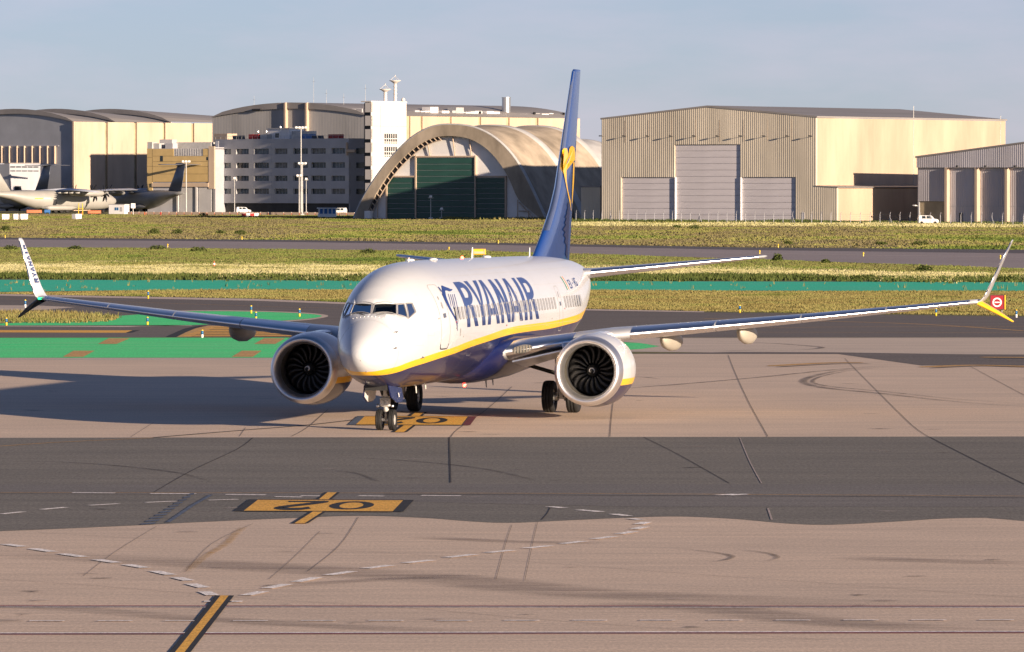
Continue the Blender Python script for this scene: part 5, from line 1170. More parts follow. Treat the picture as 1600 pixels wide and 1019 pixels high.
# ---- livery
def stripe_pts(L):
    out = []
    for px, py in L:
        p = hit(px, py)
        if p: out.append((p.x, p.z))
    return sorted(out)
s_top = stripe_pts([(576, 581), (600, 577.5), (620, 573), (640, 565.5), (667, 556.5), (690, 549), (714, 541), (734, 533), (761, 524), (797, 512), (830, 506.5), (860, 502.5), (890, 495.5), (910, 487.5)])
s_bot = stripe_pts([(578, 586.8), (600, 586), (620, 582), (640, 575), (667, 566.5), (690, 559), (714, 551), (734, 543), (761, 534), (797, 523), (830, 517.5), (860, 513.4), (890, 506), (906, 500)])
def livery(name, top_pts, bot_pts, zoff=0.0, flat=None):
    m, nt, b = new_mat(name)
    tc = N(nt, 'ShaderNodeTexCoord'); sp = N(nt, 'ShaderNodeSeparateXYZ'); nt.links.new(tc.outputs['Object'], sp.inputs[0])
    xn = N(nt, 'ShaderNodeMath', operation='MULTIPLY'); xn.inputs[1].default_value = 1/40; nt.links.new(sp.outputs['X'], xn.inputs[0])
    def curve(pts):
        if flat is None:
            fc = N(nt, 'ShaderNodeFloatCurve'); cu = fc.mapping.curves[0]; pts = [(0, pts[0][1])]+pts+[(40, pts[-1][1]+(40-pts[-1][0])*.10)]
            cu.points[0].location = (0, pts[0][1]/6); cu.points[1].location = (1, min(.999, pts[-1][1]/6))
            for x, z in pts[1:-1]: cu.points.new(x/40, z/6)
            fc.mapping.update(); nt.links.new(xn.outputs[0], fc.inputs['Value'])
            mu = N(nt, 'ShaderNodeMath', operation='MULTIPLY'); mu.inputs[1].default_value = 6; nt.links.new(fc.outputs[0], mu.inputs[0]); return mu.outputs[0]
        v = N(nt, 'ShaderNodeValue'); v.outputs[0].default_value = pts; return v.outputs[0]
    zt = curve(top_pts if flat is None else flat[0]); zb = curve(bot_pts if flat is None else flat[1])
    def step(zc):
        g_ = N(nt, 'ShaderNodeMath', operation='SUBTRACT'); nt.links.new(sp.outputs['Z'], g_.inputs[0]); nt.links.new(zc, g_.inputs[1])
        r_ = N(nt, 'ShaderNodeMapRange'); r_.inputs['From Min'].default_value = -.004; r_.inputs['From Max'].default_value = .004; nt.links.new(g_.outputs[0], r_.inputs['Value']); return r_.outputs[0]
    no = N(nt, 'ShaderNodeTexNoise', Scale=.6, Detail=6, Roughness=.65); mp = N(nt, 'ShaderNodeMapping'); mp.inputs['Scale'].default_value = (.5, 1, 1.6); nt.links.new(tc.outputs['Object'], mp.inputs['Vector']); nt.links.new(mp.outputs[0], no.inputs['Vector'])
    wmx = N(nt, 'ShaderNodeMix', data_type='RGBA'); wmx.inputs[6].default_value = (.51, .52, .54, 1); wmx.inputs[7].default_value = (.59, .60, .62, 1); nt.links.new(no.outputs['Fac'], wmx.inputs[0])
    m1 = N(nt, 'ShaderNodeMix', data_type='RGBA'); m1.inputs[6].default_value = (.004, .009, .062, 1); m1.inputs[7].default_value = (.90, .50, .008, 1); nt.links.new(step(zb), m1.inputs[0])
    m2 = N(nt, 'ShaderNodeMix', data_type='RGBA'); nt.links.new(m1.outputs[2], m2.inputs[6]); nt.links.new(wmx.outputs[2], m2.inputs[7]); nt.links.new(step(zt), m2.inputs[0])
    nt.links.new(m2.outputs[2], b.inputs['Base Color'])
    b.inputs['Roughness'].default_value = .30; b.inputs['Coat Weight'].default_value = .38; b.inputs['Coat Roughness'].default_value = .05
    n2 = N(nt, 'ShaderNodeTexNoise', Scale=2.2, Detail=2); nt.links.new(tc.outputs['Object'], n2.inputs['Vector'])
    bp = N(nt, 'ShaderNodeBump', Strength=.10); bp.inputs['Distance'].default_value = .02; nt.links.new(n2.outputs['Fac'], bp.inputs['Height']); nt.links.new(bp.outputs[0], b.inputs['Normal']); nt.links.new(bp.outputs[0], b.inputs['Coat Normal'])
    return m
M['livery'] = livery('hull_livery', s_top, s_bot)
M['nacelle_livery'] = livery('nacelle_livery', None, None, flat=(1.40, 1.18))
M['navy'] = surf('navy_paint', (.004, .009, .062), .38, 0, .05, .8, coat=.25)
M['fin_blue'] = surf('fin_blue_paint', (.006, .040, .20), .32, 0, .08, .5, coat=.7)
M['letter_blue'] = surf('letter_blue_paint', (.004, .024, .15), .28, 0, .05, .8, coat=.55)
M['yellow_paint'] = surf('yellow_paint', (.90, .50, .008), .32, 0, .04, .8, coat=.6)
M['polished'] = surf('polished_aluminium', (.84, .86, .90), .29, 1.0, .03, 2.0)
M['lip_metal'] = surf('inlet_lip_metal', (.82, .81, .81), .42, 1.0, .04, 1.2)
M['wing_grey'] = surf('wing_grey_paint', (.42, .43, .45), .35, 0, .06, .6, coat=.3)
M['wing_under'] = surf('wing_under_grey', (.50, .50, .48), .4, 0, .06, .6)
M['fairing'] = surf('fairing_paint', (.40, .37, .31), .45, 0, .05, .6)
M['fan'] = surf('fan_blade_composite', (.007, .007, .008), .42, .1, .15, 3)
M['duct'] = surf('duct_liner', (.055, .055, .06), .45, .2, .15, 3)
M['duct_light'] = surf('duct_lip_liner', (.13, .12, .10), .45, .4, .1, 3)
M['gear_white'] = surf('gear_white_paint', (.70, .69, .66), .35, 0, .1, 3)
M['gear_dark'] = surf('gear_dark', (.035, .034, .033), .5, .2, .2, 4)
M['rim'] = surf('wheel_rim', (.50, .49, .46), .4, .3, .1, 6)
M['seal'] = surf('grey_seal', (.30, .29, .28), .5, 0, .08, 3)
M['lap'] = surf('lap_joint_line', (.44, .44, .45), .5, 0, .08, 3)
M['line'] = surf('panel_gap', (.33, .32, .31), .6, 0, .08, 3)
M['frame_grey'] = surf('window_frame_grey', (.36, .35, .35), .4, .3, .08, 3)
M['cabin_window'] = surf('cabin_window_acrylic', (.42, .41, .39), .12, 0, .15, 2, coat=.5)
M['cockpit_in'] = surf('cockpit_interior', (.030, .033, .040), .7, 0, .2, 3)
M['green_stripe'] = surf('flag_green', (.02, .22, .10), .35, 0, .05, 2); M['orange_stripe'] = surf('flag_orange', (.75, .22, .03), .35, 0, .05, 2)
M['red_lamp'] = emit('red_beacon', (1.0, .03, .015), 22.0); M['green_lamp'] = emit('green_nav_light', (.02, .8, .25), 1.5)
gm, gnt, gb_ = new_mat('windscreen_glass'); gnt.nodes.remove(gb_)
g_t = N(gnt, 'ShaderNodeBsdfTransparent'); g_t.inputs[0].default_value = (.62, .68, .74, 1); g_g = N(gnt, 'ShaderNodeBsdfGlossy', Roughness=.02); g_g.inputs[0].default_value = (.9, .95, 1, 1)
g_f = N(gnt, 'ShaderNodeFresnel', IOR=1.33); g_m = N(gnt, 'ShaderNodeMixShader'); gnt.links.new(g_f.outputs[0], g_m.inputs[0]); gnt.links.new(g_t.outputs[0], g_m.inputs[1]); gnt.links.new(g_g.outputs[0], g_m.inputs[2])
gnt.links.new(g_m.outputs[0], gnt.nodes['Material Output'].inputs[0]); M['glass'] = gm

# ---- fuselage, with the flight deck opened behind the windows
xs_f = list(38.2*(np.linspace(0, 1, 46)**2)) ; xs_f = sorted(set([.02, .05, .12, .2, .42, .55, .9, 1.05, 1.4, 1.55, 1.9, 2.3, 2.8] + [round(x, 4) for x in xs_f if x > 0]))
ths = np.linspace(0, 2*math.pi, 72, endpoint=False)
b = MB(); b.smooth = True
rings = [[fpt(x, t) for t in ths] for x in xs_f]; b.loft(rings, True, False, True)
n0 = len(b.v); b.v.append((0, 0, 2.55)); 
for i in range(72): b.f.append([(i+1) % 72, i, n0]); b.m.append(0); b.sm.append(True)
fus_me = b.mesh('fuselage', [M['livery'], M['cockpit_in']])
fus_o = link('fuselage', fus_me, None)
panes_px = {
 'front': [(582.3, 475.8), (618.8, 475.6), (618.8, 490.8), (580.2, 490.5)],
 'side': [(621.3, 476), (631, 475), (636.6, 496.2), (621.6, 491.3)],
 'rear': [(634.6, 474.8), (644.0, 474.2), (649.3, 487.0), (638.9, 496.8)]}
panes = {k: [hit(*p) for p in v] for k, v in panes_px.items()}
def mirror(ps): return [Vector((p.x, -p.y, p.z)) for p in ps][::-1]
allp = [(k, v) for k, v in panes.items()] + [(k, mirror(v)) for k, v in panes.items()]
cut = MB(); CEN = Vector((3.0, 0, 3.9))
for k, ps in allp:
    c0 = sum(ps, Vector())/len(ps); tgt = Vector((2.9, c0.y*.45, 3.75))
    outer = [p+(p-tgt)*.12 for p in ps]; inner = [p+(tgt-p)*.55 for p in ps]
    n = len(ps); cut.add(outer+inner, [list(range(n))[::-1], list(range(n, 2*n))]+[(i, (i+1) % n, n+(i+1) % n, n+i) for i in range(n)])
# flight-deck cavity well inside the hull
rg = []
for x, k in ((2.02, .62), (2.5, .80), (3.0, .86), (3.9, .88)):
    t_, b_, w_, c_ = fus(x); rg.append([(x, w_*k*math.cos(a), 3.15+max(0, (t_-3.15)*k*math.sin(a)) if math.sin(a) > 0 else 3.15+.25*math.sin(a)) for a in np.linspace(0, 2*math.pi, 20, endpoint=False)])
cut.loft(rg, True, True, True)
cut_me = cut.mesh('cutter', [M['cockpit_in']]); cut_o = link('cutter', cut_me, None)
md = fus_o.modifiers.new('b', 'BOOLEAN'); md.operation = 'DIFFERENCE'; md.object = cut_o; md.solver = 'EXACT'; md.use_self = True; md.material_mode = 'TRANSFER'
dg = bpy.context.evaluated_depsgraph_get(); ev = bpy.data.meshes.new_from_object(fus_o.evaluated_get(dg))
fus_o.modifiers.clear(); bpy.data.objects.remove(cut_o)
if len(ev.polygons) > 500: fus_o.data = ev
fus_o.parent = AC
try:
    for p in fus_o.data.polygons: p.use_smooth = fus_o.data.materials[p.material_index].name == 'hull_livery'
except Exception: pass
def sub_poly(ps, n=4):
    """grid over a quad"""
    return [[(ps[0]*(1-u)+ps[1]*u)*(1-v)+(ps[3]*(1-u)+ps[2]*u)*v for u in np.linspace(0, 1, n)] for v in np.linspace(0, 1, n)]
def out(p, o):
    return fpt(p.x, th_of(p), o)
for k, ps in allp:
    w_ = empty('cockpit_window'); w_.parent = AC
    c0 = sum(ps, Vector())/len(ps)
    b = MB(); b.poly([p+(CEN-p).normalized()*.012 for p in ps]); b.build('pane', M['glass'], w_)
    b = MB(); n = len(ps)
    rim_o = [out(c0+(p-c0)*1.0+(p-c0).normalized()*.045, .010) for p in ps]; rim_i = [out(p, .012) for p in ps]; rim_d = [p+(CEN-p).normalized()*.05 for p in ps]
    for i in range(n):
        j = (i+1) % n; m_ = 5
        for q in range(m_):
            a0, a1 = q/m_, (q+1)/m_
            def L(A, B, t): return A*(1-t)+B*t
            o0 = out(L(rim_o[i], rim_o[j], a0), .010); o1 = out(L(rim_o[i], rim_o[j], a1), .010); i0 = out(L(rim_i[i], rim_i[j], a0), .012); i1 = out(L(rim_i[i], rim_i[j], a1), .012)
            b.poly([o0, o1, i1, i0]); b.poly([i0, i1, L(rim_d[i], rim_d[j], a1), L(rim_d[i], rim_d[j], a0)])
    b.build('window_frame', M['frame_grey'], w_)
# wipers
for s in (1, -1):
    p0 = out(Vector((hit(588, 494).x, s*hit(588, 494).y if s > 0 else -hit(588, 494).y, hit(588, 494).z)), .03); p1 = out(Vector((hit(600, 491.5).x, s*hit(600, 491.5).y, hit(600, 491.5).z)), .03)
    b = MB(); b.tube(p0, p1, .012, .012, 5); b.build('wiper', M['gear_dark'], AC)
# flight-deck furniture
b = MB(); b.cbox(2.15, 2.45, -.85, .85, 3.55, 3.78, .04); b.build('glareshield', M['cockpit_in'], AC)

# ---- panel lines, doors, windows
def ring_strip(b, pts, w, off):     # thin strip along (x, theta) polyline on the hull
    P = [fpt(x, t, off) for x, t in pts]
    for i in range(len(P)-1):
        d = (P[i+1]-P[i]).normalized(); c0 = P[i]; nrm = Vector((0, c0.y, c0.z-3.3)).normalized(); s = d.cross(nrm).normalized()*w/2
        b.poly([P[i]-s, P[i+1]-s, P[i+1]+s, P[i]+s])
def th_z(x, z):
    t, b_, w, c_ = fus(x); v = (t-c_) if z > c_ else (c_-b_); return math.asin(max(-1, min(1, (z-c_)/v)))
def door(x0, x1, z0, z1, name='door', sill=True, w=.022):
    d = empty(name); d.parent = AC; r = .16; pts = []
    def corner(cx, cz, a0, a1): return [(cx+r*math.cos(a), cz+r*math.sin(a)) for a in np.linspace(a0, a1, 5)]
    loop = corner(x1-r, z0+r, -math.pi/2, 0)+[(x1, z) for z in np.linspace(z0+r, z1-r, 10)[1:-1]]+corner(x1-r, z1-r, 0, math.pi/2)+corner(x0+r, z1-r, math.pi/2, math.pi)+[(x0, z) for z in np.linspace(z1-r, z0+r, 10)[1:-1]]+corner(x0+r, z0+r, math.pi, 1.5*math.pi)
    loop.append(loop[0]); b = MB(); ring_strip(b, [(x, th_z(x, z)) for x, z in loop], w, .006); b.build('door_gap', M['line'], d)
    if sill:
        b = MB(); lp = corner(x0+r, z0+r, math.pi, 1.5*math.pi)+corner(x1-r, z0+r, -math.pi/2, 0); ring_strip(b, [(x, th_z(x, z)) for x, z in lp], .045, .012); b.build('door_sill', M['gear_dark'], d)
    xm = (x0+x1)/2; b = MB(); p = [fpt(xm+dx, th_z(xm, 3.72)+dt, .01) for dx, dt in ((-.13, -.035), (.13, -.035), (.13, .035), (-.13, .035))]; b.poly(p); b.build('door_handle', M['steel'], d)
    n = 10; b = MB(); b.poly([fpt(xm+.07*math.cos(a), th_z(xm, 4.05)+.06*math.sin(a), .010) for a in np.linspace(0, 2*math.pi, n, endpoint=False)]); b.build('door_window', M['cabin_window'], d)
door(4.75, 5.62, 2.63, 4.72)
door(24.4, 25.05, 2.75, 4.35, 'exit_door', False)
for xx in (15.75, 16.85): door(xx, xx+.5, 3.30, 4.28, 'overwing_exit', False)
b = MB(); b.smooth = True
W_, H_ = .125, .18; n = 14
def win(x0):
    o_, i_ = [], []
    for q in range(n):
        a = 2*math.pi*q/n; cx = abs(math.cos(a))**.6*math.copysign(1, math.cos(a)); sx = abs(math.sin(a))**.6*math.copysign(1, math.sin(a))
        o_.append((cx*W_*1.28, 3.76+sx*H_*1.18)); i_.append((cx*W_, 3.76+sx*H_))
    return o_, i_
o_, i_ = win(0)
def wp(dx, z, off): p = fpt(12, th_z(12, z), off); return (dx, p.y, p.z)
for q in range(n):
    j = (q+1) % n; b.mi = 1; b.poly([wp(*o_[q], .006), wp(*o_[j], .006), wp(*i_[j], .010), wp(*i_[q], .010)])
b.mi = 0; b.poly([wp(*p, .004) for p in i_]); win_me = b.mesh('cabin_window', [M['cabin_window'], M['seal']])
x = 6.45
while x < 29.3:
    if not (24.2 < x < 25.3): link('cabin_window', win_me, AC, (x, 0, 0))
    x += .508
b = MB(); ring_strip(b, [(1.42, t) for t in np.linspace(-1.2, math.pi+1.2, 40)], .014, .004); b.build('radome_joint', M['line'], AC)
for xj in (3.6, 6.1, 8.6, 11.2, 13.7, 16.3, 18.8, 21.4, 23.9, 26.5, 29.0, 31.2):
    b = MB(); ring_strip(b, [(xj, t) for t in np.linspace(-1.0, 1.6, 26)], .007, .004); b.build('panel_joint', M['lap'], AC)
for zj in (4.95, 4.45, 3.05):
    b = MB(); ring_strip(b, [(x_, th_z(x_, zj)) for x_ in np.linspace(6.1, 30, 30)], .007, .0035); b.build('lap_joint', M['lap'], AC)
for x0, x1, z0, z1 in ((2.5, 3.2, 2.35, 2.8), (3.5, 4.1, 3.1, 3.5), (6.6, 7.2, 2.55, 2.9), (9.0, 9.6, 2.3, 2.6), (1.7, 2.3, 3.0, 3.35), (12.2, 12.9, 4.95, 5.1), (21.8, 22.5, 3.0, 3.3), (29.6, 30.2, 3.4, 3.8)):
    b = MB(); ring_strip(b, [(x_, th_z(x_, z_)) for x_, z_ in ((x0, z0), (x1, z0), (x1, z1), (x0, z1), (x0, z0))], .008, .0045); b.build('access_panel', M['lap'], AC)
for x0, z0, mt in ((6.3, 3.45, 'red_box'), (6.32, 3.25, 'seal'), (4.55, 3.6, 'seal'), (7.4, 2.95, 'seal'), (14.6, 3.15, 'red_box'), (22.9, 3.2, 'seal'), (25.4, 3.5, 'red_box')):
    b = MB(); b.poly([fpt(x0, th_z(x0, z0), .005), fpt(x0+.12, th_z(x0, z0), .005), fpt(x0+.12, th_z(x0, z0+.05), .005), fpt(x0, th_z(x0, z0+.05), .005)]); b.build('stencil', M[mt], AC)
# probes and small fittings on the nose side
for px, py in ((619, 519.5), (617.5, 544), (660, 558)):
    p = hit(px, py); q = out(p, .06); b = MB(); b.tube(p, q, .03, .02, 6); b.tube(q, q+Vector((-.18, 0, 0)), .018, .012, 6); b.build('pitot_probe', M['steel'], AC)
for k in range(9):
    u = k/8; p = hit(552+46*u, 498.8-4.6*math.sin(math.pi*u*.8)+1.5*u); q = out(p, .03); b = MB(); b.tube(p, q, .018, .014, 6); b.build('nose_fastener', M['white_paint'], AC)
p0 = hit(563, 562.5); p1 = hit(573, 581)
if p0 and p1: b = MB(); b.tube(out(p0, .012), out(p1, .012), .012, .012, 5); b.build('lightning_strip', M['line'], AC)
for px, py, w_, h_ in ((719.5, 519, .05, .28), (684.5, 466, .05, .12)):
    p = hit(px, py); x_ = p.x; b = MB(); b.poly([fpt(x_+.04*math.cos(a), th_z(x_, p.z+h_/2*math.sin(a)), .010) for a in np.linspace(0, 2*math.pi, 10, endpoint=False)]); b.build('port_cover', M['seal'], AC)

# ---- lettering on the side
def quads_letter(ch, s):
    """strokes of a capital in a 1 x 1 cell as lists of quads (u across, v up)"""
    Q = []
    if ch == 'R':
        Q.append([(0,0),(s,0),(s,1),(0,1)])
        oa = [(s,1),(.5,1)]+[(.5+.5*math.sin(a), .725+.275*math.cos(a)) for a in np.linspace(.15, math.pi-.15, 9)]+[(.5,.45),(s,.45)]
        ia = [(s,.84),(.48,.84)]+[(.48+(.5-s*.98)*math.sin(a), .725+.125*math.cos(a)) for a in np.linspace(.15, math.pi-.15, 9)]+[(.48,.61),(s,.61)]
        Q += [[oa[i], oa[i+1], ia[i+1], ia[i]] for i in range(len(oa)-1)]
        Q.append([(.40,.449),(.72,.449),(1.03,0),(1.03-s*1.08,0)])
    elif ch == 'Y':
        Q += [[(.5-s*.5,0),(.5+s*.5,0),(.5+s*.5,.42),(.5-s*.5,.42)], [(.5-s*.5,.421),(.5,.421),(.5,.60),(s,1)], [(.5,.421),(.5+s*.5,.421),(1,1),(1-s,1)]]
        Q[1] = [(.5-s*.5,.421),(.501,.421),(s*1.05,1),(0,1)]; Q[2] = [(.502,.421),(.5+s*.5,.421),(1,1),(1-s*1.05,1)]
    elif ch == 'A':
        Q += [[(0,0),(s,0),(.5,.86),(.5-s*.48,1)], [(1-s,0),(1,0),(.5+s*.48,1),(.5,.86)], [(.5-s*.48,1),(.5,.861),(.5,1),(.5,1)], [(.5,.861),(.5+s*.48,1),(.5,1),(.5,1)], [(s*.9+.035,.20),(1-s*.9-.035,.20),(1-s*.9-.12,.335),(s*.9+.12,.335)]]
    elif ch == 'N':
        Q += [[(0,0),(s,0),(s,1),(0,1)], [(1-s,0),(1,0),(1,1),(1-s,1)], [(s+.002,.62),(1-s-.002,0),(1-s-.002,.38),(s+.002,1)]]
    elif ch == 'I': Q.append([(0,0),(1,0),(1,1),(0,1)])
    elif ch == 'E': Q += [[(0,0),(s,0),(s,1),(0,1)], [(s,0),(1,0),(1,.18),(s,.18)], [(s,.41),(.85,.41),(.85,.59),(s,.59)], [(s,.82),(1,.82),(1,1),(s,1)]]
    elif ch == 'H': Q += [[(0,0),(s,0),(s,1),(0,1)], [(1-s,0),(1,0),(1,1),(1-s,1)], [(s,.41),(1-s,.41),(1-s,.59),(s,.59)]]
    elif ch == 'G': Q += [[(0,0),(s,0),(s,1),(0,1)], [(s,0),(1,0),(1,.18),(s,.18)], [(s,.82),(1,.82),(1,1),(s,1)], [(1-s,.18),(1,.18),(1,.5),(1-s,.5)]]
    elif ch == '-': Q.append([(0,.41),(1,.41),(1,.59),(0,.59)])
    return Q
def letter_mesh(ch, s, fn, nu=5, nv=14):
    b = MB()
    for qi, q in enumerate(quads_letter(ch, s)):
        A, B_, C_, D_ = [Vector((p[0], p[1], 0)) for p in q]
        g_ = [[fn(*((A*(1-u)+B_*u)*(1-v)+(D_*(1-u)+C_*u)*v)[:2], .0012*(qi % 3)) for u in np.linspace(0, 1, nu)] for v in np.linspace(0, 1, nv)]
        for i in range(nv-1):
            for j in range(nu-1): b.poly([g_[i][j], g_[i][j+1], g_[i+1][j+1], g_[i+1][j]])
    return b
T0, T1 = th_z(12, 3.27), th_z(12, 4.76)
for ch, x0, x1, s in (('R', 7.95, 9.75, .29), ('Y', 9.68, 11.75, .27), ('A', 11.35, 13.45, .25), ('N', 13.72, 15.35, .30), ('A', 15.45, 17.55, .25), ('I', 17.88, 18.40, 1), ('R', 18.78, 20.45, .29)):
    fn = lambda u, v, d, x0=x0, x1=x1: fpt(x0+(x1-x0)*u, T0+(T1-T0)*v, .004+d)
    b = letter_mesh(ch, s, fn); b.build('letter', M['letter_blue'], AC)
# registration and flag
for k, ch in enumerate('EI-HG'):
    x0 = 27.55+k*.40; w_ = .30 if ch not in 'I-' else .12
    fn = lambda u, v, d, x0=x0, w_=w_: fpt(x0+w_*u, th_z(27.5, 4.20)+(th_z(27.5, 4.52)-th_z(27.5, 4.20))*v, .004+d)
    letter_mesh(ch, .26, fn, 3, 4).build('registration_letter', M['letter_blue'], AC)
for k, mt in enumerate(('green_stripe', 'white_paint', 'orange_stripe')):
    x0 = 26.75+k*.16; b = MB()
    for i in range(5): b.poly([fpt(x0, th_z(27, 4.18)+.055*i, .004), fpt(x0+.15, th_z(27, 4.18)+.055*i, .004), fpt(x0+.15, th_z(27, 4.18)+.055*(i+1), .004), fpt(x0, th_z(27, 4.18)+.055*(i+1), .004)])
    b.build('flag_stripe', M[mt], AC)
# harp emblem ahead of the lettering: traced strokes lying on the hull
def hull_strip(pts, name, mat, parent, off=.005):
    """pts: (px, py, width px) picked on the photograph, brought onto the hull"""
    sp = spline([(p[0], p[1]) for p in pts], 5); ws = np.interp(np.linspace(0, len(pts)-1, len(sp)), range(len(pts)), [p[2] for p in pts]); L_, R_ = [], []
    for i, p in enumerate(sp):
        q0 = sp[max(i-1, 0)]; q1 = sp[min(i+1, len(sp)-1)]; dx, dy = q1[0]-q0[0], q1[1]-q0[1]; l = math.hypot(dx, dy) or 1
        a_ = hit(p[0]-dy/l*ws[i]/2, p[1]+dx/l*ws[i]/2); c_ = hit(p[0]+dy/l*ws[i]/2, p[1]-dx/l*ws[i]/2)
        L_.append(out(a_, off)); R_.append(out(c_, off))
    b = MB()
    for i in range(len(sp)-1): b.poly([L_[i], L_[i+1], R_[i+1], R_[i]])
    return b.build(name, mat, parent)
harp = empty('harp_emblem'); harp.parent = AC
hull_strip([(689.5, 446.5, 1), (692.5, 452, 5), (693.5, 460, 5.5), (696.5, 468, 4.2), (700.5, 477, 3.6), (705, 486, 3.0), (710, 495, 2.4), (713.5, 504, 1.6), (714.8, 517, .5)], 'harp_pillar', M['letter_blue'], harp)
hull_strip([(690, 447, 2.0), (694.5, 451, 6.0), (699, 452, 4.6), (703, 453.5, 4.2), (706.5, 452.5, 1.2)], 'harp_neck', M['letter_blue'], harp, .0065)
hull_strip([(684.2, 448.3, .8), (686.5, 451, 1.8), (690, 456, 1.4)], 'harp_arm', M['letter_blue'], harp, .008)
for a_, c_ in (((700, 459), (705, 479)), ((703.5, 460), (709, 483)), ((706.5, 460), (712, 486)), ((709.5, 459.5), (715.5, 486))):
    hull_strip([(a_[0], a_[1], .9), ((a_[0]+c_[0])/2+.5, (a_[1]+c_[1])/2, 1.0), (c_[0], c_[1], .8)], 'harp_string', M['letter_blue'], harp)
hull_strip([(715.5, 486, .8), (715.8, 496, .8), (715.2, 506, .5)], 'harp_string', M['letter_blue'], harp)

# ---- belly fairing
b = MB(); b.smooth = True; rg = []
for x, wk, zb, zt in ((12.2, .5, 1.50, 1.9), (12.9, 1.45, 1.33, 2.2), (14.2, 1.98, 1.18, 2.55), (16, 2.08, 1.12, 2.65), (20, 2.08, 1.12, 2.6), (22.5, 1.9, 1.22, 2.4), (24.5, 1.2, 1.36, 2.0), (25.6, .4, 1.5, 1.8)):
    zc_ = zt; rg.append([(x, wk*math.cos(a), zc_+((zc_-zb) if math.sin(a) < 0 else .25)*math.sin(a)) for a in np.linspace(0, 2*math.pi, 28, endpoint=False)])
b.loft(rg, True, True, True); b.build('belly_fairing', M['navy'], AC)

# ---- wings
def le(y):
    return np.interp(y, [0, 1.9, 3.2, 5.0, 17.1], [12.3, 14.05, 15.25, 16.65, 22.9])
def te(y): return np.interp(y, [0, 5.7, 17.1], [21.3, 21.7, 24.5])
def zl(y): return np.interp(y, [0, 1.9, 5.0, 11, 17.1], [2.12, 2.26, 2.76, 3.28, 3.88])
def tc_(y): return np.interp(y, [0, 1.9, 5, 17.1], [.105, .105, .112, .105])
AF = airfoil(17, 1.0)
def wsec(y, s, grow=0.0, lo=0.0, hi=1.0):
    c_ = te(y)-le(y); r = []
    for p, q in AF:
        r.append(Vector((le(y)+c_*p, s*y, zl(y)+c_*q*tc_(y)*.92 - c_*.030*p + .035*c_*p*(1-p)*2)))
    return r
ys_w = [.6, 1.3, 1.9, 2.6, 3.2, 4.0, 5.0, 5.7, 7, 9, 11, 13, 15, 16.5, 17.1]
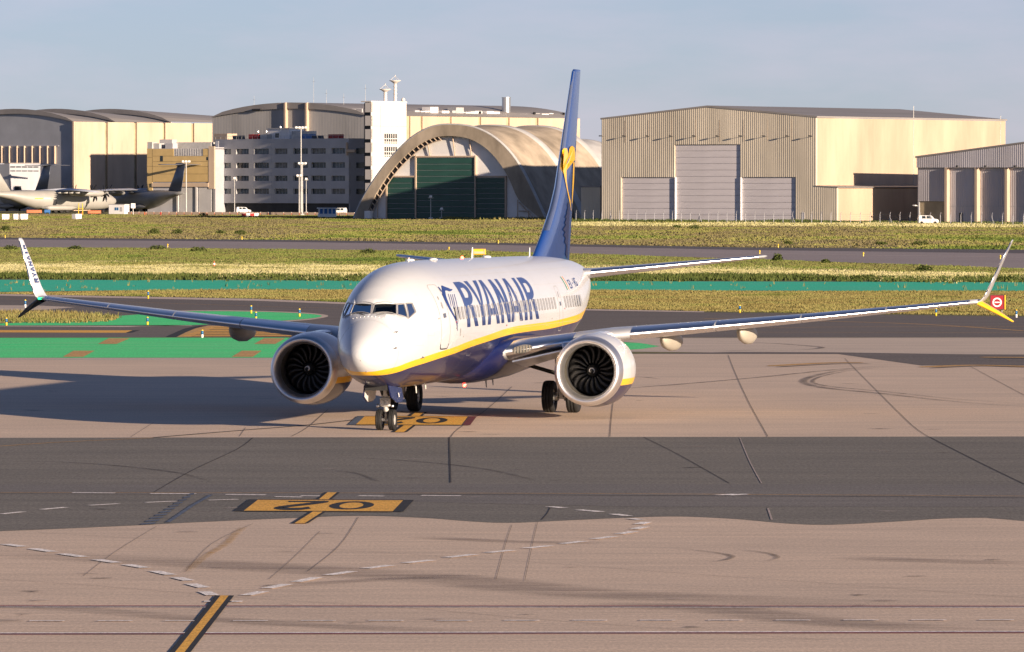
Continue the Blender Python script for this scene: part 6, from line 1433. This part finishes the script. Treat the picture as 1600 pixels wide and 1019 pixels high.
for s in (-1, 1):
    wg = empty('wing'); wg.parent = AC
    b = MB(); b.smooth = True; b.loft([wsec(y, s) for y in ys_w], True, True, True); b.build('wing_box', M['wing_grey'], wg)
    # leading-edge slats of bare metal, in panels
    nA = len(AF); half = nA//2
    idx = [i for i in range(nA) if AF[i][0] < .16]
    for y0, y1 in ((1.95, 3.95), (5.75, 8.45), (8.5, 11.25), (11.3, 14.05), (14.1, 16.85)):
        rg = []
        for y in np.linspace(y0, y1, 5):
            sec = wsec(y, s); ctr = sum(sec, Vector())/nA; ctr.x = le(y)+(te(y)-le(y))*.16; ctr.z = zl(y)
            rg.append([sec[i]+(sec[i]-ctr).normalized()*.010 for i in idx])
        b = MB(); b.smooth = True; b.loft(rg, False); b.build('slat', M['polished'], wg)
    # flap track fairings
    for y, dz in ((6.6, 0), (9.15, 0)):
        c_ = te(y)-le(y); zc_ = zl(y)-.40; rg = []
        for t, r in ((0, .03), (.05, .14), (.14, .21), (.35, .25), (.6, .23), (.85, .13), (1, .02)):
            x_ = le(y)+c_*.30+t*(c_*.70+1.0); rg.append([(x_, s*y+r*1.0*math.cos(a), zc_+.12-.18*t+r*1.55*math.sin(a)) for a in np.linspace(0, 2*math.pi, 18, endpoint=False)])
        b = MB(); b.smooth = True; b.loft(rg, True, True, True); b.build('flap_fairing', M['fairing'], wg)
    # winglets: an upper and a lower blade
    def blade(pts, th_, name, mat):
        rg = []
        for (y, z, xl_, ch, nyz) in pts:
            n_ = Vector((0, nyz[0]*s, nyz[1])).normalized()
            rg.append([Vector((xl_+ch*p, s*y, z))+n_*(ch*q*th_) for p, q in AF])
        b = MB(); b.smooth = True; b.loft(rg, True, False, True); return b.build(name, mat, wg)
    up = blade([(17.08, 3.87, 22.88, 1.62, (-.1, 1)), (17.22, 3.92, 22.98, 1.54, (-.5, .9)), (17.32, 4.05, 23.08, 1.45, (-1, .5)), (17.44, 4.30, 23.18, 1.32, (-1, .35)), (17.80, 5.15, 23.62, .95, (-1, .36)), (18.15, 5.95, 24.02, .60, (-1, .38)), (18.20, 6.05, 24.14, .42, (-1, .38))], .055, 'upper_winglet', M['white_paint'] if s > 0 else M['wing_grey'])
    lo_ = blade([(17.1, 3.84, 23.02, 1.40, (.1, 1)), (17.35, 3.70, 23.2, 1.15, (.45, .9)), (17.75, 3.47, 23.55, .85, (.5, .87)), (18.18, 3.19, 24.05, .42, (.5, .87)), (18.24, 3.155, 24.15, .28, (.5, .87))], .17, 'lower_winglet', M['yellow_paint'] if s < 0 else M['gear_dark'])
    # bare metal leading edge of both blades
    for pts in ([(17.32, 4.05, 23.08), (17.44, 4.30, 23.18), (17.80, 5.15, 23.62), (18.15, 5.95, 24.02)],):
        b = MB(); b.smooth = True
        for i in range(len(pts)-1):
            p0 = pts[i]; p1 = pts[i+1]; b.tube((p0[2]+.02, s*p0[0], p0[1]), (p1[2]+.02, s*p1[0], p1[1]), .024, .020, 8)
        b.build('winglet_edge', M['polished'], wg)
    b = MB(); b.cbox(22.86, 23.05, min(s*16.9, s*17.12), max(s*16.9, s*17.12), 3.83, 3.91, .02); b.build('navigation_light', M['green_lamp'] if s > 0 else M['white_paint'], wg)
    # pylon
    b = MB(); rg = []
    for x_, w_, zb, zt in ((13.9, .10, 2.62, 2.80), (14.8, .22, 2.35, 2.92), (16.4, .26, 2.1, 2.95), (18.0, .24, 2.1, 2.75), (19.2, .08, 2.35, 2.6)):
        rg.append([(x_, s*4.96+w_*a, z) for a, z in ((-1, zb), (1, zb), (1, zt-.05), (.5, zt), (-.5, zt), (-1, zt-.05))])
    b.loft(rg, True, True, True); b.build('pylon', M['white_paint'], wg)
    # landing light at the root
    rl = [wsec(2.25, s), wsec(2.75, s)]
    b = MB(); n = 16; cy, cx_ = 2.45, None
    for part, rr, mt in (('lens', 1.0, 'landing'), ):
        pts_ = []
        for a in np.linspace(0, 2*math.pi, n, endpoint=False):
            yy = cy+.30*math.cos(a); zz = .02+.15*math.sin(a); pts_.append(Vector((le(yy)-.02+.10*abs(zz)*6*.3, s*yy, zl(yy)+zz)))
        b.poly(pts_); b.build('landing_light', M['gear_dark'], wg)
        b = MB()
        for k in range(6): yy = cy-.22+k*.088; b.box(le(yy)-.045, le(yy)-.025, s*yy-.010, s*yy+.010, zl(yy)-.09, zl(yy)+.12)
        b.build('light_grille', M['fairing'], wg)
    b = MB(); b.smooth = False
    # gear door blank under the wing root
    rg = [[(15.0, s*2.0, 1.95), (15.6, s*4.2, 2.45), (17.5, s*4.2, 2.35), (17.5, s*2.0, 1.70)]]
    b.loft([[Vector(p) for p in rg[0]], [Vector(p)+Vector((0, 0, -.05)) for p in rg[0]]], True, True, True); b.build('krueger_panel', M['polished'], wg)
# lettering on the right winglet's inner face
wt = [w for w in AC.children if w.name.startswith('wing')][-1]
def wl_pt(u, v, d):      # u along the span (0 root .. 1 tip), v across the chord
    z = 4.45+1.42*u; y = np.interp(z, [4.30, 5.15, 5.95], [17.44, 17.80, 18.15]); xl_ = np.interp(z, [4.30, 5.15, 5.95], [23.18, 23.62, 24.02]); ch = np.interp(z, [4.30, 5.15, 5.95], [1.32, .95, .60])
    return Vector((xl_+ch*(.30+.42*(1-v)), y-ch*.055-.012-d, z-.02))
for k, ch in enumerate('RYANAIR'):
    u0 = k/7; u1 = (k+.80)/7
    if ch == 'I': u0 += .03; u1 -= .04
    letter_mesh(ch, .28 if ch != 'I' else 1, lambda a_, v, d, u0=u0, u1=u1: wl_pt(u0+(u1-u0)*a_, v, d), 3, 5).build('winglet_letter', M['letter_blue'], wt)

# ---- engines
def engine(s):
    e = empty('engine', (13.05, s*4.96, 0)); e.parent = AC; ZC = 1.665; nn = 56
    def ring(x, r, dz=0.0, flat=0.0):
        o_ = []
        for a in np.linspace(0, 2*math.pi, nn, endpoint=False):
            k = 1-flat*max(0, -math.sin(a))**3; o_.append((x+.10*math.sin(a)*(1 if x < .5 else 0), r*math.cos(a), ZC+dz+r*k*math.sin(a)))
        return o_
    lip = [(.55, .87), (.36, .875), (.20, .905), (.08, .955), (.0, 1.02), (.03, 1.075), (.12, 1.125), (.28, 1.165), (.46, 1.19)]
    b = MB(); b.smooth = True; b.loft([ring(x, r) for x, r in lip]); b.build('inlet_lip', M['lip_metal'], e)
    b = MB(); b.smooth = True; b.loft([ring(.55, .87), ring(.75, .872), ring(1.05, .88)]); b.build('inlet_duct', M['duct_light'], e)
    b = MB(); b.smooth = True; b.loft([ring(1.05, .88), ring(1.9, .88)], True, False, True); b.build('fan_duct', M['duct'], e)
    b = MB(); b.smooth = True; b.loft([ring(.46, 1.19), ring(.9, 1.235), ring(1.5, 1.265), ring(2.2, 1.26), ring(3.0, 1.17), ring(3.6, 1.03), ring(3.62, .98), ring(3.0, .95)]); b.build('cowling', M['nacelle_livery'], e)
    b = MB(); b.smooth = True; b.loft([ring(2.4, .75), ring(3.6, .68), ring(4.3, .52), ring(4.35, .46)], True, True, True); b.build('core_cowl', M['steel'], e)
    b = MB(); b.smooth = True; b.loft([ring(4.3, .36), ring(5.0, .10)], True, True, True); b.build('exhaust_plug', M['duct'], e)
    # fan: eighteen wide, twisted, swept blades
    bl = MB(); bl.smooth = True; rg = []
    for r, ch, tw, sw, ax in ((.20, .30, 28, .00, 0), (.34, .36, 38, -.02, .0), (.50, .42, 48, -.055, -.01), (.66, .45, 56, -.06, -.02), (.78, .45, 61, -.02, -.01), (.868, .42, 64, .06, .01)):
        a = R(tw); sec = []
        for k, th_ in ((-.5, 0), (-.2, .014), (.15, .014), (.5, 0), (.15, -.012), (-.2, -.012)):
            ax_ = 1.28+ax+ch*k*math.cos(a)-th_*math.sin(a); tg = sw+ch*k*math.sin(a)+th_*math.cos(a); an = tg/r
            sec.append((ax_, r*math.sin(an), r*math.cos(an)))
        rg.append(sec)
    bl.loft(rg, True, True, True); bm_ = bl.mesh('fan_blade', M['fan'])
    for k in range(18):
        o_ = link('fan_blade', bm_, e, (0, 0, ZC)); o_.rotation_euler = (2*math.pi*k/18+.1, 0, 0)
    b = MB(); b.smooth = True; b.lathe([(.80, .004), (.83, .05), (.90, .10), (1.0, .155), (1.15, .205), (1.5, .215)], 28, (0, 0, ZC), 'x'); sp_ = b.build('spinner', M['gear_dark'], e)
    # white comma on the spinner
    b = MB(); L_, R_ = [], []
    for t in np.linspace(0, 1, 24):
        a = -1.2+t*5.2; r = .05+.06*t; w_ = .045*(.35+.65*math.sin(math.pi*min(1, t*1.15))); 
        for lst, rr in ((L_, r-w_/2), (R_, r+w_/2)):
            xx = np.interp(rr, [.004, .05, .10, .155], [.80, .83, .90, 1.0])-.006; lst.append((xx, rr*math.cos(a)*s*-1, ZC+rr*math.sin(a)))
    for i in range(23): b.poly([L_[i], L_[i+1], R_[i+1], R_[i]])
    b.build('spinner_swirl', M['white_paint'], sp_)
    # strake and latch line
    b = MB(); y_ = -s*1.05; b.prism([(0, 0), (1.1, 0), (.9, .30), (.35, .16)], -.012, .012, 'y')
    for i, v in enumerate(b.v): b.v[i] = (1.3+v[0], y_+(-s)*v[2]*.7+v[1], ZC+.72+v[2]*.75)
    b.build('strake', M['white_paint'], e)
    b = MB(); b.loft([ring(1.62, 1.272), ring(1.635, 1.272)]); b.build('cowl_joint', M['line'], e)
    return e
engine(-1); engine(1)

# ---- fin
def fin_sec(z):
    l = np.interp(z, [4.9, 5.4, 6.2, 7.0, 7.8, 12.3, 12.4], [28.2, 29.2, 30.9, 32.4, 33.5, 36.9, 37.15]); t = np.interp(z, [4.9, 12.4], [36.2, 38.6])
    th = np.interp(z, [4.9, 5.6, 7.8, 12.4], [.05, .06, .095, .09])
    return [Vector((l+(t-l)*p, (t-l)*q*th*.9, z)) for p, q in AF]
fin = empty('tail_fin'); fin.parent = AC
b = MB(); b.smooth = True; b.loft([fin_sec(z) for z in (4.9, 5.4, 5.8, 6.2, 6.6, 7.0, 7.4, 7.8, 8.5, 9.5, 10.5, 11.5, 12.3, 12.4)], True, False, True); b.build('fin_body', M['fin_blue'], fin)
b = MB(); b.smooth = True; idx = [i for i in range(len(AF)) if AF[i][0] < .10]
rg = []
for z in (6.3, 6.7, 7.1, 7.5, 7.9, 8.5, 10, 11.5, 12.32):
    sec = fin_sec(z); c_ = sum(sec, Vector())/len(sec); c_.x = sec[idx[0]].x; rg.append([sec[i]+(sec[i]-c_).normalized()*.012 for i in idx])
b.loft(rg, False); b.build('fin_edge', M['polished'], fin)
def fin_hit(px, py):      # sight line against the left skin of the fin
    d = dir_local(ray(px, py)); t = (-.16-CAML.y)/d.y; P = CAML+d*t
    for _ in range(4):
        sec = fin_sec(max(4.95, min(12.3, P.z))); l = sec[len(AF)//2].x if False else min(v.x for v in sec); tt = max(v.x for v in sec); u = min(1, max(0, (P.x-l)/(tt-l)))
        ylo = np.interp(u, [AF[i][0] for i in range(len(AF)-1, len(AF)//2, -1)][::-1], [abs(AF[i][1]) for i in range(len(AF)-1, len(AF)//2, -1)][::-1]) if False else 5*(.2969*math.sqrt(u)-.126*u-.3516*u*u+.2843*u**3-.1036*u**4)
        y = -(tt-l)*ylo*np.interp(P.z, [4.9, 5.6, 7.8, 12.4], [.05, .06, .095, .09])*.9-.030
        t = (y-CAML.y)/d.y; P = CAML+d*t
    return P
def fin_decal(poly, name, mat, dz=0.0):
    b = MB(); P = [fin_hit(*p)+Vector((0, -dz, 0)) for p in poly]
    bm = bmesh.new(); f = bm.faces.new([bm.verts.new(p) for p in P]); bmesh.ops.triangulate(bm, faces=[f]); me = bpy.data.meshes.new(name); bm.to_mesh(me); bm.free(); me.materials.append(mat); return link(name, me, fin)
def Z3(u, v): return (780+u/3.09, 90+v/3.088)   # enlargement used while tracing the emblem
emb = [(315, 436), (327, 438), (332, 458), (332, 476), (336, 466), (338, 446), (343, 431), (353, 426), (363, 434), (367, 460), (366, 494), (358, 496), (350, 498), (336, 512), (325, 545), (325, 590), (332, 640), (344, 690), (349, 745), (342, 705), (333, 662), (324, 617), (315, 572), (309, 547), (309, 520), (314, 500), (308, 470), (305, 448)]
fin_decal([Z3(*p) for p in emb], 'fin_emblem', M['yellow_paint'])
fin_decal([Z3(*p) for p in [(358, 505), (364, 505), (361, 600), (353, 705), (351, 700), (357, 600)]], 'fin_emblem_string', M['yellow_paint'])
dk = [(336, 690), (330, 720), (334, 716), (326, 750), (330, 748), (318, 772), (326, 775), (316, 800), (324, 805), (308, 830), (320, 842), (312, 856), (322, 872), (316, 890), (326, 905), (322, 950), (331, 975), (333, 900), (337, 800), (341, 740)]
fin_decal([Z3(*p) for p in dk], 'fin_dark_flash', M['navy'])
# ---- tailplane
for s in (-1, 1):
    b = MB(); b.smooth = True; rg = []
    for y, l, c_, z in ((.3, 33.3, 4.3, 4.62), (1.2, 33.95, 3.85, 4.68), (7.0, 38.0, 1.25, 5.25), (7.17, 38.25, .95, 5.27)): rg.append([(l+c_*p, s*y, z+c_*q*.095) for p, q in AF])
    tp = empty('tailplane'); tp.parent = AC; b.loft(rg, True, True, True); b.build('tailplane_body', M['wing_grey'], tp)
    rg = []
    for y in np.linspace(1.25, 7.0, 6):
        l = np.interp(y, [1.2, 7], [33.95, 38]); c_ = np.interp(y, [1.2, 7], [3.85, 1.25]); z = np.interp(y, [1.2, 7], [4.68, 5.25])
        rg.append([(l-.01+c_*p, s*y, z+c_*q*.097+(.01 if q > 0 else -.01)) for p, q in AF if p < .14])
    b = MB(); b.smooth = True; b.loft(rg, False); b.build('tailplane_edge', M['polished'], tp)
b = MB(); b.smooth = True; b.lathe([(38.15, .30), (38.9, .22), (39.1, .15), (38.9, .12)], 20, (0, 0, 4.48), 'x'); b.build('tail_cone', M['white_paint'], AC)

# ---- antennas and beacons
def antenna(x, h, ch, name='blade_antenna'):
    z = fus(x)[0]-.03; b = MB(); rg = []
    for t, c_, dx in ((0, ch*1.6, -ch*.5), (.12, ch, 0), (1, ch*.55, ch*.35)): rg.append([(x+dx+c_*p, c_*q*.14, z+h*t) for p, q in AF])
    b.loft(rg, True, True, True); b.build(name, M['white_paint'], AC)
antenna(17.8, .40, .32); antenna(28.3, .34, .26); antenna(7.4, .16, .2)
def beacon(loc, up):
    bo = empty('beacon', loc); bo.parent = AC
    b = MB(); b.smooth = True; b.lathe([(0, .055), (.035*up, .052), (.07*up, .03), (.08*up, .004)], 14, (0, 0, 0), 'z'); b.build('beacon_lens', M['red_lamp'], bo)
    b = MB(); b.tube((0, 0, -.02*up), (0, 0, .002*up), .07, .07, 14); b.build('beacon_base', M['gear_white'], bo)
beacon((16.2, 0, fus(16.2)[0]), 1); beacon((15.6, -.2, 1.10), -1)
for x_, y_ in ((8.6, .2), (10.4, -.2), (20.5, 0)):
    b = MB(); b.smooth = True; b.lathe([(0, .16), (.04, .15), (.07, .08), (.075, .01)], 14, (x_, y_, fus(x_)[0]-.01), 'z'); b.build('crown_antenna', M['white_paint'], AC)
for x_, h_ in ((9.0, .3), (10.5, .22), (20.8, .3), (22.0, .25)):
    b = MB(); b.tube((x_, .1, 1.34 if x_ < 12 else 1.12), (x_+.12, .1, (1.34 if x_ < 12 else 1.12)-h_), .03, .02, 6); b.build('drain_mast', M['gear_white'], AC)

# ---- landing gear
def wheel(parent, x, y, r, w, rim_r):
    wh = empty('wheel', (x, y, r)); wh.parent = parent
    b = MB(); b.smooth = True; pr = [(-w*.32, rim_r), (-w*.42, rim_r*1.12), (-w*.5, r*.80), (-w*.46, r*.93), (-w*.33, r*.985), (-w*.16, r), (-w*.15, r*.985), (-w*.11, r*.985), (-w*.10, r), (w*.10, r), (w*.11, r*.985), (w*.15, r*.985), (w*.16, r), (w*.33, r*.985), (w*.46, r*.93), (w*.5, r*.80), (w*.42, rim_r*1.12), (w*.32, rim_r)]
    b.lathe(pr, 36, (0, 0, 0), 'y'); b.build('tyre', M['tyre'], wh)
    b = MB(); b.smooth = True; b.lathe([(-w*.32, rim_r), (-w*.25, rim_r*.85), (-w*.22, rim_r*.4), (-w*.34, rim_r*.35), (-w*.36, .01), (w*.36, .01), (w*.34, rim_r*.35), (w*.22, rim_r*.4), (w*.25, rim_r*.85), (w*.32, rim_r)], 24, (0, 0, 0), 'y'); b.build('rim', M['rim'], wh)
ng = empty('nose_gear', (4.0, 0, 0)); ng.parent = AC
for y in (-.21, .21): wheel(ng, 0, y, .345, .20, .17)
b = MB(); b.smooth = True; b.tube((0, 0, .33), (-.02, 0, .95), .055, .055, 12); b.build('piston', M['steel'], ng)
b = MB(); b.smooth = True; b.tube((-.02, 0, .62), (-.05, 0, 1.0), .09, .10, 12); b.tube((-.05, 0, 1.0), (-.12, 0, 1.75), .12, .13, 12); b.build('strut', M['gear_white'], ng)
b = MB(); b.tube((0, -.24, .345), (0, .24, .345), .05, .05, 10); b.build('axle', M['gear_white'], ng)
b = MB(); b.cbox(-.22, -.10, -.17, .17, .78, 1.08, .03); b.cbox(-.27, -.20, -.13, -.02, .82, 1.0, .02); b.cbox(-.27, -.20, .02, .13, .82, 1.0, .02); b.build('steering_unit', M['gear_white'], ng)
b = MB(); b.tube((-.10, -.26, .80), (-.10, .26, .80), .03, .03, 8); b.build('crossbar', M['gear_dark'], ng)
for y in (-.24, .24): b = MB(); b.smooth = True; b.lathe([(-.20, .06), (-.16, .055), (-.10, .03)], 12, (0, y, .80), 'x', True, True); b.build('taxi_light', M['polished'], ng)
b = MB(); b.tube((.14, 0, .45), (.24, 0, .66), .03, .03, 6); b.tube((.24, 0, .66), (.10, 0, .86), .03, .03, 6); b.build('torque_link', M['gear_dark'], ng)
b = MB(); b.tube((-.1, -.1, 1.15), (-.75, -.14, 1.72), .045, .045, 8); b.tube((-.1, .1, 1.15), (-.75, .14, 1.72), .045, .045, 8); b.build('drag_brace', M['gear_dark'], ng)
b = MB(); b.smooth = True; b.tube((.02, -.06, .5), (-.08, -.10, 1.6), .012, .012, 5); b.tube((.02, .07, .5), (-.1, .12, 1.6), .012, .012, 5); b.build('hydraulic_line', M['gear_dark'], ng)
b = MB(); b.box(-1.55, .45, -.36, .36, -.01+1.36, 1.62); b.build('wheel_well', M['gear_dark'], ng)
for s in (-1, 1):
    prof_ = [(-1.5, 1.52), (.35, 1.38), (.40, 1.02), (.10, .94), (-.7, .93), (-1.35, 1.12)]
    b = MB(); b.prism(prof_, s*.38, s*.415, 'y')
    for i, v in enumerate(b.v): b.v[i] = (v[0], v[1]+s*(1.5-v[2])*.16, v[2])
    d_ = b.build('gear_door', M['navy'], ng)
    b = MB(); b.prism([(x_*.96, 1.0+(z_-1.0)*.94+.02) for x_, z_ in prof_], s*.372, s*.378, 'y')
    for i, v in enumerate(b.v): b.v[i] = (v[0], v[1]+s*(1.5-v[2])*.16, v[2])
    b.build('door_lining', M['gear_white'] if s > 0 else M['gear_dark'], d_)
    if s < 0:
        b = MB(); b.poly([(-.42, -.512, 1.10), (-.28, -.512, 1.10), (-.28, -.488, 1.24), (-.42, -.488, 1.24)]); b.build('door_placard', M['white_paint'], d_)
for s in (-1, 1):
    mg = empty('main_gear', (19.6, s*2.86, 0)); mg.parent = AC
    for y in (-.43, .43): wheel(mg, 0, y, .565, .42, .27)
    b = MB(); b.smooth = True; b.tube((0, 0, .5), (0, -s*.05, 1.25), .10, .10, 12); b.tube((0, -s*.05, 1.2), (0, -s*.1, 2.2), .15, .16, 12); b.build('strut', M['gear_white'], mg)
    b = MB(); b.tube((0, -.5, .565), (0, .5, .565), .08, .08, 10); b.build('axle', M['gear_dark'], mg)
    b = MB(); b.tube((.18, 0, .6), (.38, 0, .95), .04, .04, 6); b.tube((.38, 0, .95), (.16, 0, 1.3), .04, .04, 6); b.build('torque_link', M['gear_dark'], mg)
    b = MB(); b.tube((0, -s*.1, 1.35), (0, -s*1.5, 1.75), .07, .07, 8); b.tube((0, 0, 1.5), (-1.1, s*.35, 2.3), .06, .06, 8); b.build('side_brace', M['gear_dark'], mg)
    b = MB(); b.cbox(-.42, .42, s*.20-.02, s*.20+.02, .95, 2.0, .015); b.build('gear_door', M['white_paint'], mg)
    for y in (-.2, .2): b = MB(); b.smooth = True; b.lathe([(-.1, .15), (.1, .15)], 14, (0, y, .565), 'y', True, True); b.build('brake', M['steel'], mg)
    for k in range(3): b = MB(); b.tube((-.1-.04*k, .06*k, .55), (-.08, -.1+.08*k, 1.4), .014, .014, 5); b.build('hydraulic_line', M['gear_white'], mg)

# ---- crew behind the windscreen
def pilot(label, y, arm):
    o = empty('person', tuple(NOSE + Vector((3.05*sP-y*cP, 3.05*cP+y*sP, 0)) + Vector((0, 0, 3.12))), math.pi/2-PSI, label, 'person', 'crew on the flight deck')
    me = bpy.data.meshes.new('body')
    V = [(0.10, 0, 0), (.06, 0, .22), (.02, 0, .46), (0, 0, .56), (-.01, 0, .64), (-.02, 0, .76), (.02, -.19, .44), (-.10, -.24, .20), (-.38, -.16, .20+arm*.2), (.02, .19, .44), (-.10, .24, .20), (-.38, .16, .16)]
    E_ = [(0, 1), (1, 2), (2, 3), (3, 4), (4, 5), (2, 6), (6, 7), (7, 8), (2, 9), (9, 10), (10, 11)]
    me.from_pydata(V, E_, []); t = bpy.data.objects.new('t', me); COL.objects.link(t); t.modifiers.new('s', 'SKIN')
    rr = [.16, .17, .16, .06, .095, .075, .075, .06, .04, .075, .06, .04]
    for i, v in enumerate(me.skin_vertices[0].data): v.radius = (rr[i], rr[i]); v.use_root = (i == 0)
    m2 = t.modifiers.new('d', 'SUBSURF'); m2.levels = 1; m2.render_levels = 1
    dg = bpy.context.evaluated_depsgraph_get(); me2 = bpy.data.meshes.new_from_object(t.evaluated_get(dg)); bpy.data.objects.remove(t)
    me2.materials.append(M['shirt']); me2.materials.append(M['skin'])
    for p in me2.polygons:
        p.use_smooth = True; p.material_index = 1 if (p.center.z > .54 or p.center.x < -.28) else 0
    link('body', me2, o)
    b = MB(); b.smooth = True; b.lathe([(.70, .085), (.76, .095), (.82, .075), (.85, .02)], 14, (.0, 0, 0), 'z'); b.build('hair', M['gear_dark'], o)
M['shirt'] = surf('white_shirt', (.75, .74, .72), .8, 0, .05, 5); M['skin'] = surf('skin', (.45, .26, .18), .55, 0, .06, 5)
pilot('person in a white shirt seated behind the left-hand windscreen pane', .42, 1.0); pilot('person in a white shirt seated behind the right-hand windscreen pane', -.42, .2)
